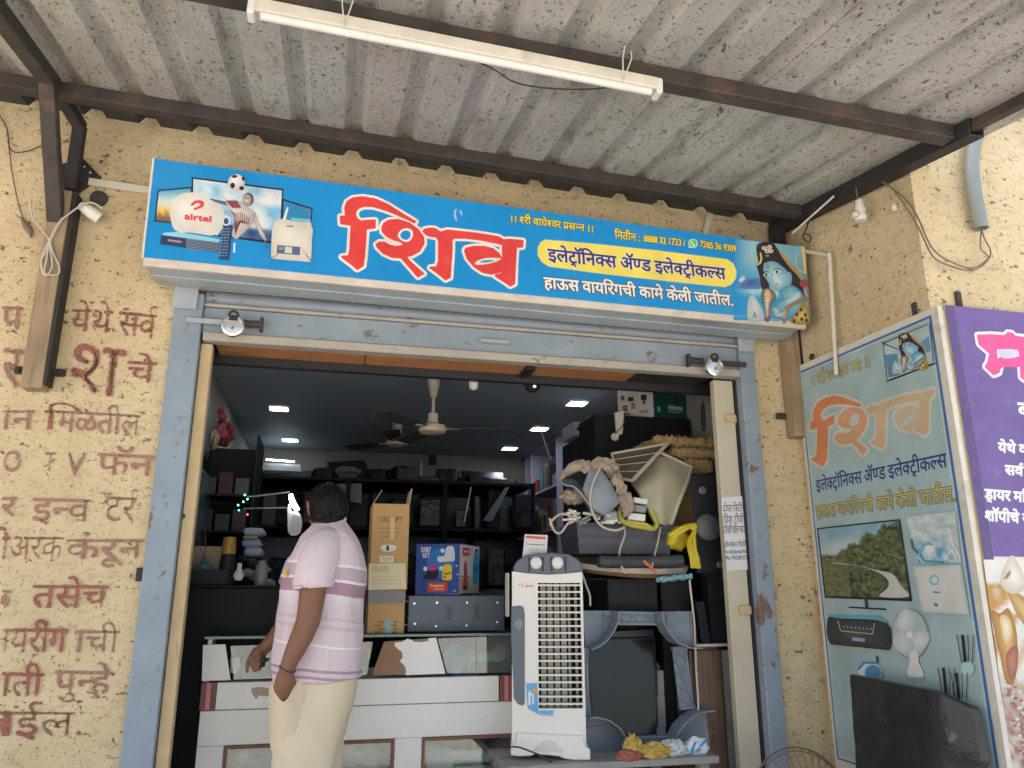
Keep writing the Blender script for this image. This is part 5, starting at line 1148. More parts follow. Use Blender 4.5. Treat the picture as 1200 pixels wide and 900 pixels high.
# hair: cap following the skull, down to the nape, with lock relief
hm = MB(Rh)
def hairpt(u, v):
    t = 2*math.pi*u; lim = R(118) + R(16)*math.cos(t + math.pi/2) - R(52)*max(0, math.sin(t))**1.5
    ph = lim*v
    n = Vector((math.sin(ph)*math.cos(t), math.sin(ph)*math.sin(t), math.cos(ph)))
    wv = .0035*noise.noise(Vector((n.x*16, n.y*16, n.z*5))) + .003*noise.noise(n*9)
    th = .012*(1-v**6) + .002
    x, y, z = n.x*.076, n.y*.096, n.z*.112
    if z < 0: k = 1 - .32*(-n.z)**1.5; x *= k; y = y*(1-.2*(-n.z)**1.5) + .016*(-n.z)**2
    return Vector((x, y, z-.004)) + n*(th+wv*(1 if v < .97 else 0))
hm.grid(hairpt, 96, 60, wrapu=True)
rh = random.Random(8)
for i in range(420):
    u = rh.random(); v0 = rh.uniform(.05, .8); du = rh.uniform(-.02, .02)
    hm.tube([hairpt(u + du*k/3, min(.99, v0 + .07*k)) + (hairpt(u + du*k/3, min(.99, v0 + .07*k)) - Vector((0, 0, 0)))*(.012 + .012*(k == 1)) for k in range(4)], [.0008, .0022, .0022, .0006], 4, caps=False)
ho = build(hm, 'hair', 'hair', bo, smooth=80)

# ================================================================ hanging strip lamp near the head
c = PY(347, 603, .9); la = thing('hanging_lamp', 'white oval hanging lamp with a glowing curved strip above the counter', 'lamp', PY(347, 626, .9))
TL = lambda p, y=.9: PY(270 + p[0]/5.217, 550 + p[1]/5.217, y)
pl = [(358,205),(375,260),(400,255),(430,275),(440,330),(430,385),(405,405),(370,405),(350,380),(348,300),(345,240)]
build(MB().prism([TL(p) for p in pl], (0, .02, 0)), 'shade', 'white_plastic', la, bevel=.004)
pl2 = [(385,268),(425,290),(432,335),(422,380),(395,395),(368,390),(362,340)]
build(MB().prism([TL(p, .895) for p in pl2], (0, .004, 0)), 'lens', mat('lens_grey', (.5, .5, .48), .3), la, bevel=.001)
build(MB().tube([TL(p, .89) for p in [(368,152),(375,185),(390,220),(412,252)]], [.010, .014, .015, .013], 8), 'light_strip', emis('strip_glow', (.9, .97, 1), 5), la, smooth=60)
one(MB().tube([TL((100,170), 1.0), TL((230,155), .98), TL((362,137), .92)], .004, 6), 'rod', 'galvanised', 'upper thin rod reaching to the hanging strip lamp', 'rod')
one(MB().tube([TL((80,240), 1.0), TL((365,234), .92)], .004, 6), 'rod', 'galvanised', 'lower thin level rod behind the hanging strip lamp', 'rod')
# ================================================================ low bench and tower air cooler
mat('bench_grey', (.30, .29, .27), .7, var=.15, vscale=7, spots=[((.17, .14, .11, .5), 6, .56, .12, (1, 1, 1))])
ZB = .785
be = thing('low_bench', 'low grey wooden bench carrying the air cooler and the plastic stand', 'bench', (1.37, .2, .3))
for i in range(4): bx('top_board', (.815, -.10 + i*.16, ZB-.03), (1.80, .055 + i*.16, ZB), 'bench_grey', be, .004)
for x in (.86, 1.72):
    for y in (-.06, .47): bx('leg', (x, y, .302), (x+.05, y+.05, ZB-.031), 'bench_grey', be, .004)
mat('cooler_white', (.74, .72, .66), .38, var=.03, vscale=3, spec=.5, spots=[((.55, .50, .42, .35), 5, .6, .15, (1, 1, 1))])
mat('cooler_grey', (.105, .125, .155), .42, var=.06); mat('louvre_grey', (.36, .33, .29), .6, var=.12)
mat('dark_void', (.012, .012, .013), .8)
Yc = .0; TQ = lambda x, y, Y=Yc: PY(570 + x/3.215, 620 + y/3.215, Y)
co_ = thing('tower_air_cooler', 'tall white tower air cooler with grey control top and louvred grille', 'air cooler', (1.0, .12, ZB))
xl, xr_ = TQ(100, 500).x, TQ(362, 500).x; gx0, gx1 = TQ(197, 440).x, TQ(352, 440).x
zt_ = TQ(230, 160).z; gz1 = TQ(270, 203).z; gz0 = TQ(270, 674).z; zf = ZB+.001
D_ = .30
def cb_(name, a, b, m_, bev=.006): return build(MB().box(a, b), name, m_, co_, bevel=bev, seg=2, smooth=40)
# shell around the grille opening
build(MB().box((xl, Yc, zf+.055), (xr_, Yc+D_, gz0)).box((xl, Yc, gz1), (xr_, Yc+D_, zt_)).box((xl, Yc+.0005, gz0), (gx0, Yc+D_, gz1)).box((gx1, Yc+.0005, gz0), (xr_, Yc+D_, gz1)), 'shell', 'cooler_white', co_)
cb_('cavity', (gx0, Yc+.06, gz0), (gx1, Yc+.10, gz1), 'dark_void', 0)
for i in range(6):
    x = gx0 + .012 + i*(gx1-gx0-.02)/5.6
    cb_('vertical_louvre', (x, Yc+.030, gz0+.001), (x + (.024 if i < 4 else .012), Yc+.050, gz1-.001), 'louvre_grey', .003)
n_s = 18
for i in range(n_s):
    z = gz0 + (gz1-gz0)*(i+.65)/n_s
    cb_('grille_slat', (gx0-.004, Yc-.0045, z-.0036), (gx1+.004, Yc+.018, z+.0036), 'cooler_white', .0012)
# base with flared feet and arch
bpts = [TQ(*p) for p in [(95, 875), (95, 835), (112, 828), (118, 770), (358, 770), (365, 828), (383, 838), (383, 878), (330, 882), (290, 878), (272, 870), (185, 866), (170, 874), (130, 878)]]
z_off = ZB+.001 - min(p.z for p in bpts)
build(MB().prism([Vector((p.x, Yc-.012, p.z+z_off if p.z < zf+.09 else p.z)) for p in bpts], (0, D_+.02, 0)), 'base', 'cooler_white', co_, bevel=.004)
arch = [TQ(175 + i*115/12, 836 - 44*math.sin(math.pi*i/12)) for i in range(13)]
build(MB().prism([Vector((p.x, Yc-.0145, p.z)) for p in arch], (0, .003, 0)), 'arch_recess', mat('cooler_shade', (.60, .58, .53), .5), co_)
# control head
hp = [(103, 158), (106, 140), (118, 118), (150, 98), (200, 91), (250, 90), (305, 96), (340, 116), (354, 140), (356, 162)]
hp3 = [TQ(*p) for p in hp] + [TQ(*p) for p in [(300, 168), (230, 172), (150, 166)]]
build(MB().prism([Vector((p.x, Yc-.010, p.z)) for p in hp3], (0, D_-.02, 0)), 'control_head', 'cooler_grey', co_, bevel=.006)
for x0, x1 in ((160, 168), (208, 216), (240, 248), (290, 298)):
    a, b = TQ(x0, 105), TQ(x1, 160); build(MB().box((a.x, Yc-.0135, b.z), (b.x, Yc-.009, a.z)), 'panel_rib', 'black_paint', co_, bevel=.001)
for kx in (188, 265):
    c = TQ(kx, 128); M = Matrix.Translation((c.x, Yc-.010, c.z)) @ Matrix.Rotation(R(90), 4, 'X')
    k_ = build(MB().lathe([(.0275, 0), (.0275, .003), (.0235, .006), (.0225, .018), (.019, .020), (0, .020)], 24, M), 'knob', 'white_plastic', co_, smooth=40)
    build(MB().box((c.x-.0035, Yc-.034, c.z-.017), (c.x+.0035, Yc-.0301, c.z+.017)), 'pointer', 'cooler_white', k_, bevel=.001)
# grey side inlay, vents
pts = [(97, 292), (130, 288), (143, 295), (147, 320), (147, 655), (140, 668), (122, 662), (107, 640), (104, 560), (97, 420)]
ii = build(MB().prism([Vector((TQ(*p).x, Yc-.004, TQ(*p).z)) for p in pts], (0, .008, 0)), 'side_inlay', 'cooler_grey', co_, bevel=.001)
for i in range(5): a = TQ(112 + i*6, 340 + abs(i-2)*4); b = TQ(115 + i*6, 382 - abs(i-2)*6); build(MB().box((a.x, Yc-.0055, b.z), (b.x, Yc-.0041, a.z)), 'mark', 'louvre_grey', ii)
st_ = Print((0, Yc-.0012, 0), (0, -1, 0)); TS = lambda p: (570 + p[0]/3.215, 620 + p[1]/3.215)
st_.poly([(152,582),(193,580),(196,660),(200,700),(158,678)], (.16,.40,.66), TS); st_.poly([(196,682),(254,680),(252,704),(200,702)], (.30,.55,.72), TS); st_.line([(165,612),(165,665)], 8, (.72,.75,.78), TS); st_.line([(160,625),(178,622),(178,660)], 6, (.72,.75,.78), TS); st_.ell((183,607), 9, 9, (.75,.35,.08), TS); st_.text('SMART', TS((204,698)), TS((248,697)), TS((204,686)), (.1,.3,.6), .0003)
st_.build('sticker', 'paper_print', co_)
st_ = Print((0, Yc-.0012, 0), (0, -1, 0))
st_.text('< 17', TS((122,217)), TS((143,217)), TS((122,206)), (.66,.22,.16), .0004); st_.text('gunno', TS((150,217)), TS((180,217)), TS((150,209)), (.66,.22,.16), .0004)
st_.build('maker_name', 'paper_print', co_)
one(MB().tube(catmull([TQ(70, 826, -.02), TQ(110, 820, -.05), TQ(160, 835, -.05), TQ(220, 862, -.055), TQ(275, 900, -.06)], 5), .004, 6), 'trailing_wire', 'wire_dark', 'dark wire trailing across the foot of the air cooler', 'wire')
wc = Print((0, .045, 0), (0, -1, 0))
TW = lambda p: (595 + p[0]/9.476, 625 + p[1]/9.476)
wc.poly([(190,10),(444,20),(432,225),(165,260)], (.66,.65,.63), TW); wc.poly([(203,25),(420,38),(418,70),(200,52)], (.62,.12,.09), TW); wc.line([(200,85),(415,95)], 10, (.72,.55,.42), TW); wc.line([(200,118),(412,130)], 8, (.12,.1,.25), TW)
for i in range(3): wc.line([(240,170+i*18),(350,175+i*18)], 8, (.35,.36,.34), TW)
wo = MB().prism([TW2 for TW2 in [PY(*TW(p), .047) for p in [(190,10),(444,20),(432,300),(160,300)]]], (0, .003, 0))
cd_ = thing('warranty_card', 'white printed card with a red band standing behind the cooler top', 'card', PY(*TW((300, 250)), .05)); build(wo, 'card', 'paper_white', cd_); wc.build('card_print', 'paper_print', cd_)
bx_ = MB().box((TQ(75, 330, .2).x, .2, TQ(75, 330, .2).z), (TQ(87, 330, .2).x, .23, TQ(75, 165, .2).z)); one(bx_, 'white_strip', 'old_white', 'narrow cream strip standing on edge between amplifier and air cooler', 'strip', bevel=.002)

co_.rotation_euler = (0, 0, R(-14)); co_.location.x += .028; co_.location.y -= .005
# ================================================================ upturned grey plastic cooler stand
mat('stand_grey', (.19, .23, .28), .5, var=.08, vscale=5, spots=[((.30, .31, .31, .5), 5, .58, .12, (1, 1, 1))])
YS_ = .15; T_ = lambda x, y, Y=YS_: PY(680 + x/3.4615, 640 + y/3.4615, Y)
sn = thing('plastic_stand', 'grey plastic wheeled cooler stand set on edge with four corner cups', 'stand', (1.55, .15, ZB))
def cup(arc, corner, nm='corner_cup'):
    """arc: pixels along the curved wall, corner: closing corner pixels"""
    A3 = [T_(*p) for p in arc]; Ccn = [T_(*p) for p in corner]
    mb = MB(); n = len(A3); fwd = Vector((0, -.10, 0))
    mb.prism(A3 + Ccn, (0, .006, 0))                                     # back plate
    th = .006; cen = sum(Ccn, Vector())/len(Ccn)
    outer = A3; inner = [p + (cen-p).normalized()*th for p in A3]
    for i in range(n-1):
        mb.add([outer[i], outer[i+1], inner[i+1], inner[i]] + [outer[i]+fwd, outer[i+1]+fwd, inner[i+1]+fwd, inner[i]+fwd], [(0,1,2,3),(7,6,5,4),(0,4,5,1),(2,6,7,3)] + ([(0,3,7,4)] if i == 0 else []) + ([(1,5,6,2)] if i == n-2 else []))
    o = build(mb, nm, 'stand_grey', sn, smooth=35)
    # grid ribs on the back plate
    rb = MB(); a, b = A3[0], A3[-1]
    for f in (.35, .68):
        p = a.lerp(Ccn[0], 1-f) if len(Ccn) == 1 else a.lerp(Ccn[0], 1-f); q_ = A3[int((n-1)*f)]
        rb.bar(p + Vector((0, -.004, 0)), q_ + Vector((0, -.004, 0)), .006, .008)
    build(rb, 'rib', 'stand_grey', o)
cup([(132, 262), (128, 300), (112, 340), (85, 378), (55, 402), (22, 416)], [(10, 262)])
cup([(296, 266), (302, 305), (325, 350), (360, 388), (410, 410), (462, 412)], [(452, 264)])
cup([(10, 682), (45, 680), (90, 692), (135, 725), (165, 775), (182, 848)], [(10, 856)])
cup([(342, 832), (350, 770), (375, 720), (410, 685), (450, 660), (508, 655)], [(526, 812)])
def lattice(a, b, c, d, n, along):
    """bar between two rails with X webs; a-b one rail, d-c the other (pixels)"""
    a, b, c, d = [T_(*p) for p in (a, b, c, d)]; mb = MB(); up = Vector((0, 1, 0))
    for p, q_ in ((a, b), (d, c)): mb.bar(p, q_, .012, .03, up)
    for i in range(n):
        u0, u1 = i/n, (i+1)/n
        mb.bar(a.lerp(b, u0) + Vector((0, .002, 0)), d.lerp(c, u1) + Vector((0, .002, 0)), .006, .020, up); mb.bar(d.lerp(c, u0) + Vector((0, .0045, 0)), a.lerp(b, u1) + Vector((0, .0045, 0)), .006, .020, up)
    mb.prism([a, b, c, d], (0, .004, 0)); M = Vector((0, .012, 0))
    build(mb, 'lattice_bar', 'stand_grey', sn)
lattice((132, 268), (298, 272), (304, 316), (128, 314), 3, 0); lattice((180, 778), (352, 770), (346, 818), (184, 830), 3, 0)
lattice((372, 414), (432, 412), (462, 652), (402, 658), 1, 0); lattice((12, 418), (30, 418), (40, 680), (16, 680), 1, 0)
for i in range(5):
    a, b = (372 + i*6 + (432-372)*0, 418 + i*48), (430 + i*6, 460 + i*48); build(MB().bar(T_(*a, .146), T_(*b, .146), .006, .018, Vector((0, 1, 0))), 'web', 'stand_grey', sn)
# television inside the stand, white drawer box, dark cases
mat('tv_glass', (.010, .011, .013), .16, var=.3, vscale=3, spots=[((.07, .07, .07, .5), 12, .66, .1, (1, 1, 1))]); mat('tv_bezel', (.02, .02, .022), .4)
tv_ = thing('television', 'dusty black flat television standing inside the grey plastic stand', 'television', (1.45, .26, ZB))
p4 = [T_(*p, .29 if p[1] < 500 else .23) for p in [(18, 376), (306, 368), (312, 772), (52, 772)]]
build(MB().prism(p4, (0, .04, 0)), 'casing', 'tv_bezel', tv_, bevel=.004)
cn = sum(p4, Vector())/4; build(MB().prism([cn + (p-cn)*.955 + Vector((0, -.002, 0)) for p in p4], (0, .0015, 0)), 'screen', 'tv_glass', tv_)
build(MB().prism([T_(*p, .31) for p in [(120, 345), (300, 335), (300, 372), (120, 374)]], (0, .06, 0)), 'rear_ledge', 'tv_bezel', tv_, bevel=.004)
build(MB().box((p4[3].x+.06, .255, ZB), (p4[2].x-.02, .30, p4[3].z+.001)), 'tv_foot', 'tv_bezel', tv_)
db = thing('drawer_box', 'white two-drawer plastic box behind the grey stand', 'box', (1.72, .45, ZB))
for (y0, y1) in ((505, 605), (608, 735)):
    a, b = T_(312, y0, .38), T_(398, y1, .38); bx('drawer', (a.x, .38, b.z), (b.x, .62, a.z), 'old_white', db, .004)
a, b = T_(300, 735, .38), T_(400, 800, .38); bx('base', (a.x, .385, ZB+.001), (b.x, .62, T_(300, 735, .38).z-.002), 'old_white', db, .004)
one(blob(T_(345, 490, .45), .06, 12, 3, .3, (1, .8, .5)), 'crumpled_bag', 'milky_bag', 'crumpled clear bag on top of the white drawer box', 'bag', smooth=60)
mat('case_black', (.016, .018, .022), .5, var=.2, vscale=6, spec=.25, spots=[((.09, .09, .09, .5), 9, .62, .12, (1, 1, 1))])
a, b = T_(108, 130, .33), T_(318, 262, .33)
bk = thing('black_case', 'black equipment case between the cream tray and the grey stand', 'case', (1.55, .5, ZB)); bx('case', (a.x, .33, b.z-.02), (b.x, .72, a.z), 'case_black', bk, .006)
bx('support_block', (a.x+.02, .40, ZB+.001), (b.x-.06, .70, b.z-.021), 'case_black', bk, .006)
a, b = T_(325, 130, .36), T_(448, 262, .36)
bk2 = thing('black_case', 'narrow black case with a slotted front beside the yellow cables', 'case', (1.75, .5, ZB)); bx('case', (a.x, .36, ZB+.001), (b.x, .74, a.z), 'case_black', bk2, .006)
for i in range(6): c = T_(385, 160 + i*14, .36); bx('slot', (c.x-.02, .357, c.z-.005), (c.x+.02, .3595, c.z+.005), 'dark_void', bk2, 0)

# ================================================================ loudspeakers and wooden cabinet at the right
def speaker(pxs, Y, D, label, cones):
    P = [PY(*p, Y) for p in pxs]; zb = min(p.z for p in P); t = thing('loudspeaker', label, 'loudspeaker', (P[0].x, Y+.1, zb))
    x0 = min(p.x for p in P); x1 = max(p.x for p in P); z1 = max(p.z for p in P)
    sk = Vector((D*.5, D, 0)); build(MB().prism([(x0, Y, zb), (x1, Y, zb), (x1, Y, z1), (x0, Y, z1)], sk), 'cabinet', 'case_black', t, bevel=.006)
    for (px, py, r_, kind) in cones:
        c = PY(px, py, Y); M = Matrix.Translation((c.x, Y-.001, c.z)) @ Matrix.Rotation(R(90), 4, 'X')
        if kind == 'cone':
            build(MB().lathe([(r_, 0), (r_, .012), (r_*.92, .016), (r_*.88, .006)], 28, M, caps=False), 'surround', 'tv_bezel', t, smooth=40)
            build(MB().lathe([(r_*.88, .006), (r_*.4, .020), (0, .024)], 28, M), 'grille', mat('grille_mesh', (.10, .10, .10), .5, var=.6, vscale=170), t, smooth=60)
        else: build(MB().lathe([(r_, 0), (r_, .006), (r_*.7, .010), (r_*.6, .002), (0, .002)], 20, M), 'port', mat('port_grey', (.14, .14, .14), .45), t, smooth=40)
    return t
speaker([(811, 556), (848, 556), (816, 672), (851, 672)], .20, .18, 'tall black loudspeaker with round mesh grille beside the cream board', [(829, 618, .078, 'cone'), (823, 575, .022, 'p'), (843, 662, .017, 'p')])
speaker([(829, 677), (862, 677), (834, 758), (866, 758)], .24, .16, 'plain dark loudspeaker box standing on the wooden cabinet', [])
one(MB().prism([T_(*p, .22) for p in [(468, 225), (502, 222), (534, 398), (495, 398)]], (0, .05, 0)), 'angled_panel', 'case_black', 'thin black ribbed panel leaning beside the lower loudspeaker', 'panel', bevel=.004)
mat('brown_veneer', (.13, .075, .05), .35, var=.15, vscale=5, coat=.3, spots=[((.055, .03, .022, .7), 4, .50, .12, (18, 18, .5)), ((.30, .22, .08, .45), 5, .60, .06, (1, 1, 4))])
cb2 = thing('wooden_cabinet', 'worn brown veneer cabinet with rounded corner under the loudspeakers', 'cabinet', (1.95, .4, .3))
ca = [T_(*p, .17) for p in [(446, 412), (560, 418), (588, 440), (612, 900)]]; x0, x1 = T_(452, 500, .17).x, T_(592, 600, .17).x; z1 = T_(500, 408, .17).z
build(MB().box((x0, .17, .302), (x1, .60, z1)), 'carcass', 'brown_veneer', cb2, bevel=.02, seg=3, smooth=40)
build(MB().box((x0-.004, .165, z1+.0005), (x1+.05, .61, z1+.012)), 'top', 'old_white', cb2, bevel=.003)
build(MB().box((x1+.001, .20, .302), (x1+.055, .60, z1-.02)), 'side_panel', 'bench_grey', cb2, bevel=.006)

# ================================================================ tray and the heap of parts
T9 = lambda x, y, Y: PY(630 + x/4.09, 490 + y/4.09, Y)
mat('tray_cream', (.48, .42, .33), .55, var=.12, vscale=8, spots=[((.25, .19, .13, .5), 7, .58, .12, (1, 1, 1))])
mat('rattan', (.33, .20, .10), .8, var=.35, vscale=60, bump=.006, bscale=90)
ty = thing('oval_tray', 'cream oval tray with woven underside holding the dark crate', 'tray', (1.5, .38, 1.60))
tc_ = Vector((T9(430, 700, .36).x, .36, T9(430, 712, .36).z)); rx, ry = .335, .20
def traypt(t, r, dz): return tc_ + Vector((math.cos(t)*rx*r, math.sin(t)*ry*r, dz + .035*math.sin(t)*r - .01*math.cos(t)))
for nm, prof_, m_ in (('tray', [(.80, -.012), (.96, .004), (1.0, .022), (1.015, .022), (.98, -.006), (.80, -.022)], 'tray_cream'), ('woven_base', [(.0, -.040), (.5, -.042), (.80, -.032), (.90, -.016), (.80, -.012), (0, -.010)], 'rattan')):
    n = 48; vs = [traypt(2*math.pi*k/n, r_, dz) for r_, dz in prof_ for k in range(n)]
    fs = [(i*n+k, i*n+(k+1) % n, (i+1)*n+(k+1) % n, (i+1)*n+k) for i in range(len(prof_)-1) for k in range(n)]
    if nm == 'tray': fs += [((len(prof_)-1)*n+k, (len(prof_)-1)*n+(k+1) % n, (k+1) % n, k) for k in range(n)]
    build(MB().add(vs, fs), nm, m_, ty, smooth=45)
# dark ribbed crate
cx0, cx1 = T9(160, 590, .36).x, T9(615, 590, .36).x; cz0, cz1 = T9(300, 655, .36).z, T9(300, 512, .36).z
cr2 = thing('plastic_crate', 'dark grey ribbed plastic crate full of cables and adaptors on the tray', 'crate', ((cx0+cx1)/2, .42, cz0))
mat('crate_grey', (.075, .085, .10), .5, var=.1, spots=[((.14, .14, .13, .5), 6, .6, .12, (1, 1, 1))])
def tub(x0, x1, y0, y1, z0, z1, t, taper):
    mb = MB(); o_ = []
    for z, k in ((z0, taper), (z1, 0)): o_.append([(x0+k, y0+k, z), (x1-k, y0+k, z), (x1-k, y1-k, z), (x0+k, y1-k, z)])
    inn = [[(x0+k+t, y0+k+t, z), (x1-k-t, y0+k+t, z), (x1-k-t, y1-k-t, z), (x0+k+t, y1-k-t, z)] for z, k in ((z0+t, taper), (z1, 0))]
    vs = o_[0]+o_[1]+inn[0]+inn[1]; fs = [(3, 2, 1, 0), (8, 9, 10, 11)]
    for i in range(4): j = (i+1) % 4; fs += [(i, j, j+4, i+4), (i+8, i+12, j+12, j+8), (i+4, j+4, j+12, i+12)]
    return mb.add(vs, fs)
build(tub(cx0, cx1, .26, .58, cz0, cz1, .006, .018), 'tub', 'crate_grey', cr2, bevel=.002)
for i in range(3): z = cz0 + (cz1-cz0)*(.28 + i*.30); k = .018*(1-(z-cz0)/(cz1-cz0)); bx('rib', (cx0+k-.005, .252+k, z-.006), (cx1-k+.005, .262+k, z+.006), 'crate_grey', cr2, .001)
bx('rim', (cx0-.006, .252, cz1-.012), (cx1+.006, .2595, cz1+.001), 'crate_grey', cr2, .002)
one(MB().tube([T9(292, 686, .155), T9(330, 690, .155), T9(500, 690, .15), T9(690, 682, .16)], [.030, .031, .031, .029], 14), 'dark_bar', mat('bar_dark', (.05, .055, .06), .6, var=.3, vscale=12, spots=[((.2, .10, .06, .6), 5, .6, .1, (1, 1, 1))]), 'thick dark bar with a rusty end lying across the cream tray', 'bar', smooth=50)
one(MB().tube([T9(507, 684, .11), T9(540, 712, .10), T9(570, 744, .10)], [.010, .009, .006], 10), 'screwdriver', mat('orange_plastic', (.60, .13, .05), .4), 'orange handled screwdriver hanging over the tray rim', 'screwdriver', smooth=60)
br_ = MB()
for k in range(3): br_.tube([T9(575 + i*8, 772 + 5*math.sin(i*1.1 + k*2.1) + 3*k - i*.9, .13 + .012*math.sin(i*1.7+k*2)) for i in range(21)], .010, 8)
one(br_, 'blue_rope', mat('rope_blue', (.22, .42, .50), .8, var=.3, vscale=60, bump=.003, bscale=120), 'pale blue braided rope along the edge of the cream tray', 'rope', smooth=60)
for i, (pts, lab) in enumerate([([(415,520,.245),(418,560,.22),(392,640,.20),(398,700,.14),(420,745,.12)], 'cream rope hanging over the crate front beside the dark bar'), ([(588,525,.245),(575,600,.21),(552,690,.13),(548,725,.11)], 'cream rope hanging over the crate front beside the screwdriver'), ([(728,775,.13),(735,840,.12),(742,900,.12),(752,1000,.12),(760,1200,.12),(770,1360,.10),(768,1415,.10)], 'long white cord hanging from the tray down past the grey stand'),
      ([(215,750,.20),(232,800,.16),(250,850,.15),(252,900,.15)], 'short white cord hanging behind the top of the air cooler')]):
    one(MB().tube(catmull([T9(*p) for p in pts], 5), .0055, 7), 'hanging_rope', mat('cord_cream', (.56, .48, .38), .6), lab, 'cord', smooth=60)
# pale blue cooler tank, tipped over
mat('tank_blue', (.235, .28, .325), .42, var=.12, vscale=5, spots=[((.28, .20, .14, .7), 3.5, .50, .15, (1, 1, 1)), ((.12, .11, .10, .6), 14, .58, .08, (1, 1, 1))]); mat('shell_cream', (.52, .48, .34), .42, var=.08, vscale=4, spots=[((.38, .30, .18, .5), 5, .57, .15, (1, 1, 1))])
tk = thing('cooler_tank', 'pale blue plastic cooler tank tipped over on top of the crate', 'tank', T9(280, 520, .36))
loopA = [T9(*p) for p in [(110, 285, .22), (180, 215, .26), (300, 232, .30), (345, 300, .28), (395, 400, .22), (330, 465, .20), (262, 440, .20), (190, 305, .20)]]
loopB = [p + Vector((.055, .22, -.02)) for p in loopA]; cA_ = sum(loopA, Vector())/8; cB_ = sum(loopB, Vector())/8
LA = catmull(loopA, 4, True); LB = [cB_ + (p + Vector((.055, .22, -.02)) - cB_)*.72 for p in LA]; LC = [cA_ + (p-cA_)*1.06 + Vector((0, -.006, 0)) for p in LA]
n = len(LA); mb = MB().add(LA+LB, [(k, (k+1) % n, n+(k+1) % n, n+k) for k in range(n)] + [tuple(range(n, 2*n))]); build(mb, 'tank', 'tank_blue', tk, smooth=50)
fr2 = [T9(*p) for p in [(245, 250, .20), (300, 235, .19), (350, 310, .17), (398, 402, .16), (328, 468, .15), (258, 440, .16), (215, 340, .18)]]; ctr = sum(fr2, Vector())/7 + Vector((0, -.03, 0)); F2 = [fr2[i].lerp(fr2[(i+1) % 7], k/4) for i in range(7) for k in range(4)]; nn = len(F2)
build(MB().add(F2 + [p.lerp(ctr, .12) + Vector((0, -.012, 0)) for p in F2] + [ctr], [(k, (k+1) % nn, nn+(k+1) % nn, nn+k) for k in range(nn)] + [(nn+k, nn+(k+1) % nn, 2*nn) for k in range(nn)]), 'side_wall', 'tank_blue', tk, smooth=60)
build(MB().tube(catmull([T9(*p) for p in [(100,300,.2),(120,260,.22),(180,208,.25),(240,212,.27),(300,232,.26)]], 4) , .006, 7), 'rim', 'tank_blue', tk, smooth=60)
build(MB().tube(catmull([T9(*p) for p in [(100,300,.2),(130,320,.17),(175,330,.16),(215,370,.15),(262,440,.15)]], 4) , .006, 7), 'rim', 'tank_blue', tk, smooth=60)
mat('brown_wrap', (.34, .26, .195), .3, var=.25, vscale=12, bump=.016, bscale=16)
def drape(up_, lo_, Yv, label, bulge=.008):
    U_ = catmull([T9(x, y, Yv) for x, y in up_], 5); L_ = catmull([T9(x, y, Yv) for x, y in lo_], 5); n_ = len(U_)-1
    def f(u, v):
        p = U_[int(u*n_+.5)].lerp(L_[int(u*n_+.5)], v); w_ = noise.noise(p*26) + .6*noise.noise(p*55)
        e_ = noise.noise(Vector((u*11, v*2, 5))) + .6*noise.noise(Vector((u*27, v*3, 1)))
        return p + Vector((.008*w_ + .010*e_, -bulge*math.sin(math.pi*v) + .018*w_, .010*noise.noise(p*40) + .016*e_))
    mb = MB().grid(f, n_, 12); mb.grid(lambda u, v: f(1-u, v) + Vector((0, .006, 0)), n_, 12); one(mb, 'plastic_wrap', 'brown_wrap', label, 'wrapping', smooth=70)
drape([(98,292),(150,222),(215,200),(245,212),(285,190),(345,192),(385,225),(398,290)], [(115,300),(165,262),(225,262),(262,252),(300,238),(328,262),(350,295),(366,330)], .20, 'crumpled brown plastic wrap draped over the rim of the blue tank')
drape([(385,240),(408,290),(436,345),(462,400),(470,440)], [(348,295),(372,345),(390,395),(405,440),(412,480)], .165, 'crumpled brown plastic wrap squeezed between blue tank and cream shell')
one(blob(T9(172, 378, .27), .072, 25, 4, .22, (1.0, .7, .6), 3), 'brown_bag', 'brown_wrap', 'brown paper bag tucked inside the tipped blue tank', 'bag', smooth=60)
# cream curved shell
sh2 = thing('cooler_shell', 'cream curved plastic cooler housing leaning on the straw pads', 'housing', T9(590, 520, .3))
G4 = [[(440, 320, .40), (585, 165, .46), (735, 235, .42)], [(470, 350, .30), (600, 270, .30), (720, 300, .36)], [(520, 430, .24), (600, 400, .24), (672, 410, .32)], [(560, 500, .22), (600, 520, .22), (628, 535, .28)]]
def shellpt(u, v):
    j = min(2, int(v*3)); f = v*3-j; i = min(1, int(u*2)); g = u*2-i
    q_ = lambda a, b, t: tuple(x+(y-x)*t for x, y in zip(a, b))
    p = q_(q_(G4[j][i], G4[j][i+1], g), q_(G4[j+1][i], G4[j+1][i+1], g), f); return T9(*p)
mb = MB().grid(shellpt, 16, 18); mb.grid(lambda u, v: shellpt(u, v) + Vector((.004, .03, .0)), 16, 18); so2 = build(mb, 'housing', 'shell_cream', sh2, smooth=60)
s3 = so2.modifiers.new('s', 'SMOOTH'); s3.iterations = 8; s3.factor = .5; mod_mesh(so2)
for p in so2.data.polygons: p.use_smooth = True
build(MB().tube([shellpt(1, v/10) + Vector((0, -.004, 0)) for v in range(11)], .012, 8), 'edge', mat('shell_edge', (.60, .57, .44), .45), sh2, smooth=60)
build(MB().tube([shellpt(u/8, 0) + Vector((0, -.004, 0)) for u in range(4, 9)], .010, 8), 'edge', 'shell_edge', sh2, smooth=60)
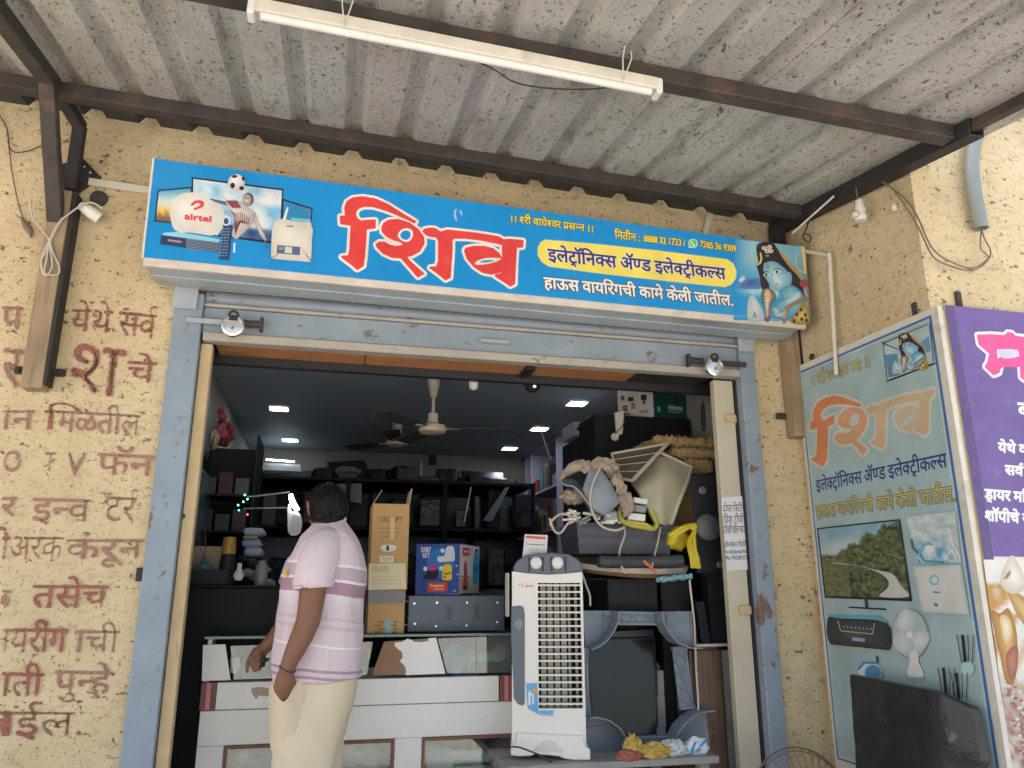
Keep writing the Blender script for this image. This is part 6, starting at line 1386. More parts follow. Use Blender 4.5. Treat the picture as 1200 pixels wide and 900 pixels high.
# solar panel lying on top
SQ = [T9(355, 172, .48), T9(622, 124, .40), T9(452, 302, .24), T9(393, 288, .30)]
sp_ = thing('solar_panel', 'small brown ribbed solar panel with pale frame tilted on top of the heap', 'solar panel', sum(SQ, Vector())/4)
nv = (SQ[1]-SQ[0]).cross(SQ[3]-SQ[0]).normalized(); nv = nv if nv.y < 0 else -nv
build(MB().prism(SQ, -nv*.008), 'panel', mat('panel_brown', (.15, .11, .085), .35, var=.15, vscale=8, spots=[((.26, .21, .16, .5), 5, .55, .15, (1, 1, 1))]), sp_)
fm = MB()
for i in range(4): fm.bar(SQ[i] + nv*.002, SQ[(i+1) % 4] + nv*.002, .010 if i != 1 else .016, .012, nv)
build(fm, 'frame', 'shell_edge', sp_)
for f in (.25, .5, .75): build(MB().bar(SQ[0].lerp(SQ[3], f) + nv*.0025, SQ[1].lerp(SQ[2], f) + nv*.0025, .004, .003, nv), 'cell_line', 'shell_edge', sp_)
# adaptor, yellow rim, small parts, cables over the crate
ad = thing('power_adaptor', 'white power adaptor with a grey band resting on the heap', 'adaptor', T9(485, 480, .2))
for (a, b, m_) in (((462, 378), (530, 410), 'white_plastic'), ((450, 412), (524, 450), 'pipe_grey'), ((440, 452), (520, 492), 'white_plastic')):
    pa = [T9(a[0], a[1], .19), T9(b[0], a[1]+10, .19), T9(b[0]-4, b[1]+4, .19), T9(a[0]-6, b[1]-6, .19)]; build(MB().prism(pa, (0, .045, 0)), 'casing' if m_ == 'white_plastic' else 'band', m_, ad, bevel=.003)
one(MB().tube(catmull([T9(*p) for p in [(395,430,.22),(400,480,.20),(440,510,.18),(500,522,.18),(555,530,.19),(570,500,.20),(540,440,.22)]], 5), .013, 8), 'yellow_hoop', mat('rim_yellow', (.46, .42, .07), .45), 'bent yellow-green plastic hoop lying under the cream shell', 'hoop', smooth=60)
one(MB().prism([T9(*p, .175) for p in [(430, 490), (520, 500), (552, 520), (540, 536), (470, 520), (440, 512)]], (0, .03, 0)), 'yellow_part', mat('part_yellow', (.62, .50, .05), .45), 'bright yellow plastic part under the white adaptor', 'part', bevel=.004)
one(MB().box(tuple(T9(325, 500, .20)), (T9(388, 440, .2).x, .26, T9(388, 440, .2).z)), 'grey_part', mat('part_grey', (.34, .36, .35), .5), 'small grey plastic box part on the crate under the blue tank', 'part', bevel=.012)
cwl = MB()
for pts in ([(300,235,.17),(262,320,.15),(252,400,.15),(270,470,.15),(310,520,.16),(370,538,.17),(415,525,.18)], [(60,490,.2),(80,540,.2),(110,550,.2),(150,500,.2),(190,480,.2),(150,440,.2),(200,460,.2)], [(58,480,.2),(70,520,.2),(62,500,.2),(110,460,.2),(160,470,.2)]):
    cwl.tube(catmull([T9(*p) for p in pts], 6), .0065, 7)
one(cwl, 'white_cables', 'cord_cream', 'looping white cables spilling from the crate over the blue tank', 'cable', smooth=60)
rgg = random.Random(5)
for i in range(18):
    x = 150 + rgg.random()*270; y = 452 + rgg.random()*50; c = T9(x, y, .20 + rgg.random()*.05); d = Vector((rgg.uniform(-1, 1), rgg.uniform(-.3, .3), rgg.uniform(-.5, .5))).normalized()*.035
    one(MB().bar(c-d, c+d, .022, .012), 'charger', 'white_plastic' if i % 3 else 'pipe_grey', 'loose small charger or plug among the cables in the crate', 'charger', 'loose chargers in the crate', bevel=.003)
# yellow cable bundle
yb = MB(); 
for i in range(26):
    o = i*3.8
    yb.tube(catmull([T9(622 + o*.2 + rgg.random()*10, 550 + rgg.random()*60, .20), T9(680 + o*.35, 525 + rgg.random()*20 - o*.1, .17 + rgg.random()*.03), T9(745 + o*.15, 510 + rgg.random()*25, .18), T9(735 - o*.2 + rgg.random()*25, 590 + rgg.random()*20, .15 + rgg.random()*.03), T9(752 + rgg.random()*26 - o*.3, 660 + rgg.random()*15, .16), T9(775 - o*.4 + rgg.random()*10, 712 + rgg.random()*8, .17)], 6), .0065, 6)
one(yb, 'yellow_cables', mat('cable_yellow', (.64, .50, .03), .45, var=.15), 'thick bundle of yellow cables hanging beside the tall loudspeaker', 'cable', smooth=60)
one(blob(T9(672, 578, .27), .075, 31, 3, .25, (.9, .5, .85)), 'yellow_bag', 'cable_yellow', 'yellow plastic bag stuffed behind the cable bundle', 'bag', smooth=60)
# straw cooling pads
STRAW = mat('wood_wool', (.50, .35, .17), .9, var=.4, vscale=55, bump=.012, bscale=75, spots=[((.12, .07, .03, .8), 38, .53, .10, (1, 1, 1)), ((.58, .42, .20, .6), 60, .56, .08, (1, 1, 1))])
def pad(a, b, Y0, Y1, label, tilt=0, n=260):
    p0, p1 = PY(*a, Y0), PY(*b, Y0); t = thing('straw_pad', label, 'cooling pad', ((p0.x+p1.x)/2, (Y0+Y1)/2, p1.z), 'straw cooling pads')
    bm = bmesh.new(); bmesh.ops.create_cube(bm, size=1); bmesh.ops.subdivide_edges(bm, edges=bm.edges[:], cuts=14, use_grid_fill=True)
    s = Vector((p1.x-p0.x, Y1-Y0, p0.z-p1.z)); c = Vector(((p0.x+p1.x)/2, (Y0+Y1)/2, (p0.z+p1.z)/2)); Rt = Matrix.Rotation(tilt, 3, 'Y')
    pos = []
    for v in bm.verts:
        q_ = Vector((v.co.x*s.x, v.co.y*s.y, v.co.z*s.z)); q_ += Vector((noise.noise(q_*40), noise.noise(q_*40+Vector((9, 0, 0))), noise.noise(q_*40+Vector((0, 9, 0)))))*.010; pos.append(c + Rt @ q_)
    build(MB().add(pos, [tuple(v.index for v in f.verts) for f in bm.faces]), 'pad', STRAW, t, smooth=60); bm.free()
    r2 = random.Random(hash(label) % 999); mb = MB()
    for i in range(n):
        q_ = Vector((r2.uniform(-.5, .5)*s.x, -.5*s.y - r2.random()*.008, r2.uniform(-.5, .5)*s.z)); d = Vector((r2.uniform(-1, 1), r2.uniform(-.4, .2), r2.uniform(-1, 1))).normalized()*.022
        mb.tube([c + Rt @ (q_-d), c + Rt @ (q_ + Vector((r2.uniform(-.008, .008), -.006, r2.uniform(-.008, .008)))), c + Rt @ (q_+d)], .0016, 3, caps=False)
    w = build(mb, 'loose_straw', mat('straw_strand', (.60, .43, .22), .8, var=.3, vscale=30), t); w['kind'] = 'stuff'
pad((768, 512), (840, 523), .52, .85, 'top straw cooling pad of the stack under the black case'); pad((788, 526), (840, 536), .50, .85, 'middle straw cooling pad of the stack beside the cream board'); pad((800, 539.5), (833, 553), .47, .85, 'lowest straw cooling pad of the stack behind the tall loudspeaker')
pad((777, 545), (826, 622), .49, .55, 'big straw cooling pad standing upright behind the cream shell', R(8), 500)
# things at the very bottom of the opening
TZ = lambda x, y, Y: PY(700 + x/4, 860 + y/4, Y)
def onbench(p, h): return Vector((p.x, p.y, ZB + h))
mat('yellow_cloth', (.56, .38, .09), .85, var=.12, bump=.01, bscale=16)
one(blob(onbench(TZ(165, 88, -.05), 0.040), .058, 41, 4, .5, (.8, .6, .9), 3.2), 'yellow_cloth', 'yellow_cloth', 'crumpled yellow cloth on the bench under the grey stand', 'cloth', smooth=60)
one(blob(onbench(TZ(262, 122, -.06), 0.022), .062, 43, 4, .45, (1.25, .6, .62), 3.2), 'yellow_cloth', 'yellow_cloth', 'yellow cloth bundle beside the blue and white bag', 'cloth', smooth=60)
one(blob(onbench(TZ(150, 142, -.085), 0.016), .046, 45, 4, .3, (1.4, .6, .55), 3), 'red_pouch', mat('dull_red', (.34, .10, .07), .6), 'dull red pouch under the crumpled yellow cloth', 'pouch', smooth=60)
one(blob(onbench(TZ(355, 118, -.04), 0.026), .056, 47, 4, .4, (1.25, .6, .72), 3.2), 'white_bag', 'milky_bag', 'crumpled white bag between yellow cloth and blue striped bag', 'bag', smooth=60)
bg = thing('shopping_bag', 'white shopping bag with bright blue dashes and a dark oval', 'bag', TZ(460, 160, -.05))
bo_ = blob(onbench(TZ(470, 132, -.04), .030), .052, 49, 4, .2, (1.15, .6, .85), 2.6); build(bo_, 'bag', mat('bag_white', (.66, .70, .74), .35, bump=.006, bscale=12), bg, smooth=60)
cB0 = onbench(TZ(470, 132, -.04), .030)
for i in range(5): c = cB0 + Vector((-.004 + i*.0095, -.0285 + abs(i-2)*.0012, .004 + i*.0065)); build(MB().bar(c - Vector((.0035, 0, .005)), c + Vector((.0035, 0, .005)), .009, .006), 'dash', mat('bag_blue', (.01, .30, .62), .4), bg)
build(MB().prism([cB0 + Vector((x, -.0295, z)) for x, z in [(-.044, -.024), (-.036, .004), (-.022, .026), (-.012, .026), (-.026, .002), (-.032, -.026)]], (0, .02, 0)), 'blue_band', 'bag_blue', bg)
build(MB().prism([cB0 + Vector((-.008 + .013*math.cos(k*.52), -.0325, -.008 + .010*math.sin(k*.52) + .004*math.cos(k*.52))) for k in range(12)], (0, .01, 0)), 'dark_oval', 'pipe_grey', bg)
# ================================================================ inside the shop: ceiling
LED = emis('led_panel', (.86, .94, 1.0), 14)
for px, py in [(306, 420), (327, 478), (340, 515), (676, 472), (632, 502), (597, 525)]:
    c = PZ(px, py, 2.86); t = thing('ceiling_light', 'lit square LED panel flush in the dark shop ceiling', 'ceiling light', (c.x, c.y, 2.86), 'LED panels in the shop ceiling')
    build(MB().box((c.x-.064, c.y-.064, 2.852), (c.x+.064, c.y+.064, 2.859)), 'diffuser', LED, t)
    for a, b in (((-.075, -.075), (.075, -.065)), ((-.075, .065), (.075, .075)), ((-.075, -.0645), (-.065, .0645)), ((.065, -.0645), (.075, .0645))): bx('frame', (c.x+a[0], c.y+a[1], 2.850), (c.x+b[0], c.y+b[1], 2.861), 'white_plastic', t, 0)
mat('fan_cream', (.55, .47, .36), .45); mat('fan_blade', (.055, .045, .04), .6)
def fan(px, pyc, Ym, zmot, ang, label, s=1):
    m_ = PY(px, pyc, Ym); zm = m_.z; t = thing('ceiling_fan', label, 'ceiling fan', (m_.x, Ym, zm), 'ceiling fans')
    M = Matrix.Translation((m_.x, Ym, zm))
    build(MB().lathe([(.012, 2.86-zm-.16), (.020, 2.86-zm-.155), (.040, 2.86-zm-.06), (.045, 2.86-zm-.001), (0, 2.86-zm-.0005)], 20, M), 'canopy', 'fan_cream', t, smooth=40)
    build(MB().tube([(m_.x, Ym, zm+.10), (m_.x, Ym, 2.72)], .011, 10), 'down_rod', 'fan_cream', t, smooth=60)
    build(MB().lathe([(.0, -.03), (.05, -.03), (.082, -.02), (.088, 0), (.080, .022), (.045, .034), (.034, .04), (.032, .10), (.022, .105)], 28, M), 'motor', 'fan_cream', t, smooth=35)
    for a in ang:
        d = Vector((math.cos(R(a)), math.sin(R(a)), 0)); w = Vector((-d.y, d.x, .18)); b0, b1 = .10, .50
        o = Vector((m_.x, Ym, zm+.0)); bl = MB()
        bl.prism([o+d*b0-w*.03, o+d*.2-w*.055, o+d*b1-w*.062, o+d*(b1+.02), o+d*b1+w*.062, o+d*.2+w*.055, o+d*b0+w*.03], (0, 0, .004)); b_ = build(bl, 'blade', 'fan_blade', t)
        build(MB().bar(o+d*.06, o+d*.17, .03, .006), 'blade_iron', 'fan_cream', b_)
fan(507, 503, 1.18, 0, (-14, 106, 226), 'cream ceiling fan with brown blades above the middle of the shop')
fan(465, 519, 2.75, 0, (20, 140, 260), 'cream ceiling fan farther back beyond the other fan')
c = PY(624, 452, .32); t = thing('dome_camera', 'small black dome camera under the header frame', 'camera', c)
build(MB().lathe([(.052, .03), (.052, .006), (.046, 0), (.034, -.024), (.018, -.036), (0, -.04)], 24, Matrix.Translation(c)), 'dome', 'case_black', t, smooth=40)
build(MB().lathe([(.010, 0), (.009, .004), (0, .005)], 12, Matrix.Translation(c + Vector((0, -.040, -.014))) @ Matrix.Rotation(R(110), 4, 'X')), 'lens', 'chrome', t)
build(MB().box((c.x-.02, .277, c.z+.028), (c.x+.02, .36, c.z+.05)), 'bracket', 'case_black', t)
c = PY(555, 447, .32); one(MB().lathe([(.0, -.05), (.022, -.04), (.026, -.01), (.018, .02), (.018, .05), (0, .05)], 16, Matrix.Translation(c)), 'bulb', 'lens_grey', 'small unlit round bulb under the black header frame', 'bulb', smooth=60)

# ================================================================ back rack, televisions, air conditioner
mat('rack_black', (.010, .012, .016), .6, var=.2, spec=.2); mat('navy_plastic', (.014, .020, .032), .35, var=.25, vscale=5)
rk = thing('back_rack', 'long black steel rack along the back wall loaded with dark goods', 'rack', (.6, 3.8, .3))
zs = [PY(450, 561, 3.45).z, PY(450, 617, 3.45).z, 1.55, 1.05, .55]
for z in zs: bx('shelf', (-.72, 3.45, z-.03), (1.90, 4.15, z), 'rack_black', rk, .003)
for x in (-.72, .16, 1.03, 1.86): bx('upright', (x, 3.43, .302), (x+.04, 3.449, zs[0]), 'rack_black', rk, .002)
bx('back_sheet', (-.72, 4.152, .302), (1.9, 4.18, zs[0]), 'rack_black', rk, 0)
r3 = random.Random(11)
def slab(cx, z, w, h, y, lean, label, group='dark televisions on the back rack'):
    o = Vector((cx, y, z)); u = Vector((1, r3.uniform(-.1, .1), 0)).normalized(); v = Vector((0, math.sin(lean), math.cos(lean)))
    t = thing('television', label, 'television', o, group); n_ = u.cross(v)
    P = [o-u*w/2, o+u*w/2, o+u*w/2+v*h, o-u*w/2+v*h]
    build(MB().prism(P, n_*-.035), 'casing', 'rack_black', t, bevel=.005)
    c_ = sum(P, Vector())/4; build(MB().prism([c_+(p-c_)*.94+n_*.003 for p in P], n_*-.002), 'screen', 'navy_plastic', t)
for (cx, w, h) in [(-.42, .48, .30), (.12, .52, .31), (.62, .46, .32), (1.10, .44, .30), (1.58, .46, .32)]: slab(cx, zs[1]+.001, w, h, 3.60, .10, 'dark flat television leaning on the upper rack shelf', 'televisions on the upper rack shelf')
for (cx, w, h) in [(-.36, .60, .44), (.32, .62, .45), (1.0, .62, .46), (1.60, .5, .44)]: slab(cx, zs[2]+.001, w, h, 3.62, .12, 'dark flat television leaning on the lower rack shelf', 'televisions on the lower rack shelf')
slab(PY(566, 552, 3.7).x, zs[0]+.001, .42, .16, 3.62, .55, 'dark television lying tilted on top of the back rack', None)
one(MB().tube([PY(552, 571, 3.40), PY(544, 612, 3.40)], .006, 6), 'white_rod', 'white_plastic', 'thin white rod leaning on the front of the back rack', 'rod')
one(MB().prism([PY(*p, 3.40) for p in [(566, 610), (592, 571), (597, 571), (577, 611)]], (0, .01, 0)), 'clear_sheet', mat('clear_sheet', (.16, .19, .21), .25), 'greyish plastic sheet hanging slantwise on the back rack', 'plastic sheet')
for i, (px, w, h) in enumerate([(470, .3, .05), (515, .2, .07), (540, .16, .06), (600, .12, .05), (455, .08, .1)]):
    c = PY(px, 558, 3.7); one(blob((c.x, 3.7, zs[0]+h*.5), .5, 60+i, 3, .2, (w*.9, .25, h*1.3)), 'dark_bundle', 'rack_black', 'dark bundle lying on top of the back rack', 'bundle', 'dark bundles on the back rack', smooth=60)
a, b = PY(384, 541, 3.6), PY(430, 566, 3.6); cr3 = thing('old_monitor', 'old black tube monitor on top of the back rack', 'monitor', ((a.x+b.x)/2, 3.7, zs[0]))
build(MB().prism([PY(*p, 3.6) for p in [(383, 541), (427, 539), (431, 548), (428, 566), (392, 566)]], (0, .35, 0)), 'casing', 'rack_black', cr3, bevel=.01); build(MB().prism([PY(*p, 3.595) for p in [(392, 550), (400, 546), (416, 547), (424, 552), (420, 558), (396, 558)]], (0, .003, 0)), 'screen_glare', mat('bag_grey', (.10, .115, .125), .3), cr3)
one(MB().prism([PY(*p, 3.5) for p in [(390, 567), (424, 566), (424, 590), (392, 586)]], (0, .10, 0)), 'grey_carton', mat('carton_grey', (.26, .24, .22), .8), 'pale grey carton hanging in front of the back rack below the old monitor', 'box', bevel=.003)
t = thing('air_conditioner', 'white wall air conditioner above the back rack', 'air conditioner', PY(326, 555, 3.9)); a, b = PY(299, 542, 3.9), PY(353, 556, 3.9)
build(MB().box((a.x, 3.9, b.z), (b.x, 4.15, a.z)), 'casing', mat('ac_white', (.20, .20, .205), .45), t, bevel=.012, seg=2); build(MB().box((a.x+.03, 3.897, b.z+.01), (b.x-.03, 3.899, b.z+.03)), 'louvre', 'rack_black', t)
a, b = PY(312, 538.5, 3.85), PY(345, 541, 3.85); one(MB().tube([a, b], .007, 8), 'batten_light', emis('tube_glow', (.8, .95, 1), 7), 'thin lit LED batten over the air conditioner', 'light')
one(MB().box((PY(439, 553, 3.9).x, 3.9, PY(449, 564, 3.9).z), (PY(449, 553, 3.9).x, 3.95, PY(439, 553, 3.9).z)), 'wall_socket', 'old_white', 'small white wall box above the back rack', 'wall box', bevel=.004)
c = PY(493, 552, 4.15); one(MB().tube([(c.x, 4.15, zs[0]), (c.x, 4.15, c.z+.1)], .018, 8), 'wall_pipe', 'galvanised', 'short bright metal pipe on the back wall', 'pipe')
one(MB().box((PY(503, 538, 4.15).x, 4.13, PY(503, 544, 4.15).z), (PY(511, 538, 4.15).x, 4.2, PY(511, 534, 4.15).z)), 'wall_box', 'case_black', 'small black box high on the back wall', 'wall box')

# dark stock packed on and before the rack
mat('wrapped_stock', (.012, .015, .020), .28, var=.4, vscale=6, bump=.012, bscale=11, spots=[((.07, .085, .10, .6), 5, .60, .10, (1, 1, .4))])
r4 = random.Random(21)
for i in range(30):
    x = -.62 + (i % 10)*.262 + r4.uniform(-.05, .05); lv = i//10; z = [zs[1], zs[2], zs[3]][lv]; w_ = r4.uniform(.10, .20); h_ = r4.uniform(.16, .36); y = r4.uniform(3.36, 3.50)
    one(MB(Matrix.Translation((x, y, z+.001)) @ Matrix.Rotation(r4.uniform(-.5, .5), 4, 'Z')).box((-w_/2, -.05, 0), (w_/2, .12, h_)), 'wrapped_box', 'wrapped_stock', ['dark wrapped box on the upper shelf of the back rack', 'dark wrapped box on the middle shelf of the back rack', 'dark wrapped box on the low shelf of the back rack'][lv], 'box', ['wrapped boxes on the upper shelf', 'wrapped boxes on the middle shelf', 'wrapped boxes on the low shelf'][lv], bevel=.012)
for i in range(9):
    x = -.25 + i*.23 + r4.uniform(-.04, .04); h_ = r4.uniform(.05, .15); one(MB(Matrix.Translation((x, 3.62, zs[0]+.001)) @ Matrix.Rotation(r4.uniform(-.6, .6), 4, 'Z')).box((-.10, -.07, 0), (.09, .12, h_)), 'flat_box', 'wrapped_stock', 'dark flat box lying along the top of the back rack', 'box', 'flat boxes on top of the rack', bevel=.01)
# floor-standing dark stock in the middle of the shop
for i, (x, y, w_, h_) in enumerate([(.05, 2.2, .42, 1.02), (.55, 2.5, .5, 1.12), (1.1, 2.2, .46, 1.22), (1.5, 1.9, .40, 1.30), (-.3, 2.6, .4, 1.2)]):
    one(MB(Matrix.Translation((x, y, .302)) @ Matrix.Rotation(r4.uniform(-.4, .4), 4, 'Z')).box((-w_/2, -.15, 0), (w_/2, .25, h_)), 'stock_pile', 'wrapped_stock', 'tall dark wrapped carton standing on the shop floor behind the counter', 'carton', 'dark cartons standing behind the counter', bevel=.015)

# ================================================================ left side of the shop
def leftbox(name, pl_, pr_, zt_px, zb_px, X0, X1, m_, label, cat):
    """box on the left wall; px columns give its near and far edge, both read on plane X1"""
    A = PX(pl_, zt_px, X1); B = PX(pr_, zt_px, X1); C = PX(pl_, zb_px, X1)
    return one(MB().box((X0, A.y, C.z), (X1, B.y, A.z)), name, m_, label, cat, bevel=.004)
leftbox('dark_board', 236, 251, 476, 532, -.758, -.70, 'case_black', 'dark board fixed high on the inner left wall', 'board')
t = leftbox('wall_poster', 262, 276, 527, 552, -.758, -.735, 'case_black', 'dark framed picture on the inner left wall beyond the garland', 'picture')
for i, (px, py, r_) in enumerate([(259, 482, .022), (260, 490, .026), (258, 498, .03), (263, 506, .045), (256, 510, .04), (265, 514, .04), (261, 521, .03)]): pass
gl = thing('garland', 'dusty pink artificial flower garland on the inner left wall', 'garland', PX(261, 522, -.70))
for i, (px, py, r_) in enumerate([(259, 481, .022), (260.5, 488, .026), (261, 497, .032), (266, 504, .05), (258, 507, .045), (267, 512, .045), (262, 518, .035)]):
    build(blob(PX(px, py, -.70), r_, 70+i, 3, .5, (1, 1, 1), 4), 'flower', mat('dusty_pink', (.30, .06, .10), .8, var=.3, vscale=30) if i % 3 else mat('dusty_red', (.24, .03, .03), .8, var=.3, vscale=30), gl, smooth=60)
build(blob(PX(251, 515, -.70), .05, 80, 3, .4, (.6, 1, 1.2), 3), 'flower', mat('dusty_straw', (.26, .19, .13), .8, var=.3, vscale=30), gl, smooth=60)
a = PX(229, 535, -.68); b = PX(262, 535, -.68); zc = PX(229, 640, -.68).z
gc_ = thing('glass_cabinet', 'tall glass-fronted wall cabinet along the inner left wall', 'cabinet', (-.72, (a.y+b.y)/2, zc))
bx('carcass', (-.758, a.y, zc), (-.70, b.y, a.z), mat('cabinet_blue', (.16, .20, .24), .4, var=.2, vscale=4), gc_, .004)
for i in range(3): y = a.y + (b.y-a.y)*(i+.5)/3; bx('door', (-.699, y-(b.y-a.y)/6.4, zc+.02), (-.694, y+(b.y-a.y)/6.4, a.z-.02), mat('cabinet_glass', (.09, .12, .14), .1), gc_, .001)
# black cabinet in front with odds and ends
YK2 = .47; zk = PY(240, 689, YK2).z
bc = thing('black_cabinet', 'tall glossy black cabinet beside the timber-lined jamb', 'cabinet', (-.5, .6, .3))
bx('carcass', (-.755, YK2, .302), (-.17, .92, zk), mat('gloss_black', (.008, .009, .011), .55, var=.3, spec=.2), bc, .004)
bx('top_edge', (-.757, YK2-.004, zk+.0005), (-.165, .925, zk+.012), 'rack_black', bc, .003)
ZK = zk+.0125
def Kb(name, x0, y0, x1, y1, Y, D, m_, label, cat, bev=.004, zfix=True):
    A, B = PY(x0, y0, Y), PY(x1, y1, Y); return one(MB().box((A.x, Y, ZK if zfix else B.z), (B.x, Y+D, A.z)), name, m_, label, cat, bevel=bev)
Kb('black_box', 216, 667, 266, 688, .52, .2, 'case_black', 'low black box on the black cabinet', 'box')
Kb('beige_panel', 223, 640, 262, 667, .74, .02, mat('beige_panel', (.36, .28, .20), .7), 'beige panel propped behind the low black box', 'panel', .002)
gm = thing('green_antenna', 'green antenna base with two bent rods on the low black box', 'antenna', PY(238, 667, .58))
cg = PY(238, 666, .58); build(MB().lathe([(.045, 0), (.045, .012), (.020, .022), (.012, .05), (0, .052)], 20, Matrix.Translation(cg)), 'base', mat('green_plastic', (.02, .12, .09), .4), gm, smooth=40)
for p in [(228, 612), (240, 615)]: build(MB().tube(catmull([cg + Vector((0, 0, .04)), PY((238+p[0])/2+2, 640, .58), PY(*p, .58)], 4), .0022, 5), 'rod', 'wire_dark', gm)
def lath(name, px, py_t, py_b, Y, prof_, m_, label, cat, extra=None):
    top, bot = PY(px, py_t, Y), PY(px, py_b, Y); h_ = top.z-bot.z; t = thing(name, label, cat, bot)
    build(MB().lathe([(r_, z*h_) for r_, z in prof_], 20, Matrix.Translation(bot)), 'vessel', m_, t, smooth=40)
    if extra: build(MB().lathe([(r_, z*h_) for r_, z in extra[0]], 20, Matrix.Translation(bot)), extra[1], extra[2], t, smooth=40)
    return t
lath('dark_bottle', 264, 646, 687, .56, [(.036, 0), (.038, .1), (.038, .7), (.030, .95), (.028, 1.0)], 'case_black', 'dark bottle with an amber cap on the black cabinet', 'bottle', ([(.034, .92), (.036, .95), (.030, 1.40), (.02, 1.42), (0, 1.42)], 'cap', mat('amber', (.38, .19, .03), .35)))
lath('light_bulb', 279, 660, 681, .50, [(.012, 1.0), (.012, .62), (.024, .42), (.026, .25), (.018, .06), (0, 0)], mat('bulb_glass', (.55, .55, .52), .15), 'clear glass light bulb on the black cabinet edge', 'bulb')
lath('clear_jar', 305, 657, 686, .62, [(.03, 0), (.032, .1), (.032, .75), (.02, .9), (.02, 1.0)], mat('jar_grey', (.20, .21, .20), .2), 'clear glass jar at the cabinet end beside the striped shirt', 'jar')
for i, (x0, x1, y0, y1) in enumerate([(285, 309, 618, 627), (284, 302, 627, 632), (283, 305, 632, 641), (286, 306, 641, 652)]):
    A, B = PY(x0, y0, .8), PY(x1, y1, .8); one(MB().box((A.x, .8, B.z+.001), (B.x, 1.0, A.z-.001)), 'folded_bundle', mat('bundle_%d' % (i % 3), [(.28, .31, .38), (.30, .29, .26), (.22, .28, .38)][i % 3], .8, bump=.004, bscale=20), ['pale blue-grey topmost', 'cream second', 'light blue third', 'bluish lowest'][i] + ' folded bundle of the stack behind the cabinet', 'bundle', bevel=.012)
for i, (px, py) in enumerate([(291, 671), (296, 660), (300, 676), (287, 655), (309, 668), (294, 685), (314, 684)]):
    one(blob(PY(px, py, .70 + .02*i), .028, 90+i, 3, .4, (1.3, 1, .8), 3), 'loose_part', 'case_black' if i % 2 else 'pipe_grey', 'small loose dark part in the clutter behind the black cabinet', 'part', 'loose parts behind the cabinet', smooth=60)
A = PY(282, 708, .95); one(MB().tube(catmull([PY(279, 735, .95), PY(280, 710, .95), PY(282, 706, .95), PY(287, 707, .95)], 4), .006, 6), 'metal_hook', 'chrome', 'small shiny metal hook behind the counter glass', 'hook')
for i, (x, y) in enumerate([(283, 728), (300, 730), (291, 735)]): one(blob(PY(x, y, 1.0), .035, 100+i, 2, .5, (1, .6, .8), 3), 'crumpled_paper', 'paper_white' if i != 2 else 'dusty_pink', ['crumpled white paper beside the metal hook', 'crumpled white paper beside the striped shirt', 'crumpled pink scrap between the white papers'][i], 'paper')
# dark side shelf with strings of small lights
sd_ = thing('side_shelf', 'dark open shelf unit on the left holding small goods', 'shelf', (-.55, 1.3, .3))
for (y, nm) in ((559, 0), (602, 1), (645, 2)): z = PY(272, y+20, 1.25).z; bx('shelf', (-.755, 1.25, z-.012), (-.42, 1.62, z), 'rack_black', sd_, .002)
for x in (-.755, -.435): bx('upright', (x, 1.245, .302), (x+.015, 1.63, 2.42), 'rack_black', sd_, .002)
bx('back_sheet', (-.755, 1.632, .302), (-.42, 1.64, 2.40), 'rack_black', sd_, 0)
for i, (px, py, c_) in enumerate([(287, 580, 'g'), (290, 585, 'g'), (279, 592, 'g'), (285, 588, 'g'), (280, 598, 'b'), (290, 603, 'r'), (273, 634, 'r'), (286, 634, 'r')]):
    mm = {'g': emis('led_green', (.05, 1, .25), 5), 'b': emis('led_blue', (.05, .15, 1), 6), 'r': emis('led_red', (1, .06, .05), 3)}[c_]
    one(MB().lathe([(0, -.005), (.004, -.003), (.005, 0), (.004, .003), (0, .005)], 8, Matrix.Translation(PY(px, py, 1.22))), 'string_light', mm, 'tiny lit %s indicator light by the dark side shelf' % {'g': 'green', 'b': 'blue', 'r': 'red'}[c_], 'light', 'tiny %s lights' % {'g': 'green', 'b': 'blue', 'r': 'red'}[c_])
goods = [((.035, .036, .04), 'dusky'), ((.045, .015, .014), 'maroon'), ((.06, .06, .065), 'pale'), ((.015, .02, .04), 'navy')]
for i in range(6):
    z = PY(272, 579 + (i//3)*43, 1.25).z; x = -.73 + (i % 3)*.095
    one(MB().box((x, 1.28, z+.001), (x+.08, 1.42, z+.10+.03*(i % 2))), 'small_carton', mat('goods_'+goods[i % 4][1], goods[i % 4][0], .6), '%s small carton on the %s board of the dark side shelf' % (goods[i % 4][1], 'upper' if i < 3 else 'lower'), 'carton', bevel=.003)

# ================================================================ right side: pigeonhole shelves and boxes
mat('lilac_board', (.34, .34, .46), .5, var=.06)
XS = 1.97; ysv = [PX(652, 540, XS).y, PX(622, 550, XS).y, PX(602.5, 560, XS).y, 4.1]; ztp = PX(652, 511, XS).z
rs = thing('pigeonhole_shelf', 'lilac pigeonhole shelves along the right wall filled with small goods', 'shelf', (2.1, 2.6, .3))
for y in ysv: bx('divider', (XS, y-.012, .302), (2.27, y+.012, ztp), 'lilac_board', rs, .002)
rows = [ztp, ztp-.42, ztp-.80, ztp-1.18, ztp-1.56]
for z in rows:
    for y0, y1 in zip(ysv[:-1], ysv[1:]): bx('shelf', (XS+.003, y0+.013, z-.022), (2.27, y1-.013, z), 'lilac_board', rs, .002)
bx('back_sheet', (2.272, ysv[0]-.01, .302), (2.279, 4.11, ztp), 'rack_black', rs, 0)
gcol = [tuple(.55*k for k in c) for c in [(.30, .50, .12), (.10, .28, .42), (.50, .48, .45), (.42, .06, .05), (.06, .07, .09), (.34, .36, .40), (.45, .36, .10)]]; gn = ['lime', 'blue', 'white', 'red', 'black', 'grey', 'ochre']
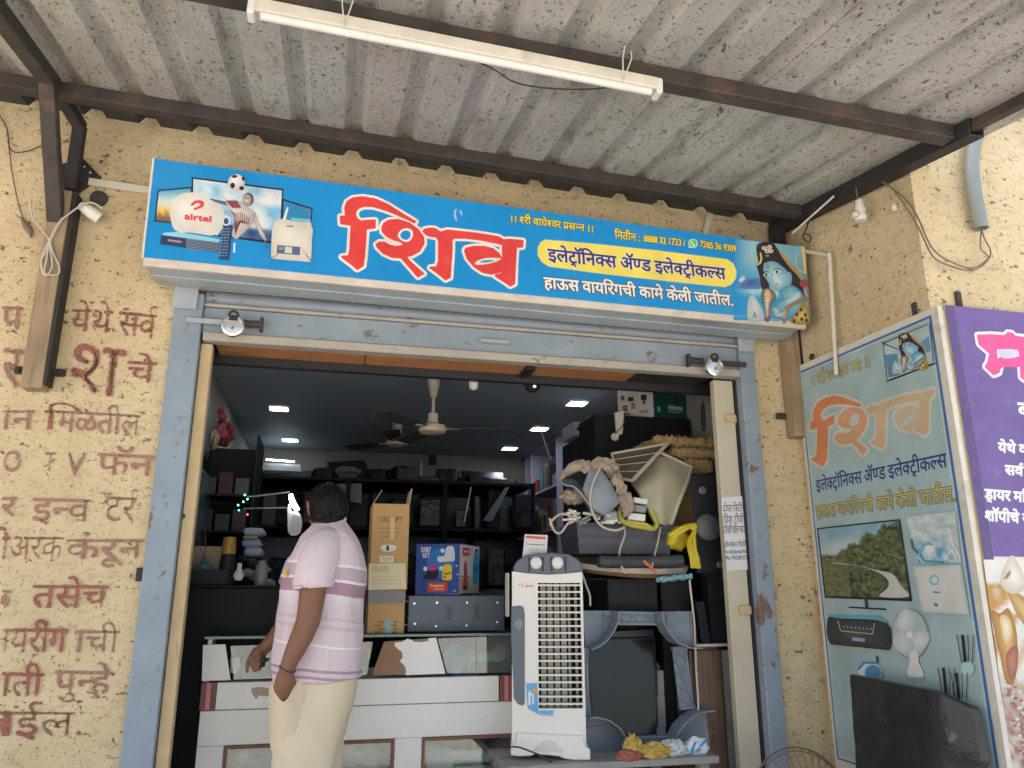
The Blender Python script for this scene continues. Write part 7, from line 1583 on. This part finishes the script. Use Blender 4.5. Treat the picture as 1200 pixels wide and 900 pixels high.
for k, (bay, row, n_) in enumerate([(0, 1, 6), (1, 1, 6), (0, 2, 6), (1, 2, 5), (2, 1, 4), (0, 3, 5), (1, 3, 5)]):
    y0, y1 = ysv[bay]+.03, ysv[bay+1]-.03
    for i in range(n_):
        y = y0 + (y1-y0)*i/n_; ww = (y1-y0)/n_*.85; ci = (k*3+i*2) % 7; h_ = .10 + .16*r3.random()
        one(MB().box((XS+.02+.03*r3.random(), y, rows[row]+.001), (2.20, y+ww, rows[row]+h_)), 'small_carton', mat('goods_'+gn[ci], gcol[ci], .55, var=.2, vscale=12), '%s small carton in a pigeonhole of the right wall shelves' % gn[ci], 'carton', '%s cartons in the pigeonholes' % gn[ci], bevel=.003)
# tall black cupboard behind the heap
zc1 = PY(770, 489, .90).z
one(MB().box((1.60, .90, .302), (2.26, 1.20, zc1)), 'black_cupboard', 'rack_black', 'tall black cupboard behind the heap of cooler parts', 'cupboard', bevel=.004)
# green and white printed carton on the cupboard
cG = PY(767, 491, .905); cG = Vector((cG.x, .905, zc1+.001)); u1 = Vector((.97, .24, 0)).normalized(); u2 = Vector((-.80, .60, 0)).normalized(); hh = PY(767, 451, .905).z - zc1
gb = thing('green_carton', 'green and white printed appliance carton on the black cupboard', 'box', cG); w1, w2 = .27, .24
build(MB().prism([cG, cG+u1*w1, cG+u1*w1+u2*w2, cG+u2*w2], (0, 0, hh)), 'carton', mat('carton_green', (.008, .075, .05), .4, var=.1), gb, bevel=.002)
nW = u2.cross(Vector((0, 0, 1))).normalized(); nW = nW if nW.y < 0 else -nW; nG = u1.cross(Vector((0, 0, 1))).normalized(); nG = nG if nG.y < 0 else -nG
pw_ = Print(cG + nW*.0015, nW)
def onface(P, o, u, uu, vv): return o + u*uu + Vector((0, 0, vv))
def rectf(P, o, u, w, h, a, b, c_, d, col): P.k += 1; P.face([o + u*w*x + Vector((0, 0, h*y)) + P.n*(.0015 + P.k*P.step) for x, y in ((a, b), (c_, b), (c_, d), (a, d))], col)
rectf(pw_, cG, u2, w2, hh, .01, .01, .99, .99, (.52, .49, .47))
for (a, b, c_, d, col) in [(.18, .55, .34, .72, INK), (.22, .42, .30, .55, (.1, .1, .1)), (.50, .30, .62, .5, (.2, .2, .22)), (.55, .55, .70, .68, INK), (.72, .25, .86, .45, (.28, .1, .08)), (.15, .15, .40, .24, (.25, .24, .23)), (.30, .84, .42, .95, (.5, .04, .05)), (.14, .84, .24, .95, (.15, .14, .14)), (.66, .12, .9, .2, (.2, .19, .18)), (.80, .60, .9, .75, (.1, .1, .1))]: rectf(pw_, cG, u2, w2, hh, a, b, c_, d, col)
pw_.build('white_side', 'paper_print', gb)
pg_ = Print(cG + nG*.0015, nG)
for (a, b, c_, d, col) in [(.02, .88, .98, .98, (.015, .16, .11)), (.10, .18, .18, .34, (.30, .42, .38)), (.42, .30, .86, .42, (.34, .44, .40)), (.42, .22, .80, .26, (.2, .32, .28)), (.6, .48, .75, .7, (.015, .05, .04))]: rectf(pg_, cG, u1, w1, hh, a, b, c_, d, col)
pg_.build('green_side', 'paper_print', gb)
# lilac-white carton and black box farther in
A, B = PY(672, 494, 1.35), PY(708, 512, 1.35); t = thing('printed_carton', 'whitish carton with dark printing stacked on a black box by the right wall', 'box', (A.x, 1.35, B.z)); bx('carton', (A.x, 1.35, B.z), (B.x, 1.62, A.z), mat('carton_lilac', (.40, .37, .42), .6), t, .003)
for i, (x0, x1, y) in enumerate([(676, 688, 503), (693, 706, 500), (693, 706, 507)]): a_, b_ = PY(x0, y-2.4, 1.349), PY(x1, y+2, 1.349); bx('print_block', (a_.x, 1.3475, b_.z), (b_.x, 1.349, a_.z), 'case_black', t, 0)
A, B = PY(676, 513, 1.3), PY(712, 545, 1.3); one(MB().box((A.x, 1.3, .302), (B.x, 1.64, PY(672, 513, 1.3).z)), 'black_stack', 'case_black', 'tall black equipment stack below the whitish carton', 'stack', bevel=.005)
c = PY(727, 497, .86); wl_ = thing('hanging_charger', 'white charger with a coiled black lead hung beside the green carton', 'charger', c)
build(MB().prism([PY(*p, .86) for p in [(721, 483), (732, 481), (730, 508), (724, 511)]], (0, .03, 0)), 'body', 'old_white', wl_, bevel=.004)
build(MB().lathe([(.022, -.008), (.026, 0), (.022, .008), (.014, 0)], 16, Matrix.Translation(PY(720.5, 512, .85)) @ Matrix.Rotation(R(80), 4, 'X')), 'plug', 'old_white', wl_, smooth=50)
build(MB().tube(catmull([PY(731, 484, .85), PY(732, 495, .85), PY(724, 505, .85), PY(721, 510, .85)], 5), .003, 6), 'lead', 'wire_dark', wl_)
one(blob(PY(827, 488, .75), .055, 55, 3, .25, (.55, .6, 2.0)), 'cloth_bag', mat('maroon_cloth', (.05, .03, .045), .8), 'dark maroon cloth bag hanging behind the cream board', 'bag', smooth=60)
one(MB().tube([PY(634, 505, 2.4), PY(643, 532, 2.4), PY(646, 538, 2.4)], .006, 6), 'pull_rod', 'galvanised', 'thin metal rod hanging from the ceiling before the pigeonholes', 'rod')
